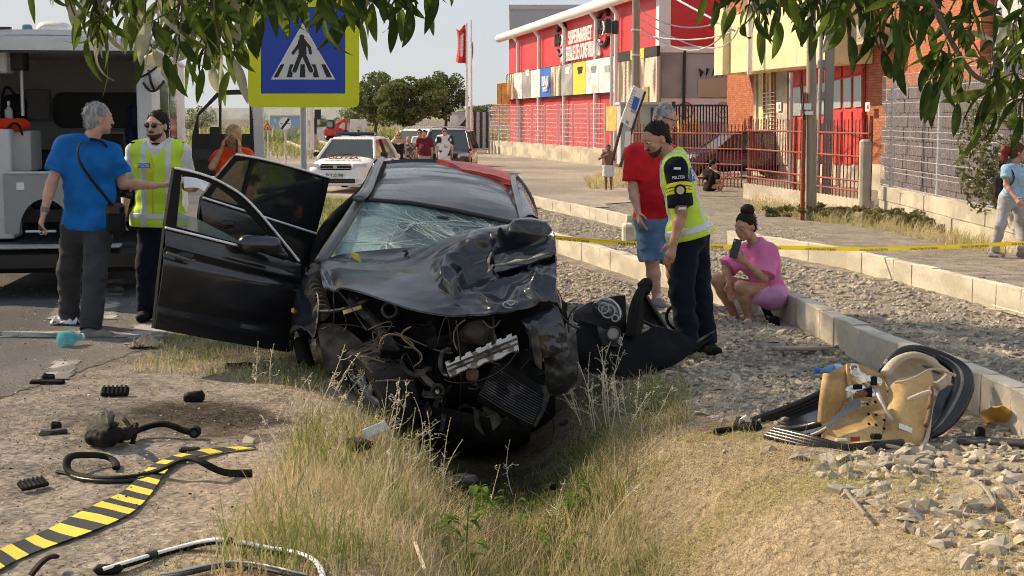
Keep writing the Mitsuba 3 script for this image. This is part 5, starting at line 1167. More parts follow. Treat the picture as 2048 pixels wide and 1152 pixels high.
shirt(o, 'cloth_pink', .85, -.02, .016, .008, loose=1.6); trousers(o, 'cloth_lilac', .55, .018, .008, name='shorts', wide=1.5, top=.1); 
for A, hl, tp, td in o['feet']:
    g = min(hl[2], tp[2]) - .036; k = part(o['t'], 'sandal', blob([cone(hl, tp, .045, .042)], .007, cuts=[([0, 0, g + .016], UP), ([0, 0, g - .012], -UP)]), 'cloth_black', True)
    part(k, 'strap', blob([cone(hl * .4 + tp * .6 - UP * .01, hl * .3 + tp * .7 - UP * .01, .041, .038)], .006, cuts=[(hl * .38 + tp * .62, -td), (hl * .2 + tp * .8, td)]), 'shoe_white', True)
W = o['P']['wr']; q = at(1471, 497, 12.24)
pn_ = thing('phone', 'black phone held up by the squatting woman in pink', 'phone'); Mp = frame(q, nrm([.75, -.65, 0])) @ xf(rx=-14, ry=8)
part(pn_, 'body', bx(.08, .011, .16, ch=.005), 'black_plastic', to_world=T(Mp.tolist())); part(pn_, 'lens', ydisc(.009, .006, [-.022, -.007, .06]), 'glass_dull', to_world=T(Mp.tolist()))
# --- woman in light blue, walking
o = person('woman with red ponytail in light blue top and grey trousers walking by the wall', 19.6,
    dict(hd=(2036, 304, 0), sl=(2013, 340, -.1), sr=(2052, 341, .1), el=(2012, 370, -.14), wl=(2031, 396, -.3), er=(2066, 368, .1), wr=(2072, 396, .0), hl=(2013, 396, -.03), hr=(2037, 396, .05), kl=(2001, 450, -.1), kr=(2042, 452, .1), al=(1988, 503, .12), ar=(2045, 503, -.1)),
    (.7, -.7, 0), (.97, -.1, -.05), 'skin_tan', .93, fem=True, h=.0095, toe={'l': (.5, -.8, 0), 'r': (.6, -.8, 0)})
L = o['L']; hair(o, 'hair_brown', .045, .04, .014); part(o['t'], 'ponytail', blob([cone(L(0, -.1, .04), L(0, -.17, .02), .035, .055), cone(L(0, -.17, .02), L(0, -.18, -.12), .055, .04)], .009, wrinkle=.01, wf=(25, 25, 12)), 'hair_red', True)
shirt(o, 'cloth_sky', .45, -.1, .012, .006); trousers(o, 'cloth_grey', 1.9, .012, .009, taper=.95); shoes(o, 'shoe_grey', 'shoe_white')
part(o['t'], 'shirt_print', bx(.16, .02, .1, o['ch'] + o['f'] * .15 - [0, 0, .06], .005), 'print_tan')
bpk = thing('backpack', 'small dark backpack on the woman in light blue', 'backpack'); q = o['wa'] - o['f'] * .17 + [0, 0, -.02]
part(bpk, 'bag', noisy(bx(.2, .2, .34, q, .06).subdivide().subdivide(), .01, 9), 'cloth_black', smooth=40); part(bpk, 'strap', tube(spline([q + [0, 0, .16], o['P']['sl'] + [0, 0, .07], o['P']['sl'] + o['f'] * .1 - [0, 0, .03], o['wa'] + o['f'] * .05 - o['lat'] * .19], 14), .02, 6, flat=.3), 'cloth_black', True)
# --- far people
def standing(px, py, D, H, gz=None):
    s = H / 1.75; k = FPX / D * s; b = dict(hd=(0, 0), sl=(-.19, .2), sr=(.19, .2), el=(-.245, .5), er=(.245, .5), wl=(-.25, .74), wr=(.25, .74), hl=(-.09, .72), hr=(.09, .72), kl=(-.1, 1.14), kr=(.1, 1.14), al=(-.1, 1.54), ar=(.1, 1.54))
    return {j: (px + v[0] * k, py + v[1] * k, 0) for j, v in b.items()}, s
def far(label, px, py, D, H, sk, hr, dress, f=(0, -1, 0), hf=None, group=None, mod={}, **kw):
    J, s = standing(px, py, D, H); J.update({k: (px + v[0] * FPX / D, py + v[1] * FPX / D, v[2] if len(v) > 2 else 0) for k, v in mod.items()})
    o = person(label, D, J, f, hf or f, sk, s, .014, group=group, **kw); hair(o, hr, .05, .06, .012); dress(o); return o
GB = 'bystanders in front of the parked cars'
def d1(o):
    P = o['P']; dn = -o['up']
    part(o['t'], 'dress', blob(o['torso'] + [cone(o['pc'], o['pc'] + dn * .55, .16, .2, k=.06)], .016, grow=.014, wrinkle=.01, cuts=[(o['pc'] + dn * .5, dn), (o['sc'] - o['up'] * .07, o['up'])]), 'dress_print', True)
    L = o['L']; part(o['t'], 'long_hair', blob([cone(L(sg * .06, -.03, .02), L(sg * .09, -.02, -.2), .05, .05) for sg in (-1, 1)], .014), 'hair_blond', True); shades(o); shoes(o, 'cloth_black', 'rubber')
far('blond woman in black and white patterned dress raising her hand', 797, 271, 50, 1.7, 'skin_light', 'hair_blond', d1, fem=True, group=GB, mod=dict(el=(-.36, .36, -.1), wl=(-.2, .2, -.2)))
far('short blond elderly woman in patterned grey blouse', 817, 280, 50.5, 1.55, 'skin_light', 'hair_blond', lambda o: (shirt(o, 'blouse_print', .9, -.12, .016), trousers(o, 'cloth_pink', .9), shoes(o, 'shoe_white')), fem=True, group=GB)
far('man in white shirt and sunglasses half hidden behind the man in maroon', 839, 266, 51.5, 1.75, 'skin_light', 'hair_dark', lambda o: (shirt(o, 'cloth_white', .6), trousers(o, 'cloth_navy', 1.95), shoes(o, 'shoe_grey'), shades(o)), group=GB)
far('stout man in maroon shirt and khaki shorts', 849, 268, 49.5, 1.72, 'skin_tan', 'hair_dark', lambda o: (shirt(o, 'cloth_maroon', .75, -.02), trousers(o, 'cloth_khaki', .95, wide=1.3), shoes(o, 'shoe_grey')), bulk=1.1, belly=1.1, group=GB)
far('young man in black and white printed shirt and sunglasses beside the dark car', 889, 263, 49, 1.78, 'skin_light', 'hair_dark', lambda o: (shirt(o, 'shirt_print', .8, -.12, .02), trousers(o, 'cloth_white', .95, wide=1.3), shoes(o, 'shoe_white'), shades(o)), group=GB)
far('bare chested boy in white shorts standing by the notice board', 1217, 296, 41, 1.26, 'skin_dark', 'hair_dark', lambda o: trousers(o, 'cloth_white', .8, .03, wide=1.5, top=.06), (.1, -1, 0), mod=dict(el=(-.26, .3, -.1), wl=(-.07, .2, -.17), er=(.17, .32, -.1), wr=(.06, .2, -.17)))
far('bare chested man in grey shorts seen from behind at the white poles', 627, 265, 84, 1.5, 'skin_light', 'hair_dark', lambda o: (trousers(o, 'cloth_grey', .95, wide=1.3), shoes(o, 'shoe_white')), (.1, 1, 0))
k42 = FPX / 41.5
J = {k: (1426 + v[0] * k42, 329 + v[1] * k42, v[2]) for k, v in dict(hd=(0, 0, 0), sl=(-.2, .22, .1), sr=(.12, .24, -.12), el=(-.2, .48, -.05), wl=(.06, .46, -.1), er=(.12, .46, -.2), wr=(.36, .34, -.2), hl=(-.16, .66, .1), hr=(-.1, .68, -.08), kl=(.26, .5, .1), kr=(.26, .54, -.15), al=(.12, .82, .1), ar=(.14, .86, -.12)).items()}
o = person('crouching man in black shirt holding a phone by the side fence', 41.5, J, (.9, -.3, 0), (.9, -.3, -.2), 'skin_tan', .97, .014, toe={'l': (1, -.2, 0), 'r': (1, -.2, 0)})
hair(o, 'hair_dark', .05, .05, .012); shirt(o, 'cloth_black', .7); trousers(o, 'cloth_black', .9); shoes(o, 'shoe_grey')
# ================================================================ crossing sign, parked cars, ambulance
mat('sign_yellow', (.72, .76, .008), rough=.5); mat('sign_blue', (.006, .055, .42), rough=.4); mat('sign_white', (.66, .67, .66), rough=.45)
mat('car_white', (.78, .78, .78), rough=.25, coat=1.0); mat('car_dark', (.012, .013, .018), rough=.18, coat=1.0); mat('car_blue', (.012, .016, .05), rough=.2, coat=1.0); mat('car_bronze', (.22, .18, .15), rough=.25, coat=1.0, metal=.4)
mat('car_glass', (.045, .06, .06), rough=.04, spec=.9); mat('chrome', (.75, .76, .78), rough=.12, metal=1.0); mat('lamp_glass', (.55, .58, .62), rough=.08, spec=.8); mat('tail_red', (.5, .01, .01), rough=.2)
cs = thing('crossing_sign', 'blue pedestrian crossing sign with fluorescent yellow surround on a grey post', 'traffic sign')
sc0 = at(606, 100, 15.0); PN = (sc0, np.array([-.03, 1.0, 0]) / 1.0005)
def rr(x0, y0, x1, y1, r): return list(sbox(x0 + r, y0 + r, x1 - r, y1 - r).buffer(r, quad_segs=5).exterior.coords)
def splate(pix, off, m, name, th=.003, par=cs): return part(par, name, plate(pix, (PN[0] - PN[1] * off, PN[1]), th), m)
splate(rr(496, -16, 718, 215, 12), 0, 'sign_yellow', 'board', .02)
fc = splate(rr(522, 14, 690, 187, 2), .004, 'sign_blue', 'face')
splate([(541.5, 159), (670.5, 159), (605.5, 46)], .008, 'sign_white', 'triangle', .003, fc)
for q in ([(547, 154.5), (556, 154.5), (569, 128.5), (561.5, 128.5)], [(573, 154.5), (584, 154.5), (589, 128.5), (580, 128.5)], [(599.5, 154.5), (610.5, 154.5), (609.5, 128.5), (601, 128.5)], [(627, 154.5), (638, 154.5), (631, 128.5), (623, 128.5)], [(653, 154.5), (664, 154.5), (650.5, 128.5), (642.5, 128.5)]): splate(q, .012, 'print_black', 'stripe', .003, fc)
man = Point(603.5, 74).buffer(5).union(LineString([(604, 84), (605, 106)]).buffer(8)).union(LineString([(602, 108), (589, 141)]).buffer(4.3)).union(LineString([(607, 108), (622, 141)]).buffer(4.3)).union(LineString([(601, 84), (592, 98), (586, 106)]).buffer(3)).union(LineString([(609, 83), (619, 95), (621, 106)]).buffer(3))
splate(list(man.buffer(1.8).exterior.coords), .014, 'sign_white', 'walker_edge', .003, fc); splate(list(man.exterior.coords), .018, 'print_black', 'walker', .003, fc)
q = at(606, 230, 15.06); part(cs, 'post', tube([[q[0], 15.06, hz(q[0], 15) - .3], [q[0], 15.06, 3.0]], .031, 16), 'grey_metal', True)
for z in (2.2, 2.75): part(cs, 'bracket', bx(.3, .03, .04, (q[0], 15.045, z)), 'galvanised')
# ---------------------------------------------------------------- parked cars: length along +y, front at y = 0 facing -y
def loft(st, n=20, p=3.2):
    """st: (y, z0, z1, half width); superellipse sections"""
    a = np.linspace(0, 2 * np.pi, n, endpoint=False); V = []
    for y, z0, z1, w in st:
        c, s = np.cos(a), np.sin(a); V.append(np.stack([w * np.sign(c) * np.abs(c) ** (2 / p), c * 0 + y, (z0 + z1) / 2 + (z1 - z0) / 2 * np.sign(s) * np.abs(s) ** (2 / p)], 1))
    m = len(st); V = np.vstack(V + [[[0, st[0][0], (st[0][1] + st[0][2]) / 2], [0, st[-1][0], (st[-1][1] + st[-1][2]) / 2]]])
    k = np.arange(n); k2 = (k + 1) % n; F = []
    for i in range(m - 1): F += [np.stack([i * n + k, (i + 1) * n + k, (i + 1) * n + k2], 1), np.stack([i * n + k, (i + 1) * n + k2, i * n + k2], 1)]
    F += [np.stack([k, k2, k * 0 + m * n], 1), np.stack([(m - 1) * n + k2, (m - 1) * n + k, k * 0 + m * n + 1], 1)]
    return trimesh.Trimesh(V, np.vstack(F), process=False)
def mani(m): return m3.Manifold(m3.Mesh(np.asarray(m.vertices, np.float32), np.asarray(m.faces, np.uint32)))
def unm(M): q = M.to_mesh(); return trimesh.Trimesh(q.vert_properties[:, :3], q.tri_verts, process=False)
def xcyl(r, w, c, n=24): m = trimesh.creation.cylinder(r, w, sections=n); m.apply_transform(trimesh.transformations.rotation_matrix(math.pi / 2, [0, 1, 0])); m.apply_translation(c); return m
def wheel(t, x, y, r, w, side, M=None, steer=0):
    q = np.eye(4) if M is None else M
    prof = [(r * .62, -w / 2), (r * .93, -w / 2), (r, -w * .36), (r, w * .36), (r * .93, w / 2), (r * .62, w / 2), (r * .62, -w / 2)]
    G = xf((x, y, r), ry=90)
    a = lathe(prof, 28); a.apply_transform(q @ G)
    k = part(t, 'wheel', a, 'rubber', 40)
    b = cat([xcyl(r * .63, w * .7, (0, 0, 0), 24)]); b.apply_transform(q @ xf((x, y, r))); part(k, 'rim_well', b, 'dark_metal')
    sp = []
    for i in range(7): an = i * 2 * math.pi / 7; sp.append(bx(.025, .05, r * .56, (0, 0, r * .33), .008, xf(rx=math.degrees(an))))
    sp.append(xcyl(r * .14, .05, (0, 0, 0), 14)); sp.append(tube([(0, r * .6 * math.cos(t_), r * .6 * math.sin(t_)) for t_ in np.linspace(0, 6.283, 29)[:-1]], .018, 6, closed=True))
    b = cat(sp); b.apply_transform(q @ xf((x + side * w * .4, y, r))); part(k, 'rim', b, 'grey_metal', 40)
def parked(name, label, cat_, o, heading, col, L=4.3, W=1.73, H=1.5, group=None, hood=1.0, rear='sedan', detail=0, belt=.95, bars=False):
    """o: ground point under the front bumper, heading: the way it points (x, y)"""
    t = thing(name, label, cat_, group)
    h = nrm([*heading, 0]); M = np.eye(4); M[:3, 1] = -h; M[:3, 0] = np.cross(-h, UP); M[:3, 3] = o
    XF.append(M); w = W / 2; b = belt
    tail = L - (.85 if rear == 'sedan' else .2)
    st = [(0, .32, .62, w * .62), (.04, .26, .72, w * .78), (.18, .22, b - .14, w * .92), (.5, .2, b - .08, w * .985), (hood, .2, b, w), (hood + 1.2, .2, b + .02, w), (L - 1.1, .2, b + .03, w), (L - .5, .22, b + .02, w * .97), (L - .12, .26, b - .03, w * .9), (L, .36, b - .12, w * .78)]
    B = mani(loft(st, 28, 4.0))
    wy = (.78, L - .85)
    for y in wy:
        for s in (-1, 1): B = B - mani(xcyl(.36, .3, (s * (w - .08), y, .3)))
    part(t, 'body', unm(B), col, 32)
    zr = H
    base = [(s * w * .93, y, b - .06) for s in (-1, 1) for y in (hood, L - .25 if rear != 'sedan' else L - .75)]; top = [(s * w * .70, y, zr - .05) for s in (-1, 1) for y in (hood + .72, tail - (.35 if rear == 'sedan' else .15))]
    G = trimesh.convex.convex_hull(np.array(base + top)); part(t, 'window', trimesh.Trimesh(G.vertices, G.faces, process=False), 'car_glass')
    ty0, ty1 = hood + .70, tail - (.33 if rear == 'sedan' else .12)
    roof = trimesh.convex.convex_hull(np.array([(s * w * a, y, z) for s in (-1, 1) for a, y, z in ((.71, ty0, zr - .06), (.66, ty0 + .1, zr), (.66, ty1 - .15, zr), (.71, ty1, zr - .07), (.71, ty0, zr - .1), (.71, ty1, zr - .1))])); part(t, 'roof', trimesh.Trimesh(roof.vertices, roof.faces, process=False), col)
    for s in (-1, 1):
        part(t, 'pillar', tube([(s * w * .94, hood - .03, b - .05), (s * w * .71, hood + .70, zr - .07)], .042, 8), col, True)
        ym = (hood + tail) / 2 + .1
        part(t, 'pillar', tube([(s * w * .945, ym, b - .05), (s * w * .715, ym, zr - .07)], .045, 8), col if detail < 2 else 'dark_metal', True)
        part(t, 'pillar', tube([(s * w * .94, (L - .3 if rear != 'sedan' else L - .8), b - .05), (s * w * .71, ty1 - .02, zr - .07)], .075, 8), col, True)
        if bars: part(t, 'roof_bar', tube(polyline([(s * w * .66, ty0 + .1, zr - .02), (s * w * .66, ty0 + .25, zr + .07), (s * w * .66, ty1 - .3, zr + .07), (s * w * .66, ty1 - .15, zr - .02)], 14), .022, 8), 'galvanised', True)
        for y in wy: wheel(t, s * (w - .12), y, .305, .19, s)
        part(t, 'mirror', unm(mani(trimesh.convex.convex_hull(bx(.19, .1, .13, (s * (w + .1), hood + .42, b + .06), .03)))), 'black_plastic')
        part(t, 'headlight', trimesh.convex.convex_hull(np.array([(s * w * a, y, z) for a, y, z in ((.52, -.0, .66), (.55, .0, .78), (.9, .16, .80), (.93, .3, .80), (.92, .2, .66), (.6, .02, .63), (.7, .4, .7))])), 'lamp_glass')
        for y in (ym - .72, ym + .5): part(t, 'handle', bx(.03, .17, .03, (s * w * 1.0, y, b - .12), .01), col if detail < 2 else 'black_plastic')
    part(t, 'bumper', loft([(-.03, .24, .42, w * .6), (.0, .2, .46, w * .78), (.12, .19, .46, w * .93), (.3, .2, .4, w * .96)], 20, 4), col if detail < 2 else 'car_white', 40)
    g = part(t, 'grille', bx(w * 1.0, .08, .16, (0, .0, .70), .03), 'black_plastic')
    part(t, 'plate', bx(.52, .02, .11, (0, -.045, .48)), 'sign_white')
    if detail:
        part(t, 'lower_grille', bx(w * 1.25, .05, .12, (0, -.03, .33), .02), 'black_plastic')
        for z in (.66, .74): part(g, 'bar', bx(w * .98, .02, .014, (0, -.045, z)), 'chrome')
        em = prism([(-.06, .05), (.06, .05), (.045, -.02), (.02, -.05), (-.02, -.05), (-.045, -.02)], .02); em.apply_transform(xf((0, -.05, .70), rx=90)); part(g, 'emblem', em, 'chrome')
        part(t, 'plate_text', text('CT 22 PMF', .075, (0.02, -.058, .48), (1, 0, 0), (0, -1, 0), .004, True, .42), 'print_black'); part(t, 'plate_band', bx(.04, .004, .108, (-.235, -.057, .48)), 'sign_blue')
        for s in (-1, 1): k = part(t, 'fog_lamp', ydisc(.05, .04, (s * w * .68, -.02, .34)), 'lamp_glass')
        lb = part(t, 'light_bar', bx(1.15, .26, .09, (0, hood + 1.0, zr + .09), .035), 'beacon_blue'); part(lb, 'mount', bx(.3, .22, .1, (0, hood + 1.0, zr + .07)), 'black_plastic')
        part(t, 'hood_lettering', text('POLITIA', .17, (0, .52, b - .02), (1, 0, 0), nrm([0, -.22, 1]), .012, True, 1.0), 'print_black')
        part(t, 'hood_text', text('POLITIA ROMANA', .05, (0, .75, b + .015), (1, 0, 0), nrm([0, -.16, 1]), .012, True, .9), 'red_paint')
        for s in (-1, 1): part(t, 'side_stripe', tube(spline([(s * (w + .004), hood - .2, .78), (s * (w + .006), hood + .5, .56), (s * (w + .006), hood + 1.3, .52), (s * (w + .006), L - 1.2, .7)], 16), .022, 6), 'sign_blue', True)
        part(t, 'wiper', tube([(-.5, hood + .05, b + .02), (.15, hood + .1, b + .07)], .012, 5), 'black_plastic')
    XF.pop(); return t
mat('beacon_blue', (.015, .03, .09), rough=.2)
def gp(px, py, D): a = at(px, py, D); return np.array([a[0], D, hz(a[0], D) + .02])
GC = 'cars parked behind the bystanders'
parked('police_car', 'white patrol car with roof light bar standing behind the wreck', 'police car', gp(672, 365, 40), (-.16, -.985), 'car_white', L=4.34, W=1.73, H=1.48, detail=2, hood=1.05)
parked('parked_car', 'bronze hatchback with large windscreen behind the white estate car', 'car', gp(800, 350, 60), (-.5, -.87), 'car_bronze', L=4.4, W=1.8, H=1.62, rear='hatch', belt=1.0, group=GC)
parked('parked_car', 'white estate car with roof bars behind the woman in the patterned dress', 'car', gp(775, 350, 54), (-.55, -.83), 'car_white', L=4.6, W=1.8, H=1.6, rear='hatch', bars=True, group=GC)
parked('parked_car', 'black car parked behind the man in maroon', 'car', gp(888, 350, 51.5), (-.05, -1), 'car_dark', L=4.4, W=1.8, H=1.58, rear='hatch', group=GC)
parked('parked_car', 'dark blue car behind the iron bar fence', 'car', gp(1362, 335, 50.5), (-.97, -.25), 'car_blue', L=4.3, W=1.75, H=1.55, rear='hatch', belt=1.0)
# ---------------------------------------------------------------- ambulance, seen from its open rear
mat('van_white', 0, rough=.35, coat=.5, fn=mottled((.68, .69, .70), (.56, .57, .58), 1.6, 3)); mat('van_inside', (.52, .53, .53), rough=.6); mat('seat_blue', (.03, .05, .11), rough=.7); mat('locker_grey', (.30, .31, .30), rough=.6)
am = thing('ambulance', 'white ambulance van with open rear and open front door, blue lamp lit on the roof', 'ambulance')
vo = np.array([-3.52, 14.6, 0.]); va = nrm([-.155, 1, 0]); VM = np.eye(4); VM[:3, 0] = np.cross(va, UP); VM[:3, 1] = va; VM[:3, 3] = vo
XF.append(VM)       # local: x to the right (0 at the right side, -2 at the left), y forwards
zb, zf, zr = .28, .50, 2.50
part(am, 'side_wall', [bx2((-.07, .02, zb), (0, .98, zr - .06), .02), bx2((-.07, 1.0, zb), (0.004, 5.2, zr - .06), .02)], 'van_white')
part(am, 'side_wall', bx2((-2.06, .02, zb), (-1.99, 5.2, zr - .06), .02), 'van_white')
part(am, 'roof', patch([[(-2.07 , y, zr - .06), (-1.9, y, zr + .02), (-1.03, y, zr + .06), (-.16, y, zr + .02), (.01, y, zr - .06)] for y in (0, 1.5, 3.5, 4.6)], 14, 24, -.05, 2), 'van_white', 50)
part(am, 'rear_frame', bx2((-.13, -.03, zf), (.012, .05, zr - .03), .015), 'van_white'); part(am, 'rear_frame', bx2((-2.07, -.03, zf), (-1.93, .05, zr - .03), .015), 'van_white')
part(am, 'rear_header', bx2((-2.06, -.05, zr - .16), (.0, .06, zr - .0), .02), 'van_white'); part(am, 'gutter', bx2((-2.06, -.07, zr - .165), (.0, -.052, zr - .14)), 'black_plastic')
part(am, 'floor', bx2((-2.0, -.02, zf - .12), (-.06, 5.0, zf), .01), 'dark_metal')
part(am, 'bumper', unm(mani(bx2((-2.08, -.30, .24), (.04, .05, .47), .05))), 'black_plastic', 40); part(am, 'step', bx2((-1.7, -.34, .475), (-.3, -.06, .50), .01), 'grey_metal')
part(am, 'tail_lamp', bx2((.0, -.055, .42), (-.09, -.02, .62), .01), 'tail_red')
bkh = part(am, 'bulkhead', bx2((-1.98, 3.1, zf), (-.08, 3.16, zr - .1)), 'van_inside')
def local_rect(px0, py0, px1, py1, y):
    """interior pieces measured on the plane y = const of the van"""
    p0 = (VM @ [0, y, 0, 1])[:3]; a = [np.linalg.inv(VM) @ np.r_[on_plane(px, py, p0, va), 1] for px, py in ((px0, py1), (px1, py0))]
    return a[0][0], a[0][2], a[1][0], a[1][2]
x0, z0, x1, z1 = local_rect(108, 185, 292, 256, 3.1)
w_ = prism(sbox(x0 + .12, z0 + .12, x1 - .12, z1 - .12).buffer(.12), .03); w_.apply_transform(xf((0, 3.09, 0), rx=90)); part(bkh, 'window', w_, 'dark_metal')
part(am, 'ceiling', bx2((-1.98, .1, zr - .12), (-.08, 3.1, zr - .08)), 'van_inside'); part(am, 'lining', bx2((-1.985, .1, zf), (-1.95, 3.1, zr - .12)), 'van_inside'); part(am, 'lining', bx2((-.11, .1, zf), (-.08, 3.1, zr - .12)), 'van_inside')
def vbox(px0, py0, px1, py1, y, d, m, name, ch=.015, par=None):
    a, b, c, e = local_rect(px0, py0, px1, py1, y); return part(par or am, name, bx2((a, y, b), (c, y + d, e), ch), m)
vbox(-120, 258, 20, 480, .25, .5, 'van_white', 'cabinet'); vbox(20, 262, 60, 344, .5, .7, 'van_inside', 'cabinet')
a, b, c, e = local_rect(10, 346, 208, 468, .1)
ar = affinity.scale(Point(0, 0).buffer(1), .26, .42); lk = prism(sbox(a, b, c, e).difference(affinity.translate(affinity.scale(Point(0, 0).buffer(.25), 1.0, 1.35), local_rect(75, 0, 76, 10, .1)[0], b)), .03); lk.apply_transform(xf((0, .13, 0), rx=90))
lk_ = part(am, 'locker', lk, 'locker_grey'); vbox(12, 342, 210, 349, .08, .08, 'galvanised', 'rail', .01, lk_); vbox(33, 365, 48, 380, .095, .004, 'print_white', 'sticker', .0, lk_)
vbox(50, 460, 112, 466, -.02, .03, 'galvanised', 'stretcher_handle', .008)
vbox(255, 206, 298, 300, 2.2, .28, 'seat_blue', 'seat_back', .06); vbox(250, 250, 272, 292, 2.0, .2, 'seat_blue', 'seat_headrest', .05); vbox(262, 292, 300, 330, 1.9, .5, 'seat_blue', 'seat', .05)
vbox(140, 262, 250, 345, 2.6, .4, 'van_inside', 'cupboard'); vbox(146, 268, 196, 340, 2.59, .02, 'locker_grey', 'cupboard_door', .005); vbox(200, 268, 246, 340, 2.59, .02, 'dark_metal', 'cupboard_door', .005)
vbox(50, 178, 98, 240, 2.9, .15, 'locker_grey', 'wall_cabinet'); vbox(-60, 92, 12, 145, .3, .4, 'van_white', 'overhead_locker'); vbox(14, 95, 48, 140, .5, .3, 'dark_metal', 'hanging_straps', .02)
a, b, c, e = local_rect(46, 108, 50, 232, .6); part(am, 'grab_pole', tube([(a, .6, b), (a, .6, e)], .018, 10), 'galvanised', True)
vbox(60, 300, 120, 420, 1.6, .3, 'dark_metal', 'equipment', .04); vbox(222, 352, 262, 420, 1.2, .3, 'dark_metal', 'equipment', .05); vbox(150, 322, 200, 350, 1.7, .3, 'tail_red', 'equipment', .03)
vbox(212, 288, 240, 318, 1.3, .2, 'black_plastic', 'equipment', .03)
for x in (-1.78, -.02): wheel(am, x - .1, 1.15, .36, .24, 1); wheel(am, x - .1, 4.75, .36, .24, 1)
part(am, 'underbody', bx2((-1.9, .2, .26), (-.15, 4.9, .38)), 'dark_metal')
# side window, cab, doors
part(am, 'side_window', [bx2((.0045, 1.1, 1.36), (.012, 2.2, 2.12), .003), bx2((.0045, 2.4, 1.36), (.012, 3.5, 2.12), .003)], 'car_glass')
part(am, 'drip_rail', tube([(.012, 0, zr - .1), (.02, 5, zr - .12)], .02, 6), 'van_white')
cab = trimesh.convex.convex_hull(np.array([(x, y, z) for x in (-2.0, -.06) for y, z in ((4.4, zr - .08), (5.2, zr - .35), (5.9, 1.35), (6.4, 1.05), (6.5, .5), (4.4, .4))])); part(am, 'cab', cab, 'van_white')
part(am, 'cab_glass', trimesh.convex.convex_hull(np.array([(x, y, z) for x in (-1.9, -.16) for y, z in ((5.23, zr - .39), (5.9, 1.39), (5.86, 1.36), (5.2, zr - .42))])), 'car_glass')
XF.pop()
# open front door: hinged forward, standing out from the cab
dp = at(440, 250, 18.9); DP = (dp, nrm([-.12, 1, 0]))
dq = lambda pix, off, m, name, th=.05, holes=(), par=None: part(par or am, name, plate(pix, (DP[0] - DP[1] * off, DP[1]), th, holes), m)
win = [(397, 268), (397, 232), (440, 190), (498, 189), (500, 268)]
fdoor = dq([(384, 352), (384, 272), (396, 226), (437, 181), (505, 178), (510, 352)], 0, 'black_plastic', 'front_door', .07, [win]); dq([(500.5, 200), (524, 200), (531, 352), (510.5, 352), (506, 240)], .0, 'van_white', 'door_edge', .11, par=fdoor)
mat('pane_clear', (1, 1, 1)); scene['pane_clear'] = {'type': 'thindielectric'}
dq(win, -.03, 'pane_clear', 'door_window', .004, par=fdoor); dq([(438, 190), (443, 189), (443, 268), (438, 268)], .01, 'black_plastic', 'window_bar', .03, par=fdoor)
dq(rr(419, 254, 441, 301, 5), .08, 'black_plastic', 'door_mirror', .09, par=fdoor); dq([(386, 300), (500, 290), (500, 306), (386, 322)], .04, 'dark_metal', 'arm_rest', .05, par=fdoor)
# roof things
def beacon(px, py0, py1, w, D, m, name):
    p, q = at(px, py1, D), at(px, py0, D); r = w * D / FPX / 2; h = q[2] - p[2]
    k = part(am, name, lathe([(0, 0), (r * 1.2, 0), (r * 1.2, h * .2), (r, h * .25), (r * .85, h * .9), (r * .6, h), (0, h)], 20, xf(p)), m, 40); return p
mat('beacon_teal', (.04, .16, .20), rough=.1, spec=.8)
beacon(55, 49, 70, 22, 15.2, 'beacon_teal', 'beacon'); p = at(8, 60, 15.1); part(am, 'antenna', [bx(.16, .06, .03, at(6, 57, 15.1)), bx(.04, .05, .08, at(7, 63, 15.1))], 'black_plastic')
part(am, 'roof_lamp', loft([(-.12, -.06, .05, .1), (-.05, -.09, .09, .17), (.1, -.09, .09, .17), (.2, -.04, .04, .12)], 16, 2.4), 'van_white', 50, to_world=T().translate((at(106, 60, 15.4)).tolist()))
lb = at(258, 76, 14.9); part(am, 'light_bar', bx(.28, .16, .09, lb, .03), 'beacon_blue')
k = part(am, 'blue_lamp', bx(.16, .012, .04, lb - [0, .087, 0], .004), 'beacon_blue', emitter={'type': 'area', 'radiance': rgb((.6, .8, 14.0))})
part(am, 'roof_rack', [bx(.34, .05, .02, at(290, 84, 14.8)), bx(.2, .05, .05, at(262, 66, 15.0))], 'black_plastic')
q = at(310, 145, 14.45)
k = part(am, 'side_lamp', loft([(-.16, -.1, .1, .05), (-.1, -.17, .17, .09), (.0, -.17, .2, .1), (.08, -.1, .12, .06)], 20, 2.5), 'van_white', 50, to_world=T((xf(q, rx=-14)).tolist()))
part(k, 'lens', loft([(-.05, -.06, .06, .05), (-.02, -.09, .09, .085), (.04, -.08, .09, .08)], 16, 2.4), 'lamp_amber', 50, to_world=T((xf(q + [-.015, -.1, .09], rx=-14)).tolist())); mat('lamp_amber', (.70, .56, .30), rough=.3)
part(k, 'strap', [tube(spline([q + [-.13, -.14, -.06], q + [0, -.19, .0], q + [.09, -.1, .09]], 10), .02, 8, flat=.4), tube(spline([q + [-.02, -.17, .02], q + [.0, -.19, -.08], q + [.02, -.1, -.18]], 10), .012, 6, flat=.4), tube(spline([q + [-.1, -.06, -.1], q + [0, -.12, -.18], q + [.1, -.05, -.08]], 10), .012, 6)], 'black_plastic', True)
ob_ = thing('medical_bag', 'orange medical bag lying on the cabinet inside the ambulance', 'bag'); q = at(14, 250, 14.95)
part(ob_, 'bag', noisy(bx(.40, .3, .13, q, .05).subdivide().subdivide(), .02, 7), 'cloth_orange', smooth=50); part(ob_, 'strap', tube(spline([q + [.05, -.16, -.05], q + [.14, -.17, .02], q + [.2, -.15, -.1]], 8), .012, 6), 'cloth_black')
sb = thing('sanitiser_bottle', 'small clear bottle standing behind the orange bag', 'bottle'); q = at(18, 232, 15.15); part(sb, 'body', lathe([(0, 0), (.04, 0), (.042, .1), (.015, .13), (.012, .15), (0, .15)], 14, xf(q - [0, 0, .04])), 'lamp_glass', 40); part(sb, 'cap', lathe([(0, 0), (.016, 0), (.016, .04), (0, .04)], 10, xf(q + [0, 0, .11])), 'print_white')
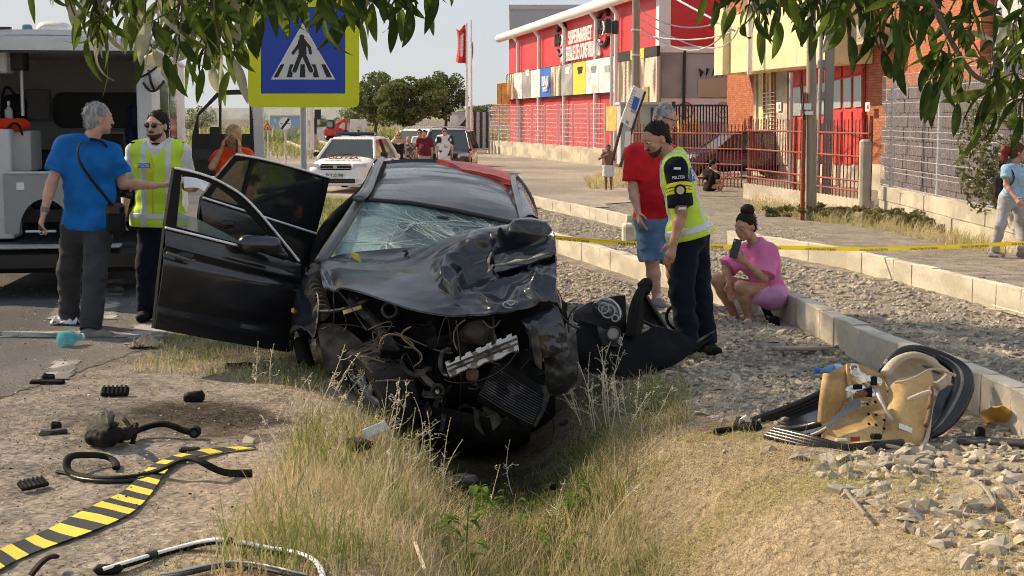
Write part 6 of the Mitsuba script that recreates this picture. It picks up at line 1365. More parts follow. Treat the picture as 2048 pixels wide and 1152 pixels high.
bbg = thing('black_backpack', 'black rucksack hanging inside the ambulance above the cabinet', 'bag'); q = at(28, 218, 15.3); part(bbg, 'bag', noisy(bx(.24, .2, .3, q, .06).subdivide().subdivide(), .02, 8), 'cloth_black', smooth=50); part(bbg, 'strap', tube(spline([q + [-.08, -.1, .1], q + [-.02, -.13, .22], q + [.06, -.1, .12]], 8), .015, 6), 'cloth_black')
# ================================================================ the wrecked estate car, nose down in the ditch
mat('wreck_paint', (.010, .011, .015), rough=lambda p, n, uv: .16 + .30 * smoothstep(.45, .75, fbm(p.x * 3, p.y * 3, p.z * 3, 4)), spec=.6, coat=.8, fn=lambda p, n, uv: mix((.010, .013, .022), (.045, .043, .043), smoothstep(.5, .8, fbm(p.x * 5, p.y * 5, p.z * 5, 4)) * .7))
mat('frame_black', (.007, .0075, .009), rough=.5, spec=.2)
mat('door_paint', (.008, .009, .012), rough=.14, spec=.6, coat=1.0, fn=lambda p, n, uv: mix((.008, .009, .012), (.03, .028, .027), smoothstep(.55, .8, fbm(p.x * 2, p.y * 2, p.z * 3, 4)) * .6))
mat('scuffed', 0, rough=.6, fn=lambda p, n, uv: mix((.02, .02, .022), (.10, .095, .09), smoothstep(.45, .72, fbm(p.x * 16, p.y * 16, p.z * 16, 4))))
mat('dusty_plastic', 0, rough=.85, fn=lambda p, n, uv: mix((.03, .029, .027), (.13, .115, .095), smoothstep(.35, .7, fbm(p.x * 9, p.y * 9, p.z * 9, 4))))
mat('beam_alu', 0, rough=.5, metal=.3, fn=lambda p, n, uv: mix((.62, .60, .57), (.16, .14, .12), smoothstep(.5, .62, fbm(p.x * 22, p.y * 22, p.z * 22, 4))))
mat('bumper_black', (.006, .006, .007), rough=.5, spec=.12)
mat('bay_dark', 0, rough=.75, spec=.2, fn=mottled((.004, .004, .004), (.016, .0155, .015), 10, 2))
mat('torn_metal', 0, rough=.5, metal=.4, fn=mottled((.42, .38, .30), (.10, .09, .085), 25, 3))
mat('wire_tan', (.16, .12, .08), rough=.7); mat('amber', (.80, .36, .03), rough=.2); mat('trim_chrome', (.86, .88, .92), rough=.3, metal=.0, spec=.9); mat('label_yellow', (.40, .33, .12), rough=.7); mat('cabin_grey', (.022, .024, .024), rough=.8); mat('airbag', (.55, .55, .52), rough=.9)
def crazed(p, n, uv):
    f1, s1, w1 = voronoi(p.x * 9 + p.z * 4, p.z * 9 - p.x * 2); f2, s2, w2 = voronoi(p.x * 30, p.z * 30 + p.y * 7)
    e = dr.maximum(smoothstep(.05, .0, s1 - f1), smoothstep(.05, .0, s2 - f2) * .6)
    b = smoothstep(.3, .75, fbm(p.x * 2.6 + 3, p.y * 2, p.z * 5, 3)) * smoothstep(-.35, -1.05, p.x)
    return dr.clip(.26 + .5 * b + .5 * e * (.35 + b), 0, .94)
scene['cracked_glass'] = {'type': 'blendbsdf', 'weight': mikit.proc(crazed), 'a': {'type': 'thindielectric'}, 'b': {'type': 'twosided', 'nested': {'type': 'principled', 'base_color': rgb((.30, .46, .46)), 'roughness': .35, 'specular': .6}}}
scene['door_glass'] = {'type': 'blendbsdf', 'weight': .30, 'a': {'type': 'thindielectric'}, 'b': {'type': 'twosided', 'nested': {'type': 'principled', 'base_color': rgb((.25, .33, .33)), 'roughness': .1}}}
wk = thing('wrecked_car', 'crushed black estate car nose down in the ditch with two doors hanging open', 'car')
A3 = lambda *q: at(*q)
def proj(P):
    d = P - CAM; x = d[..., 0]; f = d[..., 1] * cp - d[..., 2] * sp; b = d[..., 1] * sp + d[..., 2] * cp
    return np.stack([1024 + FPX * x / f, 576 - FPX * b / f], -1)
def creases(lst):
    """folds pressed into a sheet: each a line of survey points, a height, a width and how sharp"""
    def dent(G):
        S = proj(G)
        for line, amp, wd, sharp in lst:
            P = polyline(np.array(line, float), 60)
            d = np.min(np.linalg.norm(S[:, :, None, :] - P[None, None], axis=-1), axis=2) / wd
            G = G + (amp * (np.maximum(1 - d, 0) if sharp else np.exp(-d * d)))[..., None] * np.array([-.1, -.55, .83])
        k = np.clip((S[..., 0] - 860) / 120, 0, 1) * np.clip((S[..., 1] - 455) / 40, 0, 1); q = 1 - np.abs(2 * meshkit.noise(G * np.array([4.5, 6, 6]), 12) - 1); q2 = 1 - np.abs(2 * meshkit.noise(G * 10, 15) - 1)
        return G + (.014 * (meshkit.fbm(G * 5, 3, 4) - .5) + k * (.045 * (q ** 3 - .25) + .014 * (q2 ** 2 - .3)))[..., None] * np.array([0, -.6, .8])
    return dent
HOOD = [[(645, 519, 10.80), (720, 503, 10.78), (805, 496, 10.7), (880, 487, 10.6), (945, 464, 10.5), (1010, 449, 10.3), (1060, 446, 10.15), (1095, 452, 10.05)],
        [(642, 527, 10.55), (727, 529, 10.50), (800, 527, 10.42), (870, 505, 10.36), (930, 484, 10.3), (1000, 470, 10.05), (1065, 466, 9.95), (1108, 472, 9.9)],
        [(641, 541, 10.25), (727, 549, 10.15), (808, 556, 10.0), (880, 548, 9.95), (945, 530, 9.95), (1005, 512, 9.98), (1065, 500, 9.9), (1109, 505, 9.8)],
        [(643, 558, 9.98), (727, 566, 9.85), (815, 584, 9.7), (895, 586, 9.62), (960, 575, 9.62), (1020, 555, 9.6), (1075, 545, 9.55), (1113, 545, 9.55)],
        [(647, 577, 9.78), (727, 585, 9.6), (820, 616, 9.42), (900, 630, 9.34), (970, 635, 9.28), (1030, 628, 9.26), (1075, 615, 9.3), (1105, 602, 9.36)]]
hood = patch([[at(*c) for c in r_] for r_ in HOOD], 110, 140, .012, 3, creases([
    ([(647, 524), (727, 530), (780, 531), (824, 522), (865, 498), (911, 470)], .022, 10, True),
    ([(886, 545), (900, 520), (925, 500), (960, 482)], .055, 16, False), ([(890, 572), (911, 588), (925, 558), (973, 537), (984, 508), (1001, 474)], .085, 13, True),
    ([(930, 535), (960, 515), (985, 490)], -.085, 17, False), ([(1000, 535), (1040, 524), (1095, 506)], -.14, 14, False), ([(985, 545), (1035, 530), (1100, 512)], .05, 8, True), ([(1010, 500), (1050, 480), (1085, 470)], -.05, 14, False), ([(1030, 452), (1060, 446), (1092, 453)], .05, 8, False),
    ([(1075, 540), (1060, 580), (1080, 610)], .03, 12, True), ([(660, 545), (668, 572)], -.03, 9, False), ([(1000, 590), (1020, 560), (1060, 545)], -.03, 14, False)]))
hk = part(wk, 'hood', hood, 'wreck_paint', 60)
part(hk, 'torn_edge', tube(np.array([at(x, y, Y_) for x, y, Y_ in ((975, 545, 9.66), (985, 531, 9.7), (1010, 528, 9.72), (1035, 521, 9.72), (1055, 520, 9.7), (1080, 510, 9.68), (1098, 507, 9.64))]), [.006, .016, .012, .02, .011, .018, .006], 7, flat=.5), 'torn_metal')
part(hk, 'torn_edge', tube([at(982, 505, 9.86), at(977, 520, 9.8), at(978, 538, 9.74)], [.006, .01, .006], 6, flat=.5), 'torn_metal')
part(hk, 'inner_fold', patch([[at(985, 512, 9.95), at(1040, 496, 9.95), at(1108, 478, 9.92)], [at(990, 530, 9.85), at(1045, 512, 9.82), at(1110, 498, 9.8)], [at(985, 545, 9.75), at(1040, 530, 9.72), at(1100, 512, 9.7)]], 20, 26, .01, 2, lambda G: G + (.05 * (meshkit.fbm(G * 9, 3, 2) - .5))[..., None] * np.array([0, -.5, .8])), 'wreck_paint', 40)
part(hk, 'badge_mark', [tube([at(1022 + 16 * math.cos(a), 609 + 7 * math.sin(a), 9.275 - .02 * math.sin(a)) for a in np.linspace(0, 6.28, 17)[:-1]], .004, 5, closed=True), tube([at(1014, 606, 9.27), at(1022, 611, 9.26), at(1030, 606, 9.27)], .005, 5)], 'grey_metal')
part(hk, 'washer_jet', bx(.04, .03, .014, at(810, 505, 10.62) + [0, 0, .012], .005), 'black_plastic')
part(hk, 'yellow_sticker', patch([[at(701, 503, 10.76), at(717, 508, 10.74)], [at(704, 515, 10.62), at(724, 526, 10.5)]], 6, 6, .003, 1), 'label_olive'); mat('label_olive', (.20, .19, .01), rough=.6)
# roof, rails, pillars, glass
ROOF = [[(766, 329, 13.7), (830, 325, 13.75), (895, 327, 13.75), (960, 336, 13.7), (1022, 360, 13.5)], [(757, 345, 12.9), (830, 339, 12.95), (900, 343, 12.95), (970, 357, 12.85), (1027, 384, 12.7)], [(744, 370, 12.1), (825, 366, 12.15), (905, 374, 12.1), (980, 391, 12.0), (1034, 413, 11.9)], [(727, 398, 11.5), (820, 405, 11.45), (905, 419, 11.4), (985, 436, 11.35), (1045, 449, 11.25)]]
part(wk, 'roof', patch([[at(*c) for c in r_] for r_ in ROOF], 40, 40, .02, 3, lambda G: G + (.02 * (meshkit.fbm(G * 2.2, 2, 6) - .5))[..., None] * np.array([0, 0, 1.])), 'wreck_roof', 60)
mat('wreck_roof', (.02, .022, .03), rough=lambda p, n, uv: .16 + .25 * smoothstep(.4, .7, fbm(p.x * 2, p.y * 6, 0, 4)), spec=.7, coat=1.0, fn=lambda p, n, uv: mix((.022, .024, .032), (.075, .07, .068), smoothstep(.42, .75, fbm(p.x * 4, p.y * 9, 0, 4)) * .8))
part(wk, 'roof_rail', tube(spline([at(764, 316, 13.3), at(756, 330, 12.7), at(741, 362, 12.0), at(727, 388, 11.5), at(717, 398, 11.35)], 20), np.linspace(.028, .05, 20), 10, flat=.55), 'trim_grey', True); mat('trim_grey', (.10, .105, .11), rough=.25, coat=.8)
part(wk, 'roof_rail', tube(spline([at(1026, 352, 13.2), at(1031, 380, 12.4), at(1039, 412, 11.8), at(1046, 441, 11.3)], 18), .026, 10, flat=.6), 'trim_grey', True)
WS = [[(727, 400, 11.48), (820, 407, 11.43), (905, 421, 11.38), (985, 438, 11.33), (1046, 451, 11.23)], [(696, 450, 11.15), (810, 455, 11.08), (905, 462, 11.02), (995, 470, 10.98), (1066, 478, 10.9)], [(659, 510, 10.82), (790, 508, 10.74), (905, 506, 10.68), (1005, 504, 10.64), (1085, 504, 10.6)]]
def crush(G):
    S = proj(G); d = np.exp(-((S[..., 0] - 900) / 160) ** 2 - ((S[..., 1] - 480) / 50) ** 2)
    return G + (.07 * d + .012 * (meshkit.fbm(G * 7, 3, 3) - .5))[..., None] * np.array([0, .7, -.7])
wsm = part(wk, 'windscreen', patch([[at(*c) for c in r_] for r_ in WS], 30, 50, 0, 2, crush), 'cracked_glass', True)
# cracks: fine ribbons of broken glass lying on the screen
WG = np.asarray(patch([[at(*c) for c in r_] for r_ in WS], 61, 101, 0, 2, crush).vertices).reshape(61, 101, 3)
def onws(a, b): return WG[int(np.clip(a, 0, 1) * 60), int(np.clip(b, 0, 1) * 100)] + np.array([0, -.004, .004])
r = np.random.default_rng(3); ms = []
for c in ((.55, .55, 46), (.35, .3, 26), (.2, .75, 24), (.75, .2, 26)):
    for k in range(c[2]):
        a = r.uniform(0, 6.28); L = r.uniform(.12, .5); pts = []
        for t in np.linspace(.03, 1, 7):
            x, y = c[1] + L * t * math.cos(a) * .8, c[0] + L * t * math.sin(a) * .9
            if 0 < x < 1 and 0 < y < 1: pts.append(onws(y + r.normal(0, .006), x + r.normal(0, .004)))
        if len(pts) > 2: ms.append(tube(pts, .0011 + .0010 * r.random(), 3, False))
for k in range(60):
    x = r.uniform(.1, .85); y = r.uniform(.05, .6); ms.append(tube([onws(y, x), onws(y + .05, x + .05), onws(y + .12, x + .085)], .0012, 3, False))
part(wsm, 'cracks', ms, 'crack_white', kind='stuff'); mat('crack_white', (.62, .70, .70), rough=.4)
part(wk, 'front_pillar', tube(spline([at(722, 398, 11.5), at(690, 448, 11.15), at(656, 500, 10.82), at(641, 524, 10.7)], 14), np.linspace(.045, .05, 14), 10, flat=.7), 'trim_grey', True)
part(wk, 'front_pillar', tube(spline([at(1047, 448, 11.25), at(1064, 470, 11.0), at(1085, 505, 10.65)], 10), .05, 10, flat=.7), 'wreck_paint', True)
part(wk, 'screen_frame', tube([at(724, 399, 11.47), at(820, 406, 11.42), at(905, 420, 11.37), at(985, 437, 11.32), at(1045, 450, 11.22)], .02, 8), 'black_plastic')
part(wk, 'middle_pillar', tube(spline([at(741, 366, 12.3), at(690, 420, 12.15), at(648, 470, 11.95), at(632, 540, 11.85), at(628, 640, 11.85)], 16), np.linspace(.05, .07, 16), 10), 'bay_dark', True)
part(wk, 'rear_pillar', tube(spline([at(763, 330, 13.6), at(742, 380, 13.7), at(728, 470, 13.75), at(726, 560, 13.75)], 12), .08, 10), 'wreck_paint', True)
part(wk, 'rear_pillar', tube(spline([at(1023, 362, 13.4), at(1050, 400, 13.4), at(1060, 470, 13.4)], 10), .08, 10), 'wreck_paint', True)
part(wk, 'cant_rail', tube(spline([at(765, 332, 13.5), at(752, 352, 12.6), at(722, 398, 11.6)], 12), .04, 8), 'bay_dark', True)
# right-hand flank glimpsed past the roof, with red and chrome lights
part(wk, 'side_panel', patch([[at(1025, 365, 13.4), at(1036, 385, 12.6), at(1050, 446, 11.3)], [at(1038, 372, 13.4), at(1054, 400, 12.6), at(1072, 446, 11.3)], [at(1046, 410, 13.4), at(1066, 440, 12.6), at(1090, 520, 11.3)], [at(1046, 480, 13.4), at(1068, 520, 12.6), at(1095, 640, 11.3)]], 16, 16, .03, 2), 'wreck_paint', 50)
part(wk, 'side_window', patch([[at(1032, 372, 13.2), at(1041, 392, 12.4), at(1053, 438, 11.5)], [at(1042, 385, 13.2), at(1056, 410, 12.4), at(1069, 440, 11.5)]], 6, 8, .006, 1), 'car_glass')
part(wk, 'side_trim', tube([at(1026, 362, 13.3), at(1042, 392, 12.4), at(1060, 440, 11.4)], .012, 6), 'tail_red')
# body shell behind: floor, sills, tail, cabin
part(wk, 'floor_pan', patch([[at(640, 640, 11.6), at(900, 660, 11.5), at(1085, 640, 11.3)], [at(660, 600, 13.6), at(880, 600, 13.7), at(1050, 590, 13.5)], [at(680, 560, 14.4), at(880, 560, 14.5), at(1040, 555, 14.3)]], 8, 8, .1, 2), 'bay_dark')
part(wk, 'tail', patch([[at(766, 332, 13.72), at(895, 330, 13.77), at(1022, 363, 13.52)], [at(752, 440, 14.3), at(890, 440, 14.4), at(1030, 450, 14.2)], [at(752, 560, 14.3), at(890, 560, 14.4), at(1030, 555, 14.2)]], 12, 12, .05, 2), 'wreck_paint', 50)
part(wk, 'sill', tube([at(618, 655, 11.4), at(640, 620, 12.6), at(690, 580, 13.7)], .1, 10), 'bay_dark', True)
part(wk, 'dashboard', patch([[at(672, 515, 11.0), at(850, 514, 10.95), at(1075, 512, 10.85)], [at(690, 494, 11.25), at(850, 492, 11.2), at(1068, 494, 11.1)], [at(690, 520, 11.4), at(850, 520, 11.35), at(1070, 520, 11.2)]], 12, 20, .05, 2), 'cabin_grey', 50)
for x in (790, 940):
    s_ = part(wk, 'seat', blob([cone(at(x, 500, 12.3), at(x, 440, 12.5), .2, .18, (np.array([0, 1., 0]), 1.9), .05), cone(at(x, 520, 12.2), at(x, 520, 11.8), .2, .2, (UP, 2.), .05)], .02), 'cabin_grey', True); part(s_, 'headrest', blob([ell(at(x, 418, 12.5), np.array([.12, .06, .09]))], .015), 'cabin_grey', True)
part(wk, 'steering_wheel', tube([at(790, 478, 11.45) + np.array([.18 * math.cos(a), .06 * math.sin(a), .17 * math.sin(a)]) for a in np.linspace(0, 6.28, 25)[:-1]], .015, 8, closed=True), 'black_plastic')
part(wk, 'airbag', blob([ell(at(752, 458, 11.3), np.array([.18, .1, .09])), cone(at(740, 448, 11.32), at(790, 476, 11.2), .05, .08)], .012, wrinkle=.012, wf=(9, 9, 9)), 'airbag', True)
part(wk, 'rear_view_mirror', blob([ell(at(884, 446, 11.3), np.array([.09, .04, .055]))], .008), 'black_plastic', True)
# left wing, torn open
wg = part(wk, 'wing', patch([[at(613, 533, 10.85), at(615, 545, 10.72), at(626, 560, 10.55)], [at(596, 575, 10.6), at(606, 585, 10.4), at(628, 597, 10.2)], [at(585, 620, 10.35), at(600, 628, 10.15), at(637, 620, 9.95)], [at(581, 660, 10.25), at(598, 655, 10.08), at(634, 645, 9.92)], [at(577, 700, 10.25), at(592, 650, 10.1), at(626, 678, 9.95)]], 40, 24, .012, 3, lambda G: G + (.03 * (meshkit.fbm(G * 6, 3, 9) - .5))[..., None] * np.array([-.6, -.6, .2])), 'wreck_paint', 50)
part(wg, 'indicator', blob([ell(at(586, 621, 10.29), np.array([.014, .012, .02]))], .004), 'amber', True); part(wg, 'bare_edge', tube(spline([at(613, 545, 10.7), at(622, 580, 10.35), at(637, 617, 9.93), at(634, 645, 9.9), at(628, 674, 9.93)], 20), .005, 5), 'torn_metal')
part(wg, 'hanging_tab', bx(.03, .012, .07, at(628, 688, 9.95)), 'torn_metal')
part(wk, 'scuttle', blob([cone(at(633, 540, 10.75), at(628, 590, 10.35), .05), cone(at(632, 585, 10.35), at(643, 625, 10.0), .06, .05)], .012, wrinkle=.02, wf=(16, 16, 16)), 'dusty_plastic', True)
for i in range(7): part(wk, 'hose_rib', tube([at(629 + 3.2 * i + 10 * math.cos(a), 566 + 8.5 * i + 6 * math.sin(a), 10.3 - .05 * i - .05 * abs(math.sin(a / 2))) for a in np.linspace(0, 6.28, 13)[:-1]], .011, 6, closed=True), 'dusty_plastic', True)
# engine bay
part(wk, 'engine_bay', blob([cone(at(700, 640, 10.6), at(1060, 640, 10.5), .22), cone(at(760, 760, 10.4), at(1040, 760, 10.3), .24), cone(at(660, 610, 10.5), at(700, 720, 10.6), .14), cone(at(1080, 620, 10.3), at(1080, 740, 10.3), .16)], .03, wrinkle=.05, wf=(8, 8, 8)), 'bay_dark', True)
part(wk, 'bay_brace', tube(spline([at(640, 622, 9.95), at(690, 618, 9.85), at(735, 598, 9.8)], 10), .03, 8, flat=.5), 'scuffed', True); part(wk, 'bay_label', plate([(685, 621), (722, 610), (723, 617), (687, 629)], plane3(at(685, 625, 9.78), at(722, 613, 9.72), at(687, 629, 9.77)), .004), 'label_yellow')
part(wk, 'bay_brace', tube([at(700, 600, 9.9), at(745, 640, 9.8), at(790, 700, 9.75), at(800, 760, 9.8)], .035, 8), 'scuffed', True)
for a, b_ in (((760, 620), (770, 680)), ((840, 640), (850, 700)), ((920, 660), (860, 690))): part(wk, 'engine_part', noisy(bx(.2, .12, .14, at(a[0], a[1] + 30, 10.0), .03).subdivide().subdivide(), .02, 12), 'bay_dark', smooth=40)
part(wk, 'hose_mouth', lathe([(.036, 0), (.052, 0), (.054, .12), (.040, .12), (.036, 0)], 20, frame(at(782, 624, 9.72), (1, 0, .1), (0, -1, .25))), 'scuffed', 40)
part(wk, 'intake', blob([ell(at(955, 662, 9.6), np.array([.10, .08, .065])), cone(at(930, 672, 9.65), at(980, 680, 9.6), .045)], .008, wrinkle=.004, wf=(14, 14, 14)), 'dusty_plastic', True)
# bumper beam
BP = plane3(at(890, 724, 9.2), at(1034, 662, 9.32), at(901, 753, 9.17))
top = []
e0, e1 = np.array([890, 724.]), np.array([1034, 662.]); f0, f1 = np.array([901, 753.]), np.array([1038, 702.])
r = np.random.default_rng(5)
for i in range(14):
    o_ = (0, 6)[i % 2] * r.uniform(.5, 1.2); top += [tuple(e0 + (e1 - e0) * t + [0, o_]) for t in (i / 14 + .002, (i + 1) / 14 - .002)]
bot = [tuple(f0 + (f1 - f0) * t - [0, (0, 4)[(i // 2) % 2] * r.uniform(.4, 1.2)]) for i, t in enumerate(np.linspace(0, 1, 13))]
bm = part(wk, 'bumper_beam', plate(top + bot[::-1], BP, .05), 'beam_alu')
for k in (.36, .62): part(bm, 'rib', tube([at(*(e0 + (f0 - e0) * k), 9.175), at(*(e1 + (f1 - e1) * k), 9.29)], .007, 6), 'dusty_plastic')
part(bm, 'bolt', ydisc(.018, .03, at(980, 703, 9.2)), 'scuffed')
part(bm, 'end_bracket', tube(spline([at(898, 752, 9.2), at(882, 735, 9.25), at(884, 708, 9.25), at(900, 700, 9.3)], 12), .018, 8, flat=.5), 'scuffed', True)
# radiator
RP = plane3(at(956, 788, 9.3), at(1096, 790, 9.4), at(1005, 726, 9.55))
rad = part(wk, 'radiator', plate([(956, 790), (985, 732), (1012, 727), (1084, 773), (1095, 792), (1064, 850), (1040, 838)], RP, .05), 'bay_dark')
sz = [((958 + 2.5 * i, 789 - 4.6 * i), (1064 + 2 * i, 849 - 4.4 * i)) for i in range(13)]
for (a, b_) in sz: part(rad, 'fin', tube([on_plane(*a, RP[0], RP[1]) + [0, -.008, .004], on_plane((a[0] + b_[0]) / 2, (a[1] + b_[1]) / 2 + 3, RP[0], RP[1]) + [0, -.008, .004], on_plane(*b_, RP[0], RP[1]) + [0, -.008, .004]], .006, 5), 'scuffed')
part(rad, 'end_tank', tube([at(1086, 772, 9.36), at(1094, 792, 9.33), at(1084, 820, 9.32), at(1066, 852, 9.28)], .02, 8), 'dusty_plastic', True)
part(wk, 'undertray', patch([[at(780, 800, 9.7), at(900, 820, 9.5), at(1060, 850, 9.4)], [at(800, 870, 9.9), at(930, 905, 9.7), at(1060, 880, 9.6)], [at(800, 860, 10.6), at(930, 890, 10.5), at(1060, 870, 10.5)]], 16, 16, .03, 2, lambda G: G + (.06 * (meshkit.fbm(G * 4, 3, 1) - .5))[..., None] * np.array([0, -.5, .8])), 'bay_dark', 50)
# suspension, wires
part(wk, 'stabiliser', tube(spline([at(786, 738, 9.55), at(812, 742, 9.48), at(832, 752, 9.45), at(848, 742, 9.5), at(860, 738, 9.55)], 16), .018, 9), 'scuffed', True)
part(wk, 'link', tube([at(842, 748, 9.44), at(856, 762, 9.4), at(874, 778, 9.38)], [.022, .03, .024], 9, flat=.6), 'dusty_plastic', True)
for rr_, m, o_ in ((.045, 'scuffed', 0), (.03, 'bay_dark', .012), (.014, 'beam_alu', .022)): part(wk, 'ball_joint', ydisc(rr_, .03, at(875, 781, 9.36) - [0, o_, 0]), m)
part(wk, 'bracket', bx(.07, .03, .05, at(840, 746, 9.42), .01), 'dusty_plastic'); part(wk, 'bracket', blob([ell(at(945, 750, 9.3), np.array([.04, .03, .045]))], .008, wrinkle=.006, wf=(20, 20, 20)), 'rusty'); mat('rusty', (.16, .09, .05), rough=.8)
r = np.random.default_rng(9)
for q in ([(782, 668, 9.6), (800, 690, 9.55), (830, 700, 9.5), (838, 735, 9.45)], [(790, 664, 9.6), (830, 682, 9.5), (880, 702, 9.4), (905, 706, 9.3)], [(912, 640, 9.3), (918, 690, 9.25), (922, 740, 9.2), (920, 800, 9.25), (932, 868, 9.35)], [(890, 760, 9.3), (940, 765, 9.2), (990, 748, 9.2), (1035, 700, 9.25)], [(640, 660, 9.8), (700, 650, 9.7), (760, 668, 9.65)], [(700, 770, 9.75), (740, 720, 9.7), (770, 668, 9.65)], [(770, 660, 9.62), (768, 700, 9.6), (780, 730, 9.6)], [(1050, 660, 9.4), (1065, 690, 9.35), (1040, 740, 9.35)], [(930, 640, 9.3), (910, 660, 9.3), (915, 700, 9.25)], [(965, 640, 9.35), (985, 655, 9.35), (1000, 640, 9.35)]):
    part(wk, 'wire', tube(spline([at(*c) for c in q], 16), .0045, 5), 'wire_tan' if r.random() < .5 else 'black_plastic', True)
for k in range(10): c = np.array([770 + r.normal(0, 8), 668 + r.normal(0, 6)]); part(wk, 'wire', tube(spline([at(*c, 9.63), at(*(c + r.normal(0, 14, 2)), 9.6), at(*(c + r.normal(0, 22, 2) + [0, 12]), 9.6)], 8), .004, 5), 'wire_tan', True)
# front wheel pushed out of line, its liner
mat('tyre', (.028, .027, .026), rough=.7, spec=.3); wc = at(762, 780, 9.72); WM = xf(wc, rz=30, ry=-18) @ xf((0, 0, -.33))
fw = thing
XF.append(WM); wheel(wk, 0, 0, .33, .235, -1); XF.pop()
kz = [k for k in scene if k.startswith('wrecked_car__wheel')][0]; scene[kz]['bsdf'] = {'type': 'ref', 'id': 'tyre'}
XF.append(WM)
for i in range(44):
    a = i * 2 * math.pi / 44
    if i % 2 == 0: part(kz, 'tread', [bx(.07, .022, .012, (s * .055, math.sin(a) * .332, .33 + math.cos(a) * .332), .003, None) if 0 else bx(.07, .024, .010, ch=.002, M=xf((s * .055, -math.sin(a) * .331, .33 + math.cos(a) * .331), rx=math.degrees(a), rz=s * 14)) for s in (-1, 1)], 'tyre', kind='stuff')
XF.pop()
part(wk, 'wheel_liner', patch([[at(634, 650, 10.0), at(680, 652, 9.85), at(728, 688, 9.85)], [at(640, 690, 9.95), at(690, 700, 9.85), at(735, 740, 9.9)], [at(650, 740, 10.0), at(700, 760, 9.92), at(742, 800, 10.0)]], 26, 26, .012, 2, lambda G: G + (.05 * (meshkit.fbm(G * 7, 3, 5) - .5))[..., None] * np.array([0, -.8, .3])), 'dusty_plastic', 50)
XF.append(xf(at(1075, 790, 10.4) - [0, 0, .33])); wheel(wk, 0, 0, .33, .235, 1); XF.pop()
XF.append(xf(at(760, 560, 13.4) - [0, 0, .33])); wheel(wk, -.05, 0, .33, .235, -1); XF.pop()
XF.append(xf(at(1010, 570, 13.2) - [0, 0, .33])); wheel(wk, .05, 0, .33, .235, 1); XF.pop()
part(wk, 'lower_brace', tube(spline([at(600, 680, 10.4), at(612, 730, 10.3), at(620, 800, 10.2)], 8), .06, 8), 'bay_dark', True)
# crushed right corner
for (C_, m, s_) in (([[(1040, 640, 9.3), (1075, 628, 9.3), (1115, 612, 9.35)], [(1056, 668, 9.25), (1085, 660, 9.2), (1128, 650, 9.3)], [(1060, 720, 9.3), (1095, 715, 9.22), (1135, 700, 9.35)]], 'wreck_paint', 1), ([[(1060, 650, 9.22), (1070, 655, 9.2), (1078, 662, 9.22)], [(1064, 690, 9.2), (1074, 690, 9.18), (1082, 700, 9.2)], [(1072, 728, 9.25), (1080, 735, 9.22), (1086, 738, 9.25)]], 'dusty_plastic', 2),
                    ([[(1085, 700, 9.35), (1115, 680, 9.3), (1150, 660, 9.45)], [(1090, 745, 9.35), (1120, 735, 9.3), (1158, 725, 9.4)], [(1085, 790, 9.45), (1120, 790, 9.4), (1150, 770, 9.5)]], 'scuffed', 3), ([[(1095, 560, 9.55), (1112, 565, 9.6), (1122, 600, 9.7)], [(1098, 600, 9.5), (1116, 605, 9.55), (1125, 630, 9.65)]], 'wreck_paint', 4)):
    part(wk, 'crushed_panel', patch([[at(*c) for c in r_] for r_ in C_], 30, 30, .012, min(2, len(C_) - 1), lambda G, s_=s_: G + (.09 * (meshkit.fbm(G * 8, 4, s_) - .5))[..., None] * np.array([.2, -.8, .3])), m, 40)
part(wk, 'hanging_strip', tube(spline([at(1105, 610, 9.35), at(1130, 640, 9.4), at(1160, 655, 9.6)], 10), .014, 6, flat=.5), 'black_plastic', True)
r = np.random.default_rng(31)
for i in range(46):
    px, py = r.uniform(660, 1130), r.uniform(645, 860); Y_ = 9.75 - .35 * math.sin((px - 640) / 500 * math.pi) + r.normal(0, .06)
    if abs((px - 965) * .4 + (py - 710)) < 34: continue
    c_ = at(px, py, Y_); a, b_ = r.normal(size=3), r.normal(size=3); a /= np.linalg.norm(a); b_ = np.cross(a, b_ / np.linalg.norm(b_)); l, w_ = r.uniform(.03, .11), r.uniform(.012, .05)
    U_ = np.linspace(-1, 1, 7)[:, None, None]; V_ = np.linspace(-1, 1, 5)[None, :, None]; G = c_ + a * U_ * l + b_ * V_ * w_ + np.cross(a, b_) * (.02 * r.normal() * U_ * V_ + .03 * np.abs(U_ - r.uniform(-.5, .5)))
    part(wk, 'shard', sheet(G + .02 * (meshkit.fbm(G * 20, 2, i) - .5)[..., None], .004), ('bay_dark', 'scuffed', 'bumper_black', 'dusty_plastic', 'bay_dark')[i % 5])
for i in range(16):
    px, py = r.uniform(670, 1110), r.uniform(640, 830); Y_ = 9.6 - .3 * math.sin((px - 640) / 500 * math.pi); q = [at(px, py, Y_)]
    for k in range(3): px, py = px + r.normal(0, 26), py + r.normal(6, 20); q.append(at(px, py, Y_ + r.normal(0, .03)))
    part(wk, 'wire', tube(spline(q, 12), r.uniform(.003, .007), 5), ('black_plastic', 'scuffed', 'wire_tan')[i % 3], True)
part(wk, 'glint', bx(.02, .01, .012, at(1091, 709, 9.22)), 'chrome')
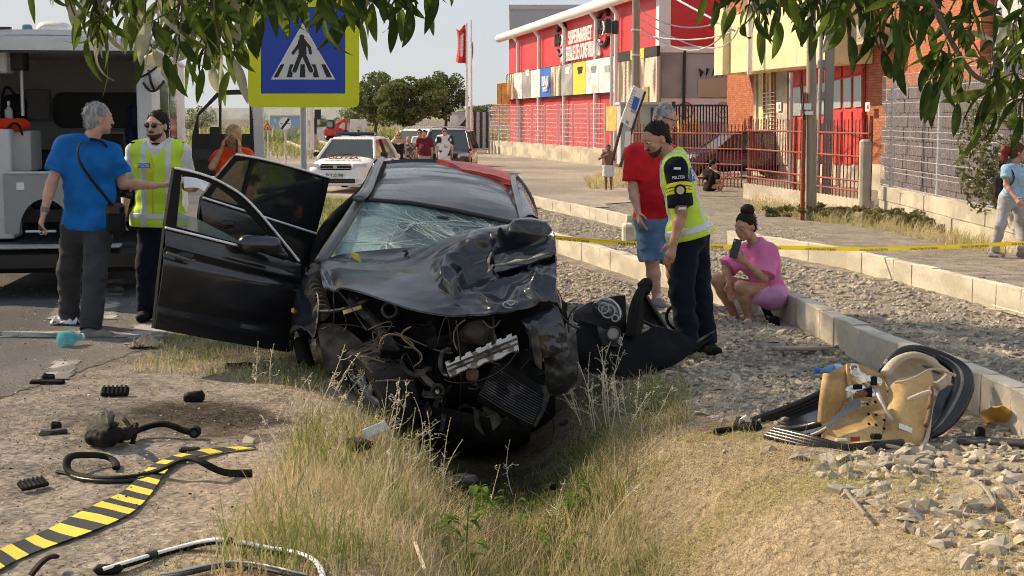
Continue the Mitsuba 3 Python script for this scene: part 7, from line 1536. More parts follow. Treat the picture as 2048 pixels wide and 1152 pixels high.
# ---------------------------------------------------------------- the two opened doors
def door(name, PL, outline, holes, label):
    k = part(wk, name, plate(outline, PL, .035, holes), 'frame_black', label=label); return k
def dpart(PL, k, pix, off, m, name, th=.01, holes=()): return part(k, name, plate(pix, (PL[0] - PL[1] * off, PL[1]), th, holes), m)
def strip(PL, pts, w, n=24, off=.02):
    P = spline([on_plane(*q, PL[0] - PL[1] * off, PL[1]) for q in pts], n) if len(pts) > 2 else np.array([on_plane(*q, PL[0] - PL[1] * off, PL[1]) for q in pts]); return tube(P, w, 8, flat=.7)
def mkplane(a, b):
    n = np.cross(b - a, UP); n /= np.linalg.norm(n); return (a, n if n[1] > 0 else -n)
PD1 = mkplane(at(605, 540, 10.72), at(330, 455, 9.95)); PD2 = mkplane(at(645, 460, 12.0), at(404, 394, 11.3))
arc = [(349, 335), (388, 343), (425, 355), (455, 370), (480, 386), (507, 411), (533, 441), (565, 480), (598, 521)]
win1 = [(363, 350), (385, 352), (410, 358), (440, 374), (466, 393), (490, 415), (512, 440), (541, 470), (485, 489), (353, 453)]
d1_ = door('front_door', PD1, arc + [(608, 540), (590, 569), (584, 620), (583, 657), (577, 705), (440, 682), (308, 657), (318, 560), (330, 455)], [win1], 'open black front door with chrome window line, facing the viewer')
dpart(PD1, d1_, [(353, 424), (400, 440), (470, 476), (487, 490), (353, 455)], -.025, 'door_glass', 'door_glass', .004)
part(d1_, 'window_trim', strip(PD1, [(350, 336), (388, 344), (425, 356), (455, 371), (480, 387), (507, 412), (533, 442), (565, 481), (598, 522)], .012, 40), 'trim_chrome', True)
part(d1_, 'belt_trim', strip(PD1, [(331, 455), (485, 493)], .012), 'trim_chrome', True)
part(d1_, 'window_seal', strip(PD1, [(365, 352), (410, 360), (440, 376), (466, 395), (490, 417), (512, 442), (540, 470)], .008, 30, .004), 'rubber', True)
# the skin swells and carries a swage line
sk_ = [[(331, 458), (470, 492), (601, 528)], [(326, 500), (465, 535), (596, 565)], [(318, 570), (455, 600), (588, 625)], [(309, 655), (440, 681), (578, 703)]]
def bulge(G):
    t = np.linspace(0, 1, G.shape[0])[:, None]; s = .022 * np.sin(np.pi * np.clip(t, 0, 1)) ** .7 - .018 * np.exp(-((t - .36) / .05) ** 2) + .012 * np.exp(-((t - .28) / .04) ** 2) - .012 * np.exp(-((t - .82) / .05) ** 2)
    return G - PD1[1] * (s[..., None] + .003)
part(d1_, 'skin', patch([[on_plane(*c, *PD1) for c in r_] for r_ in sk_], 48, 24, .004, 2, bulge), 'door_paint', 60)
hn = part(d1_, 'handle', strip(PD1, [(333, 506), (350, 511), (372, 518), (389, 521)], .016, 14, .06), 'trim_grey', True)
q = on_plane(364, 513, PD1[0] - PD1[1] * .028, PD1[1]); part(d1_, 'handle_recess', blob([ell(q, np.array([.085, .02, .035]))], .006), 'black_plastic', True)
q = on_plane(522, 487, PD1[0] - PD1[1] * .12, PD1[1])
mr = part(d1_, 'mirror', blob([cone(q - [.09, .02, -.0], q + [.07, .06, -.01], .072, .062, (UP, 1.15), .03), cone(q + [.06, .05, -.03], q + [.12, .12, -.07], .04, .03, k=.03)], .008), 'wreck_paint', True); part(mr, 'base', blob([cone(q + [.05, .06, -.06], q + [.14, .13, -.10], .03, .03, k=.02)], .008), 'black_plastic', True)
part(d1_, 'hinge_edge', plate([(600, 528), (612, 534), (598, 580), (592, 640), (586, 700), (578, 704), (584, 640), (590, 570)], (PD1[0] - PD1[1] * .004, PD1[1]), .08), 'bay_dark')
d2_ = door('rear_door', PD2, [(471, 308), (520, 315), (590, 334), (660, 354), (648, 410), (633, 467), (618, 532), (606, 640), (430, 610), (400, 470), (398, 430), (404, 394), (436, 350)], [[(474, 322), (502, 321), (477, 411), (421, 394), (446, 355)], [(510, 322), (580, 336), (648, 358), (624, 455), (484, 412)]], 'open black rear door with dark tinted glass behind the front door')
for q in ([(473, 320), (503, 319), (478, 413), (419, 395), (445, 354)], [(509, 320), (580, 335), (649, 357), (625, 457), (483, 413)]): dpart(PD2, d2_, q, -.012, 'tinted', 'door_glass', .006)
mat('tinted', (.012, .014, .016), rough=.05, spec=.9, coat=.5)
part(d2_, 'window_trim', strip(PD2, [(472, 309), (520, 317), (590, 335), (659, 355)], .013, 24), 'trim_chrome', True); part(d2_, 'belt_trim', strip(PD2, [(406, 395), (633, 467)], .012), 'trim_chrome', True)
part(d2_, 'handle_recess', blob([ell(on_plane(447, 449, PD2[0] - PD2[1] * .012, PD2[1]), np.array([.08, .02, .035]))], .006), 'black_plastic', True)
part(d2_, 'skin', patch([[on_plane(*c, *PD2) for c in r_] for r_ in [[(404, 398), (520, 434), (631, 471)], [(402, 440), (515, 480), (622, 515)], [(420, 560), (515, 590), (610, 610)]]], 24, 16, .004, 2, lambda G: G - PD2[1] * (.004 + .018 * np.sin(np.pi * np.linspace(0, 1, 24))[:, None, None])), 'door_paint', 60)
# folded red sheet lying on the roof
rs_ = thing('red_sheet', 'stiff folded red plastic sheet lying across the rear of the wrecked roof', 'plastic sheet'); mat('red_plastic', 0, rough=.4, fn=mottled((.62, .07, .03), (.45, .045, .025), 6, 3))
part(rs_, 'sheet', patch([[at(872, 327, 13.75), at(935, 333, 13.7), at(985, 342, 13.6), at(1015, 353, 13.5)], [at(895, 331, 13.5), at(945, 340, 13.35), at(990, 350, 13.25), at(1030, 365, 13.1)], [at(925, 346, 13.1), at(955, 352, 13.05), at(990, 359, 13.0), at(1024, 369, 12.9)]], 14, 20, .035, 2, lambda G: G + np.array([0, 0, .035]) + (.03 * (meshkit.fbm(G * 5, 3, 4) - .5))[..., None] * np.array([0, 0, 1.])), 'red_plastic', 30)
part(rs_, 'fold', patch([[at(925, 348, 13.08), at(975, 361, 12.98), at(1024, 371, 12.88)], [at(925, 352, 13.1), at(975, 365, 13.0), at(1024, 374, 12.9)]], 5, 10, .012, 1), 'red_plastic', 30)
# ---------------------------------------------------------------- torn-off bumper with the headlamp
tb = thing('torn_bumper', 'torn black front bumper and headlamp lying beside the wreck at the feet of the policeman', 'bumper')
cr = lambda s_, a: (lambda G: G + (a * (meshkit.fbm(G * 7, 3, s_) - .5))[..., None] * np.array([.1, -.8, .5]))
P_ = lambda C_, m, name, s_=1, a=.05, th=.012, par=None, n=26: part(par or tb, name, patch([[at(*c) for c in r_] for r_ in C_], n, n, th, min(2, len(C_) - 1), cr(s_, a)), m, 40)
P_([[(1165, 612, 10.3), (1200, 598, 10.3), (1250, 590, 10.25)], [(1150, 625, 10.15), (1200, 640, 10.1), (1252, 630, 10.1)], [(1148, 640, 10.05), (1200, 660, 10.0), (1252, 668, 10.05)]], 'bumper_black', 'shell', 2, .03)
P_([[(1160, 640, 9.95), (1210, 655, 10.0), (1275, 668, 10.05), (1310, 653, 10.15), (1355, 664, 10.2), (1400, 678, 10.25), (1428, 662, 10.3)], [(1150, 690, 9.85), (1210, 700, 9.9), (1275, 705, 9.95), (1310, 700, 10.0), (1355, 700, 10.1), (1395, 690, 10.2), (1426, 667, 10.28)], [(1152, 735, 9.9), (1210, 748, 9.85), (1270, 754, 9.85), (1310, 744, 9.95), (1352, 728, 10.05), (1390, 700, 10.15), (1424, 671, 10.26)]], 'bumper_black', 'bumper_skin', 4, .05, n=40)
P_([[(1280, 590, 10.2), (1290, 566, 10.25), (1296, 576, 10.3)], [(1262, 630, 10.1), (1278, 620, 10.1), (1290, 625, 10.2)], [(1254, 672, 10.05), (1268, 676, 10.0), (1282, 668, 10.1)]], 'rubber', 'upright_strip', 6, .05)
for o_ in (0, 7, 14): part(tb, 'upright_rib', tube(spline([at(1255 + o_, 672, 10.0), at(1262 + o_, 625, 10.05), at(1272 + o_ * .8, 592, 10.12), at(1286 + o_ * .5, 572, 10.2)], 12), .018, 8), 'rubber', True)
part(tb, 'upright_tip', blob([cone(at(1284, 572, 10.2), at(1293, 568, 10.22), .03, .035), cone(at(1293, 570, 10.22), at(1295, 582, 10.24), .03, .02)], .007, wrinkle=.01, wf=(20, 20, 20)), 'rubber', True)
part(tb, 'brace', tube([at(1291, 592, 10.2), at(1312, 625, 10.2), at(1331, 657, 10.25)], .018, 8), 'black_plastic', True); part(tb, 'brace', tube([at(1282, 640, 10.15), at(1310, 654, 10.18), at(1331, 657, 10.25)], .014, 8), 'black_plastic', True)
P_([[(1284, 598, 10.2), (1292, 600, 10.22)], [(1282, 645, 10.15), (1326, 652, 10.24)]], 'bay_dark', 'web', 3, .02, .008)
hl = part(tb, 'headlamp', blob([ell(at(1214, 620, 10.0), np.array([.09, .06, .07])), cone(at(1200, 612, 10.0), at(1232, 630, 10.0), .05, .045)], .007), 'lamp_smoke', True); mat('lamp_smoke', (.075, .08, .085), rough=.06, spec=.9, coat=1.0)
for x, y, rr_ in ((1207, 616, .035), (1216, 622, .045), (1230, 636, .022)):
    part(hl, 'reflector', tube([at(x, y, 9.935) + np.array([rr_ * math.cos(a), -.01, rr_ * math.sin(a)]) for a in np.linspace(0, 6.28, 17)[:-1]], .006, 6, closed=True), 'grey_metal', True)
part(hl, 'bezel', tube(spline([at(1192, 606, 9.97), at(1212, 596, 9.97), at(1234, 610, 9.96), at(1238, 640, 9.96)], 14), .008, 6), 'galvanised', True)
part(tb, 'fog_lamp', ydisc(.042, .05, at(1226, 666, 9.9)), 'grey_metal'); part(tb, 'fog_lamp_ring', tube([at(1226, 666, 9.88) + np.array([.045 * math.cos(a), -.02, .045 * math.sin(a)]) for a in np.linspace(0, 6.28, 21)[:-1]], .008, 6, closed=True), 'scuffed', True)
for k in range(8): part(tb, 'grille_bar', tube([at(1160 + 4.5 * k, 728 - k, 9.84), at(1168 + 4.5 * k, 748, 9.82)], .006, 5), 'rubber')
part(tb, 'inner_bracket', P_ and patch([[at(1195, 650, 9.98), at(1240, 672, 9.95)], [at(1200, 690, 9.92), at(1238, 694, 9.9)]], 12, 12, .01, 1, cr(8, .05)), 'scuffed', 40)
part(tb, 'tip_edge', tube(spline([at(1385, 690, 10.2), at(1405, 678, 10.25), at(1432, 660, 10.3)], 8), [.012] * 6 + [.008, .004], 6), 'scuffed', True)
single('rubber_hoop', tube(spline([at(1360, 658, 10.75), at(1345, 655, 10.75), at(1334, 640, 10.75), at(1336, 622, 10.78), at(1348, 612, 10.8), at(1362, 612, 10.8)], 20), .012, 8), 'rubber', 'black rubber hoop standing behind the leg of the policeman', 'hose', smooth=True)
# ================================================================ torn-off door trim on the right, tapes, debris
mat('trim_beige', 0, rough=.85, spec=.2, fn=lambda p, n, uv: mix((.62, .43, .20), (.36, .23, .10), smoothstep(.42, .75, fbm(p.x * 6, p.y * 6, p.z * 6, 4))) * (.85 + .3 * fbm(p.x * 60, p.y * 60, p.z * 60, 2)))
mat('trim_pale', 0, rough=.85, spec=.2, fn=mottled((.56, .49, .38), (.44, .37, .27), 7, 4)); mat('fabric_grey', 0, rough=.95, fn=mottled((.16, .15, .145), (.24, .225, .21), 20, 3)); mat('seal_black', (.012, .012, .013), rough=.32, spec=.5); mat('stain_red', (.30, .06, .05), rough=.8)
dt = thing('torn_door_trim', 'torn off car door with beige inner lining and black rubber seals lying on the stones', 'car door')
Q_ = lambda C_, m, name, a=.02, s_=1, th=.012, n=24, par=None, sm=40: part(par or dt, name, patch([[at(*c) for c in r_] for r_ in C_], n, n, th, min(2, len(C_) - 1), lambda G: G + (a * (meshkit.fbm(G * 7, 3, s_) - .5))[..., None] * np.array([.1, -.7, .6])), m, sm)
Q_([[(1655, 748, 7.95), (1690, 729, 8.02), (1705, 726, 8.06)], [(1650, 795, 7.85), (1680, 790, 7.9), (1700, 790, 7.95)], [(1643, 845, 7.78), (1658, 843, 7.8), (1690, 802, 7.9)]], 'trim_beige', 'lining', .03, 2)
Q_([[(1694, 728, 8.0), (1730, 731, 8.05), (1768, 752, 8.1)], [(1697, 760, 7.95), (1732, 765, 8.0), (1772, 778, 8.02)], [(1706, 800, 7.9), (1735, 800, 7.95), (1775, 800, 7.95)]], 'trim_beige', 'lining', .04, 3)
Q_([[(1645, 868, 7.74), (1709, 820, 7.85), (1776, 800, 7.92)], [(1644, 893, 7.70), (1700, 860, 7.74), (1768, 845, 7.78)], [(1648, 902, 7.68), (1700, 889, 7.66), (1761, 886, 7.66)]], 'trim_beige', 'lining', .02, 4)
Q_([[(1775, 802, 7.92), (1789, 762, 8.05), (1825, 752, 8.15), (1862, 740, 8.2)], [(1768, 850, 7.78), (1800, 820, 7.82), (1835, 815, 7.9), (1868, 795, 8.05)], [(1761, 885, 7.66), (1797, 893, 7.68), (1836, 895, 7.72), (1859, 856, 7.9)]], 'trim_beige', 'lining', .015, 5)
Q_([[(1768, 752, 8.1), (1790, 728, 8.2), (1815, 714, 8.3), (1862, 718, 8.35), (1893, 746, 8.35)], [(1778, 768, 8.05), (1806, 745, 8.25), (1830, 738, 8.35), (1862, 742, 8.35), (1886, 760, 8.25)], [(1786, 782, 8.0), (1815, 772, 8.05), (1840, 768, 8.1), (1862, 766, 8.15), (1879, 770, 8.15)]], 'trim_pale', 'arm_rest', .02, 6, .02)
part(dt, 'rim', tube(spline([at(1770, 748, 8.06), at(1788, 726, 8.15), at(1812, 713, 8.22), at(1850, 716, 8.27), at(1872, 732, 8.25), at(1893, 747, 8.22), at(1890, 762, 8.15), at(1874, 774, 8.1)], 30), .03, 10, flat=.7), 'trim_pale', True)
part(dt, 'rim', tube(spline([at(1646, 903, 7.66), at(1700, 893, 7.62), at(1761, 888, 7.62), at(1800, 897, 7.64), at(1836, 896, 7.68), at(1856, 868, 7.8), at(1862, 820, 7.95)], 30), .012, 8), 'trim_pale', True)
part(dt, 'edge_channel', Q_ and tube([at(1653, 749, 7.9), at(1646, 800, 7.8), at(1643, 845, 7.74)], .022, 8, flat=.7), 'trim_beige', True)
for o_ in range(5):
    f = o_ * 6.5
    part(dt, 'seal', tube(spline([at(1768 + f * .6, 742 - f * .9, 8.15 + .03 * o_), at(1812 + f * .5, 707 - f * .5 + 2, 8.4), at(1868 + f * .5, 714 - f * .2, 8.45), at(1903 + f, 735, 8.4), at(1916 + f, 760, 8.3), at(1905 + f * 1.1, 800, 8.15), at(1880 + f * .9, 845, 7.98), at(1852 + f * .4, 882 - f * .4, 7.86)], 40), .028 - .002 * o_, 8), 'fabric_grey' if o_ in (1,) else 'seal_black', True)
Q_([[(1790, 726, 8.3), (1830, 708, 8.45), (1880, 716, 8.5)], [(1820, 722, 8.4), (1865, 725, 8.45), (1905, 745, 8.42)], [(1880, 740, 8.3), (1905, 760, 8.3), (1915, 790, 8.22)]], 'fabric_grey', 'fabric', .03, 8)
Q_([[(1885, 770, 8.2), (1915, 770, 8.25), (1940, 765, 8.3)], [(1870, 810, 8.1), (1895, 815, 8.1), (1925, 800, 8.15)], [(1860, 860, 7.95), (1870, 868, 7.92), (1890, 850, 7.95)]], 'tinted_blue', 'inner_panel', .03, 9); mat('tinted_blue', (.02, .025, .045), rough=.25, spec=.6)
# black outer shell and frame
Q_([[(1490, 845, 8.3), (1570, 812, 8.45), (1650, 780, 8.5), (1720, 745, 8.5)], [(1500, 862, 8.2), (1570, 845, 8.25), (1650, 825, 8.2), (1720, 800, 8.2)], [(1535, 872, 8.05), (1590, 868, 7.95), (1650, 862, 7.9), (1720, 850, 7.9)]], 'door_paint', 'outer_panel', .03, 3)
for o_ in range(3): part(dt, 'seal', tube(spline([at(1484, 850 + 5 * o_, 8.28), at(1530, 832 + 6 * o_, 8.34), at(1600, 806 + 7 * o_, 8.38), at(1660, 777 + 8 * o_, 8.4), at(1725, 742 + 8 * o_, 8.42)], 26), .022, 8), 'seal_black', True)
for o_ in range(4): part(dt, 'frame_strip', tube([at(1532 + 6 * o_, 873 - 4.5 * o_, 7.93), at(1600 + 6 * o_, 890 - 5 * o_, 7.72), at(1690, 912 - 5.5 * o_, 7.55), at(1745, 903 - 4.5 * o_, 7.6), at(1805, 894 - 3 * o_, 7.68)], .019, 8), 'seal_black', True)
part(dt, 'frame_strip', tube(spline([at(1545, 862, 8.0), at(1600, 856, 7.95), at(1640, 846, 7.88)], 10), .02, 8), 'seal_black', True)
part(dt, 'corner_plate', plate([(1660, 898), (1688, 903), (1688, 911), (1660, 906)], plane3(at(1660, 898, 7.56), at(1688, 903, 7.50), at(1660, 906, 7.55)), .01), 'scuffed')
part(dt, 'rag_strap', Q_ and tube(spline([at(1590, 873, 7.9), at(1630, 868, 7.8), at(1655, 855, 7.76)], 8), .022, 6, flat=.4), 'trim_pale', True)
part(dt, 'cut_end', blob([cone(at(1484, 853, 8.25), at(1500, 862, 8.2), .05, .06), cone(at(1500, 860, 8.2), at(1508, 880, 8.15), .05, .045)], .01, wrinkle=.012, wf=(18, 18, 18)), 'rubber', True)
part(dt, 'wires', [tube(spline([at(1482 + 3 * k, 855, 8.2), at(1485 + 3 * k, 838 - 2 * k, 8.18), at(1496 + 2 * k, 846, 8.17), at(1498 + k, 868, 8.15)], 12), .006, 5) for k in range(4)], 'galvanised', True)
part(dt, 'dark_tube', tube([at(1432, 866, 8.15), at(1478, 860, 8.22)], .026, 10), 'bay_dark', True)
# lock mechanism
c = at(1724, 772, 7.86)
lk2 = part(dt, 'latch', blob([cone(c + [-.05, 0, .1], c + [-.02, .0, .02], .022, .03), cone(c + [-.06, 0, -.03], c + [.04, 0, -.04], .03, .028), cone(c + [.0, 0, .05], c + [.09, .02, .02], .016, .02)], .006, wrinkle=.008, wf=(30, 30, 30)), 'chrome', True)
part(lk2, 'latch_core', blob([ell(c + [-.01, -.035, -.035], np.array([.035, .015, .02]))], .005), 'rusty', True)
for d in ((-.05, -.02, .09), (.03, -.03, -.03), (-.07, -.025, -.05), (.06, -.01, .03)): part(lk2, 'latch_plate', bx(.035, .015, .05, c + d, .005), 'beam_alu' if d[0] < 0 else 'bay_dark')
part(lk2, 'latch_plate', bx(.05, .012, .03, c + [-.03, -.03, .0], .005), 'bay_dark')
part(dt, 'rod', tube(spline([at(1752, 778, 7.84), at(1764, 805, 7.72), at(1775, 825, 7.68), at(1785, 840, 7.66)], 10), [.014] * 5 + [.009] * 5, 8), 'grey_metal', True)
part(dt, 'lever', tube(spline([at(1817, 800, 7.85), at(1835, 792, 7.86), at(1860, 784, 7.9)], 8), .014, 8), 'trim_pale', True)
part(dt, 'link_rod', tube(spline([at(1790, 765, 7.95), at(1840, 750, 7.98), at(1870, 738, 8.1), at(1912, 752, 8.1)], 14), .008, 6), 'trim_pale', True)
part(dt, 'hinge_rod', tube(spline([at(1862, 775, 7.98), at(1860, 815, 7.88), at(1852, 852, 7.78)], 8), .014, 8), 'rusty', True)
for x, y in ((1735, 808), (1751, 804), (1737, 828), (1752, 830), (1738, 848), (1752, 850), (1768, 840), (1752, 870), (1768, 857)): part(dt, 'hole', ydisc(.006, .02, at(x, y, 7.745 + (845 - y) * .0018)), 'bay_dark')
part(dt, 'label', plate([(1799, 846), (1825, 856), (1824, 866), (1798, 856)], plane3(at(1799, 846, 7.735), at(1825, 856, 7.76), at(1798, 856, 7.715)), .003), 'print_white')
part(dt, 'clip', bx(.06, .03, .03, at(1752, 873, 7.6), .008), 'bay_dark'); part(dt, 'clip', bx(.07, .03, .04, at(1683, 884, 7.62), .01), 'trim_pale'); part(dt, 'stain', bx(.05, .004, .025, at(1710, 878, 7.655)), 'stain_red')
part(dt, 'loose_thread', [tube(spline([at(1812, 706, 8.3), at(1816, 702, 8.28), at(1850, 704, 8.36), at(1866, 712, 8.4)], 12), .004, 5), tube(spline([at(1886, 716, 8.4), at(1894, 711, 8.4), at(1905, 716, 8.4), at(1908, 726, 8.4)], 10), .003, 5)], 'black_plastic', True)
# yellow cordon tape across the scene
scene['tape_yellow'] = {'type': 'principledthin', 'base_color': rgb((.85, .76, .12)), 'roughness': .4, 'diff_trans': 1.1}; mat('tape_black', (.03, .03, .03), rough=.5)
ct = thing('cordon_tape', 'thin yellow police cordon tape stretched across behind the people on the right', 'tape')
TP = spline([at(x, y, Y_) for x, y, Y_ in ((1060, 468, 16.2), (1130, 477, 16.0), (1200, 483, 15.8), (1320, 489, 15.6), (1450, 493, 15.7), (1560, 495, 16.0), (1700, 498, 16.4), (1820, 496.5, 16.8), (1950, 491, 17.2), (2120, 483, 17.6))], 160)
V = np.stack([TP + np.array([0, .01 * np.sin(i), .028]) * 1.0 for i in [0]], 0)[0]
part(ct, 'tape', sheet(np.stack([TP + np.array([0, 0, .022]), TP, TP - np.array([0, .005, .022])], 1), .002), 'tape_yellow', True)
for i in range(12, 150, 17):
    d = nrm(TP[i + 6] - TP[i]); part(ct, 'lettering', text('POLITIA RUTIERA', .026, TP[i] + [0, -.016, -.008], d, (0, -1, 0), .002, True, .40), 'tape_black')
# striped tape on the ground, lower left
st = thing('striped_tape', 'yellow and black striped barrier tape lying along the ground at lower left', 'tape')
c_ = [((-60, 1137), (-60, 1175)), ((0, 1100), (0, 1139)), ((70, 1068), (62, 1108)), ((150, 1032), (148, 1076)), ((200, 1006), (215, 1050)), ((250, 978), (280, 1012)), ((298, 938), (318, 966)), ((338, 917), (354, 929)), ((395, 905), (402, 915)), ((445, 897), (449, 904)), ((510, 891), (512, 896))]
A_, B_ = np.array([gnd(*a, .016) for a, b in c_]), np.array([gnd(*b, .012) for a, b in c_])
lift = np.array([0, .0, .0, .0, .0, .0, .005, .01, .01, .0, .0]); A_[:, 2] += lift; B_[:, 2] += lift
NA, NB = spline(A_, 200), spline(B_, 200); wob = (.012 * np.sin(np.linspace(0, 22, 200)))[:, None] * UP
wob = wob * .4; NA = NA + wob; mid_ = (NA + NB) / 2 + .6 * wob
mat('tape_stripe', (.68, .57, .06), rough=.45)
s_len = np.r_[0, np.cumsum(np.linalg.norm(np.diff(mid_, axis=0), axis=1))]
bnd = np.searchsorted(s_len, np.arange(0, s_len[-1], .085)); bnd = np.r_[bnd, 199]
sh = lambda i, f: i + int(round(f))
for k in range(len(bnd) - 1):
    i0, i1 = bnd[k], bnd[k + 1]
    if i1 - i0 < 2: continue
    n_ = i1 - i0 + 1; rows = []
    for w_, C_ in ((0, NA), (.5, mid_), (1, NB)):
        off = int(6 * w_); rows.append(C_[np.clip(np.arange(i0, i1 + 1) + off, 0, 199)])
    part(st, 'yellow_stripe' if k % 2 else 'black_stripe', sheet(np.stack(rows, 1), .0025), 'tape_stripe' if k % 2 else 'tape_black', True)
# debris
def deb(name, label, cat_, mesh, m, smooth=40, group=None): return single(name, mesh, m, label, cat_, group, smooth=smooth)
def gpath(pts, lift=.02, n=40): return spline([gnd(x, y, lift + (l[0] if l else 0)) for x, y, *l in pts], n)
rl = thing('rubber_strip', 'black looped rubber door seal lying behind the striped tape', 'rubber strip')
part(rl, 'seal', tube(gpath([(232, 936), (205, 912, .03), (160, 910, .05), (136, 918, .05), (134, 936, .02), (155, 950), (200, 956), (250, 955), (300, 946), (340, 930, .05), (375, 916, .09), (400, 922, .08), (430, 938, .04), (470, 947), (505, 946)], .02, 70), .020, 8, flat=.6), 'rubber', True)
part(rl, 'lip', tube(gpath([(134, 940), (155, 956), (200, 962), (250, 962), (300, 953)], .012, 30), .010, 6), 'seal_black', True); part(rl, 'tail', tube(gpath([(113, 943), (140, 948)], .01, 6), .008, 6), 'scuffed')
arm = thing('suspension_arm', 'broken black suspension arm with torn plate lying on oil stained earth', 'car part')
part(arm, 'plate', patch([[gnd(170, 860, .02), gnd(190, 832, .12), gnd(215, 812, .24)], [gnd(185, 880, .0), gnd(205, 860, .10), gnd(226, 836, .20)], [gnd(205, 882, .0), gnd(225, 866, .06), gnd(236, 850, .12)]], 20, 20, .02, 2, lambda G: G + (.03 * (meshkit.fbm(G * 12, 3, 2) - .5))[..., None]), 'scuffed', 40)
part(arm, 'shell', blob([cone(gnd(190, 872, .05), gnd(222, 872, .08), .045, .05), cone(gnd(222, 872, .08), gnd(262, 866, .06), .03, .025)], .009, wrinkle=.014, wf=(22, 22, 22)), 'bay_dark', True)
part(arm, 'arm', tube(gpath([(270, 862, .05), (300, 852, .06), (330, 848, .07), (360, 858, .05), (388, 864, .04)], .0, 22), [.018] * 22, 8), 'bay_dark', True)
for rr_ in (.030, .014): part(arm, 'bush', ydisc(rr_, .05 + (.02 if rr_ < .02 else 0), gnd(390, 864, .04)), 'bay_dark' if rr_ > .02 else 'scuffed')
for q in ([(248, 838, .10), (262, 860, .05), (266, 888)], [(270, 850, .08), (270, 870, .04), (262, 888)], [(240, 885), (255, 860, .06), (275, 848, .08)]): part(arm, 'rod', tube(gpath(q, .0, 10), .012, 7), 'bay_dark', True)
tr = thing('chrome_trim', 'bent chrome window trim lying on the ground at the lower edge', 'car trim')
P1 = gpath([(206, 1138), (300, 1110), (380, 1088), (430, 1079, .02), (445, 1079, .02), (520, 1092), (600, 1107), (624, 1118), (642, 1140), (652, 1165)], .03, 60)
part(tr, 'rail', tube(P1, .012, 8, flat=.6), 'trim_chrome', True); part(tr, 'backing', tube(P1 - [0, -.015, .014], .012, 8), 'rubber', True)
for i in (10, 26): part(tr, 'clip', tube(P1[i:i + 3], .0135, 8), 'black_plastic')
part(tr, 'torn_end', noisy(bx(.1, .05, .03, gnd(218, 1138, .02), .01).subdivide().subdivide(), .012, 20), 'rubber', smooth=40)
tr2 = thing('grey_trim', 'grey metal window frame strip half cut off by the lower edge', 'car trim'); P2 = gpath([(320, 1156), (400, 1140), (455, 1131), (520, 1136), (610, 1156)], .02, 30)
part(tr2, 'rail', tube(P2, .016, 8, flat=.6), 'scuffed', True); part(tr2, 'lip', tube(P2 + [0, .008, .012], .005, 6), 'galvanised', True)
deb('rubber_offcut', 'short bent rubber offcut at the lower left edge beside the striped tape', 'rubber strip', tube(gpath([(62, 1150), (80, 1128, .03), (112, 1113, .03)], .02, 12), .016, 8, flat=.6), 'rubber')
pdl = thing('pedal_pad', 'ribbed black pedal rubber at the left edge by the wetted patch', 'car part'); g = gnd(66, 968, .03); M = frame(g, (1, -.2, .0)) @ xf(rx=25, rz=60)
part(pdl, 'pad', bx(.14, .06, .022, ch=.006), 'rubber', to_world=T(M.tolist()))
for i in range(6): part(pdl, 'rib', bx(.008, .056, .008, (-.055 + .022 * i, 0, .014)), 'scuffed', to_world=T(M.tolist()))
pd2 = thing('pedal_pad', 'ribbed black rubber piece lying near the dark asphalt edge', 'car part'); g = gnd(230, 783, .03); M = frame(g, (1, .1, 0)) @ xf(rx=35)
part(pd2, 'pad', bx(.17, .07, .03, ch=.008), 'rubber', to_world=T(M.tolist()))
for i in range(6): part(pd2, 'rib', bx(.012, .066, .01, (-.065 + .026 * i, 0, .018)), 'bay_dark', to_world=T((M @ xf(rz=20 * 0)).tolist()))
def chunk(name, px, py, sx, sy, sz, m, label, cat_='debris', s_=1, lift=.0, rz=0, ry=0): 
    q = bx(sx, sy, sz, ch=min(sx, sy, sz) * .3).subdivide().subdivide(); q = noisy(q, min(sx, sy, sz) * .35, 14, s_); q.apply_transform(xf(gnd(px, py) + [0, 0, sz * .35 + lift], rz=rz, ry=ry)); return deb(name, label, cat_, q, m)
chunk('bracket_piece', 95, 768, .22, .05, .03, 'bay_dark', 'flat black bracket piece lying on the asphalt at left', s_=2); chunk('bracket_piece', 98, 762, .09, .05, .06, 'bay_dark', 'small black lump standing on the flat bracket piece', s_=3)
chunk('plastic_scrap', 478, 737, .20, .05, .05, 'bay_dark', 'black plastic strip in the grass under the open door', s_=4, rz=15); chunk('plastic_scrap', 390, 803, .12, .07, .07, 'rubber', 'black lump at the edge of the oil stained earth', s_=5); chunk('silver_scrap', 106, 868, .15, .06, .03, 'scuffed', 'grey torn scrap left of the suspension arm', s_=6, rz=25); chunk('plastic_scrap', 112, 858, .06, .04, .05, 'bay_dark', 'small black scrap beside the grey torn scrap', s_=7)
chunk('plastic_scrap', 300, 688, .30, .03, .02, 'bay_dark', 'thin black strip on the rag by the grass', s_=8, rz=8); chunk('plastic_scrap', 380, 905, .1, .05, .03, 'bay_dark', 'flat black scrap above the looped rubber seal', s_=9); chunk('black_post', 1534, 640, .06, .05, .2, 'bay_dark', 'leaning black plastic post in front of the kerb end', s_=10, ry=-24); chunk('black_post', 1548, 652, .09, .06, .1, 'bay_dark', 'short black plastic lump beside the leaning post', s_=12, ry=-20)
chunk('board', 1600, 708, .42, .09, .03, 'old_wood', 'flat grey board lying on the gravel behind the blue bottle', 'board', 11, .03, rz=6); chunk('grey_plate', 1985, 893, .36, .12, .02, 'scuffed', 'thin grey plate lying at the right edge', 'debris', 13, .02, rz=-18); chunk('grey_plate', 1960, 882, .05, .04, .09, 'bay_dark', 'small black hook standing by the grey plate', 'debris', 14, .0)
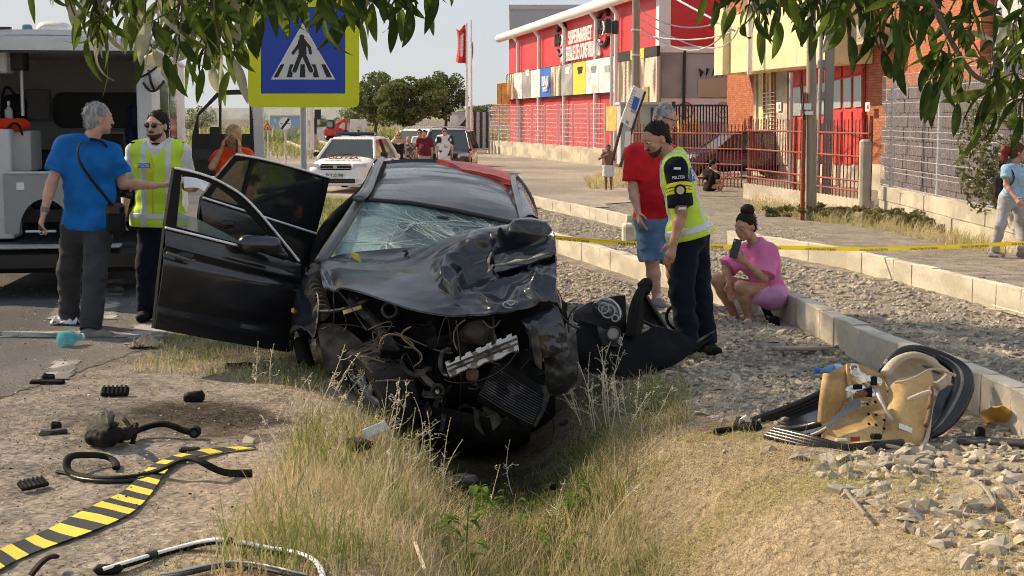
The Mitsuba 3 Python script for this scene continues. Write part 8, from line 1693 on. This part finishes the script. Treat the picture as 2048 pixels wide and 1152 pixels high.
chunk('white_shard', 752, 904, .06, .26, .02, 'pale_grey', 'long pale metal shard standing in the ditch grass', 'debris', 15, .12, rz=-22, ry=60); chunk('dark_shard', 718, 905, .12, .16, .05, 'bay_dark', 'dark plastic piece half hidden in the grass by the pale shard', 'debris', 16, .03, rz=30)
chunk('dark_scrap', 928, 985, .2, .12, .1, 'scuffed', 'dark crumpled scrap in the ditch bottom', 'debris', 17, .03); chunk('dark_scrap', 1108, 988, .06, .04, .04, 'bay_dark', 'tiny black scrap on the right slope of the ditch', 'debris', 18, .03)
chunk('cup', 1960, 803, .07, .07, .09, 'print_white', 'crumpled white paper cup by the kerb at right', 'cup', 19, .03)
mat('amber_sheet', (.55, .32, .05), rough=.3); k = gnd(2000, 838, .03)
deb('amber_sheet', 'crumpled amber plastic sheet lying against the kerb at right', 'plastic sheet', patch([[gnd(1960, 822, .06), gnd(2000, 815, .14), gnd(2030, 826, .08)], [gnd(1962, 832, .02), gnd(2005, 838, .06), gnd(2045, 845, .03)], [gnd(1975, 842, .02), gnd(2010, 846, .02), gnd(2046, 850, .02)]], 16, 16, .008, 2, lambda G: G + (.06 * (meshkit.fbm(G * 14, 3, 2) - .5))[..., None] * UP), 'amber_sheet')
def bottle(name, label, px0, py0, px1, py1, r, body, cap, cut=True):
    t = thing(name, label, 'bottle'); a, b = gnd(px0, py0, r), gnd(px1, py1, r); L = np.linalg.norm(b - a)
    M = frame(a, b - a) @ trimesh.transformations.rotation_matrix(math.pi / 2, [0, 1, 0])
    prof = [(0, 0), (r * .45, 0), (r * .45, .03), (r * .5, .04), (r * .9, .075), (r, .1)] + [(r * (1 - .06 * (i % 2)), .1 + (L - .13) * i / 8) for i in range(1, 9)] + [(r * .9, L - .01), (r * .5, L), (0, L)]
    part(t, 'shell', lathe(prof, 22, M), body, 50); part(t, 'cap', lathe([(0, -.028), (r * .42, -.028), (r * .42, -.002), (0, -.002)], 14, M), cap); return t, a, b
for nm, c in (('pet_blue', (.10, .33, .72)), ('pet_teal', (.10, .55, .62))): scene[nm] = {'type': 'blendbsdf', 'weight': .55, 'a': {'type': 'thindielectric'}, 'b': {'type': 'twosided', 'nested': {'type': 'principled', 'base_color': rgb(c), 'roughness': .15, 'specular': .7}}}
t, a, b = bottle('blue_bottle', 'blue plastic water bottle lying on the gravel behind the torn door', 1638, 742, 1708, 742, .043, 'pet_blue', 'print_blue'); part(t, 'label', tube([a + (b - a) * .42, a + (b - a) * .62], .0445, 18, False), 'blue_wall')
bottle('teal_bottle', 'turquoise plastic bottle lying at the feet of the man in blue', 160, 674, 120, 680, .062, 'pet_teal', 'print_white')
def rag(name, label, px, py, w_, h_, m, s_): g = gnd(px, py, .0); u_ = np.linspace(-1, 1, 22); X, Y = np.meshgrid(u_, u_, indexing='ij'); Z = h_ * np.clip(1.1 - np.maximum(np.abs(X), np.abs(Y)), 0, 1) ** .5 * (1.9 * np.abs(meshkit.fbm(np.stack([X * 3.2, Y * 3.2, 0 * X + s_], -1), 3) - .5) * 2 + .1); G = np.stack([g[0] + X * w_ * (1 - .3 * Y * Y), g[1] + Y * w_ * .7, g[2] + .012 + Z], -1); return deb(name, label, 'cloth', sheet(G, .004), m)
rag('white_bag', 'crumpled white plastic bag beside the turquoise bottle', 132, 650, .13, .09, 'print_white', 3); rag('tan_rag', 'crumpled tan rag lying at the edge of the grass', 292, 696, .13, .09, 'trim_pale', 5)
for i, q in enumerate(([(1690, 980), (1730, 1030)], [(1940, 958), (1990, 1010)], [(1985, 610), (2048, 628)], [(1970, 618), (2040, 622)], [(1690, 606), (1740, 604)], [(830, 1085), (850, 1140)])):
    deb('stick', ['thin grey stick among the stones', 'bent grey brown stick among the stones at lower right', 'upper pale lath by the pavement kerb', 'lower pale lath by the pavement kerb', 'short lath on the gravel right of the woman in pink', 'pale stick in the ditch grass'][i], 'stick', tube(gpath([q[0], q[1]], .05, 4) if i != 1 else gpath([q[0], (1968, 975), q[1]], .05, 8), .008, 6), 'old_wood' if i < 2 else 'dry_stem')
# crumbs of glass and plastic strewn about
r = np.random.default_rng(77); lw, ld = [], []
for P, n in ((Polygon([(-3.6, 6), (-.7, 6), (-1.3, 10), (-3.2, 11.5)]), 900), (region([(0, 560), (330, 560), (330, 760), (0, 800)]), 420), (region([(1200, 760), (1700, 720), (1900, 960), (1500, 1000)]), 140)):
    x0, y0, x1, y1 = P.bounds; c = r.uniform((x0, y0), (x1, y1), (n * 3, 2)); c = c[shapely.contains_xy(P, c[:, 0], c[:, 1])][:n]; z = height(c[:, 0], c[:, 1]) + .016
    for (x, y), h in zip(c, z):
        s = .006 + .022 * r.beta(1, 5); M = trimesh.transformations.euler_matrix(*r.uniform(-.5, .5, 2), r.uniform(0, 6)); q = PEB[r.integers(14)]; (lw if r.random() < .38 else ld).append(((q.vertices * s) @ M[:3, :3].T + [x, y, h], q.faces))
ds = thing('crash_crumbs', 'tiny crumbs of dark plastic and pale glass strewn over road and earth', 'debris', kind='stuff')
part(ds, 'dark_crumbs', many(ld), 'bay_dark', kind='stuff'); part(ds, 'pale_crumbs', many(lw), 'print_white', kind='stuff')
# ================================================================ ash tree whose twigs hang into the view
def leafcol(c1, c2): return lambda p, n, uv: mix(c1, c2, cell_rand(p.x * 11, p.y * 11, p.z * 11)) * (.8 + .4 * fbm(p.x * 60, p.y * 60, p.z * 60, 2))
for nm, a, b, tr in (('leaf_green', (.085, .135, .024), (.135, .185, .04), 1.0), ('leaf_dark', (.035, .062, .018), (.065, .10, .03), .6), ('leaf_pale', (.36, .38, .27), (.50, .51, .39), .6)):
    scene[nm] = {'type': 'principledthin', 'base_color': mikit.proc(leafcol(a, b)), 'roughness': .45, 'diff_trans': tr, 'spec_trans': 0.0}
def leaflet(L, w, curl, fold, seed):
    r = np.random.default_rng(seed); t = np.linspace(0, 1, 11); pr = np.sin(np.pi * np.clip(t, 0, 1) ** .8) ** .8 * w; pr[0] = .0012; pr[-1] = .0006
    V, F = [], []
    for i, s in enumerate(t):
        ang = curl * s; y = L * (np.sin(ang) / curl if abs(curl) > 1e-3 else s); z = -L * (1 - np.cos(ang)) / curl if abs(curl) > 1e-3 else 0
        sw = .004 * math.sin(s * 7 + seed) * (1 if s > .1 else 0); tooth = .0012 * (i % 2)
        for x, zz in ((-1, 1), (-.5, .45), (0, 0), (.5, .45), (1, 1)):
            V.append((x * (pr[i] + (tooth if abs(x) == 1 and 0 < i < 10 else 0)) * math.cos(fold), y, z + zz * pr[i] * math.sin(fold) + sw * abs(x)))
    for i in range(10):
        for j in range(4): a = i * 5 + j; F.append((a, a + 1, a + 6, a + 5))
    return tm(V, F)
LV = [leaflet(1.0, .115 + .025 * (k % 3), (.25, .7, 1.1, -.2, 1.5, .5)[k % 6], (.15, .4, .65)[k % 3], k) for k in range(9)]
tree_ = thing('ash_tree', 'ash tree whose leafy twigs hang into the top of the view from above', 'tree')
r = np.random.default_rng(42)
LEAVES, TW = [], []
def put_leaf(o, d, nrm_, L, m):
    d = nrm(d); x = np.cross(d, nrm_); x /= np.linalg.norm(x) + 1e-9; z = np.cross(x, d)
    M = np.eye(4); M[:3, 0], M[:3, 1], M[:3, 2], M[:3, 3] = x * L, d * L, z * L, o; LEAVES.append((M, int(r.integers(9)), m))
def compound(a, b, pairs, L, mix_):
    """a hanging compound leaf: its stalk from a to b with pairs of leaflets and one at the tip"""
    mid = (a + b) / 2 + np.array([r.normal(0, .01), r.normal(0, .012), .018 + r.random() * .015]); P = spline([a, mid, b], 12); TW.append((P, .0016))
    side = nrm(np.cross(b - a, r.normal(size=3) * .5 + np.array([0, 1, .2])))
    for i in range(pairs):
        k = int(3 + 7 * i / max(pairs, 1)); ax = nrm(P[min(k + 1, 11)] - P[k - 1])
        for s in (-1, 1):
            d = ax * r.uniform(.35, .75) + side * s * r.uniform(.6, 1.0) + np.array([0, 0, -r.uniform(.15, .75)]) + r.normal(0, .22, 3)
            put_leaf(P[k], d, r.normal(size=3) * .6 + np.array([0, -.5, .8]), L * r.uniform(.75, 1.15), r.choice(3, p=mix_))
    put_leaf(P[-1], nrm(P[-1] - P[-3]) + np.array([0, 0, -.35]) + r.normal(0, .12, 3), r.normal(size=3) * .5 + np.array([0, -.7, .6]), L * 1.1, r.choice(3, p=mix_))
ML, MD, MR = (.48, .22, .30), (.22, .74, .04), (.28, .66, .06)
def hang(x0, y0, x1, y1, pairs=3, L=.068, mix_=ML, D=None):
    y0, y1 = y0 - 30, y1 - (24 if x1 < 500 else 36 if x1 < 1000 else 30)
    D = D or r.uniform(2.35, 2.95); a, b = at(x0, y0, D + r.normal(0, .06)), at(x1, y1, D); compound(a, b, pairs, L * r.uniform(.85, 1.15), mix_)
for q in ((70, -60, 62, -10), (110, -60, 98, -5), (170, -60, 150, 55), (210, -40, 175, 100), (235, -20, 215, 150), (310, -40, 290, 70), (330, -30, 318, 85), (355, -40, 345, 60), (372, 20, 385, 120), (395, -30, 400, 110), (420, 10, 425, 150), (440, -30, 455, 110), (462, 30, 468, 140), (480, -40, 505, 70), (195, -70, 190, 30), (250, -70, 255, 50), (300, -80, 320, 20), (350, -80, 370, 30), (400, -80, 430, 40), (440, -60, 490, 30), (140, -70, 130, 0), (230, -70, 225, 40), (275, -70, 270, 40),
          (205, 60, 195, 120), (350, 80, 352, 150), (410, 90, 405, 160), (455, 90, 458, 165)): hang(*q, pairs=3)
for q in ((500, -50, 545, 50), (530, -60, 590, 20), (560, -50, 590, 50), (600, -70, 640, 10), (640, -40, 672, 60), (650, -50, 700, 40), (690, -50, 745, 40), (700, 0, 720, 75), (740, -50, 800, 50), (760, -20, 790, 70), (790, -50, 850, 30), (820, -40, 870, 20), (540, 0, 530, 70), (660, 0, 650, 70), (475, -60, 520, 10), (525, -50, 540, 20), (580, -60, 620, -5), (670, -60, 720, 0), (730, -70, 770, 10)): hang(*q, pairs=3, mix_=MD)
for q in ((1440, -60, 1412, 20), (1470, -40, 1450, 50), (1500, -30, 1490, 75), (1520, -50, 1535, 60), (1550, -20, 1555, 70), (1580, -50, 1595, 50), (1610, -20, 1625, 60), (1640, -50, 1655, 40), (1660, -20, 1690, 70), (1690, -40, 1720, 60), (1720, -20, 1740, 90), (1760, -30, 1745, 100), (1770, 10, 1800, 110), (1800, -40, 1830, 50), (1830, -20, 1860, 80), (1480, -70, 1500, 20), (1560, -70, 1580, 10), (1630, -70, 1650, 10), (1700, -70, 1690, 10), (1750, -70, 1770, 20), (1600, 0, 1590, 70), (1680, 20, 1660, 90), (1540, 0, 1520, 85), (1640, 0, 1625, 80)): hang(*q, pairs=3, L=.060, mix_=MR, D=r.uniform(2.5, 3.1))
for q in ((130, -60, 140, 30), (160, -60, 165, 20), (185, -80, 200, 70), (300, -60, 305, 120), (330, -60, 335, 60), (365, -60, 360, 90), (385, -70, 410, 70), (430, -60, 440, 110), (450, -70, 475, 60), (490, -60, 490, 60), (320, 20, 330, 130), (280, 20, 275, 120), (425, 30, 440, 150), (380, 40, 375, 140)): hang(*q, pairs=3)
for q in ((505, -70, 510, 40), (540, -80, 560, 30), (570, -80, 580, 20), (610, -80, 605, 30), (640, -80, 655, 25), (660, -80, 690, 20), (700, -80, 715, 40), (760, -70, 775, 40), (710, -60, 700, 60), (800, -60, 815, 50)): hang(*q, pairs=3, mix_=MD)
for q in ((1420, -70, 1430, 30), (1455, -80, 1470, 40), (1510, -70, 1515, 60), (1535, -80, 1560, 40), (1590, -70, 1600, 40), (1665, -70, 1675, 50), (1735, -70, 1730, 60), (1780, -70, 1785, 60), (1820, -70, 1815, 70), (1850, -40, 1845, 90), (1700, 30, 1700, 100), (1770, 40, 1765, 130)): hang(*q, pairs=3, L=.062, mix_=MR, D=r.uniform(2.6, 3.1))
BR = [(1850, -30), (1888, 55), (1925, 120), (1955, 155), (2000, 168), (2080, 178)]
for q in ((1880, 40, 1800, 150), (1905, 85, 1860, 190), (1925, 120, 1868, 215), (1955, 150, 1915, 235), (1985, 165, 1990, 250), (2020, 172, 2030, 250), (1940, 130, 1985, 60), (1990, 165, 2035, 90), (2010, 100, 1980, 190), (2060, 60, 2000, 150), (2080, 30, 2030, 120), (2040, -20, 1990, 60), (1990, -40, 1960, 50), (1940, -40, 1900, 50), (1900, -50, 1880, 30), (2070, 120, 2020, 200), (2080, 190, 2040, 260), (1900, 90, 1960, 140), (1860, 0, 1930, 30), (1870, 20, 1790, 70), (2060, -40, 2045, 40), (1960, 10, 1940, 90)): hang(*q, pairs=3, L=.058, mix_=MR, D=r.uniform(2.35, 2.8))
for q in ((1955, 155, 1880, 190), (2030, 175, 1960, 262), (1890, 60, 1840, 100)): hang(*q, pairs=2, L=.078, mix_=MD, D=2.4)
BRP = spline([at(x, y, 2.55) for x, y in BR], 24); TW.append((BRP, .0045)); TW.append((spline([at(x, y, 2.6) for x, y in ((2090, 20), (2040, 75), (1995, 125), (1965, 160))], 16), .003))
def L2p(px, py, D): return at(px, py, D)
limbs = []
trunk_top = np.array([1.5, -2.2, 3.4])
limbs.append(tube(spline([[1.7, -2.6, -.3], [1.65, -2.5, 1.2], [1.55, -2.3, 2.6], trunk_top], 14), np.linspace(.19, .13, 14), 14))
def limb(pts, r0, r1): P = spline(pts, 26); limbs.append(tube(P, np.linspace(r0, r1, 26), 10)); return P
l1 = limb([trunk_top, [.6, -.8, 4.0], [-.3, 1.0, 3.4], [-.75, 2.4, 2.35], [-.85, 2.7, 2.12]], .10, .008); l2 = limb([trunk_top, [1.5, -.4, 4.1], [1.2, 1.4, 3.2], [.85, 2.5, 2.22], [.76, 2.62, 2.03]], .09, .006); l3 = limb([[-.3, 1.0, 3.4], [-.45, 2.0, 2.7], [-.42, 2.7, 2.12], [-.15, 2.8, 2.0]], .03, .006); l4 = limb([[1.2, 1.4, 3.2], [.9, 2.3, 2.6], [.55, 2.8, 2.12], [.40, 2.9, 2.05]], .025, .006)
limb([trunk_top, [2.6, -3.0, 4.6], [3.4, -3.6, 5.4]], .1, .02); limb([trunk_top, [1.4, -3.4, 4.8], [1.2, -4.0, 5.8]], .1, .02)
part(tree_, 'trunk', limbs[0], 'bark', True)
for l_ in limbs[1:]: part(tree_, 'limb', l_, 'bark', True)
for P, rad in TW: 
    if rad < .002 and True:   # every stalk springs from a twig above
        a = P[0]; src = min((l1, l2, l3, l4), key=lambda Q: np.min(np.linalg.norm(Q[12:] - a, axis=1))); s_ = src[12:][np.argmin(np.linalg.norm(src[12:] - a, axis=1))]
        if a[2] > 1.93 or a[0] < .6: part(tree_, 'twig', tube(np.vstack([spline([s_, (s_ + a) / 2 + [0, 0, .05], a], 8), P[1:]]), [.003] * 8 + [.0016] * (len(P) - 1), 5), 'bark', True)
        else: part(tree_, 'twig', tube(P, rad, 5), 'bark', True)
    else: part(tree_, 'twig', tube(P, np.linspace(rad * 1.3, rad * .7, len(P)), 7), 'bark', True)
ld_ = {(k, m): mikit.ply(LV[k], ('leaf_green', 'leaf_dark', 'leaf_pale')[m], smooth=True) for k in range(9) for m in range(3)}
vis = []
for M, k, m in LEAVES:
    s = proj((M @ [0, .5, 0, 1])[:3]); vis.append((0 if -20 < s[0] < 2068 and -10 < s[1] < 400 else 1) * 10 + M[1, 3])
rest_ = [[], [], []]
for rank, i in enumerate(np.argsort(vis)):
    M, k, m = LEAVES[i]
    if rank < 298: scene[numbered('ash_tree__leaf')] = {**ld_[(k, m)], 'to_world': T(M.tolist())}
    else: rest_[m].append((LV[k].vertices @ M[:3, :3].T + M[:3, 3], LV[k].faces))
for m in range(3):
    if rest_[m]: part(tree_, 'foliage', many(rest_[m]), ('leaf_green', 'leaf_dark', 'leaf_pale')[m], True, kind='stuff')
cm, _ = crown(np.array([1.6, -2.4, 5.6]), (2.8, 2.6, 1.8), 5200, .075, 77, 34); part(tree_, 'crown', cm, 'leaf_green', kind='stuff')

# a roadside tree left of the view, whose crown shades the road, the wreck and the gravel
rt = thing('roadside_tree', 'tall roadside tree beside the ambulance, its crown above the view', 'tree')
tc = np.array([-6.2, 14.6, 6.4]); cm, tips = crown(tc, (2.7, 2.3, 2.0), 7500, .10, 91, 30); part(rt, 'crown', cm, 'leaf_dark', kind='stuff')
part(rt, 'trunk', tube(spline([[-8.2, 13.2, -.3], [-8.1, 13.3, 1.5], [-7.6, 13.7, 3.4], tc - [.5, .3, .6]], 14), np.linspace(.2, .08, 14), 12), 'bark', True)
for k in tips[::3]: part(rt, 'limb', tube(spline([[-7.6, 13.7, 3.4], (np.array([-7.6, 13.7, 3.6]) + k) / 2 + [0, 0, .3], k], 8), np.linspace(.06, .015, 8), 6), 'bark', True)
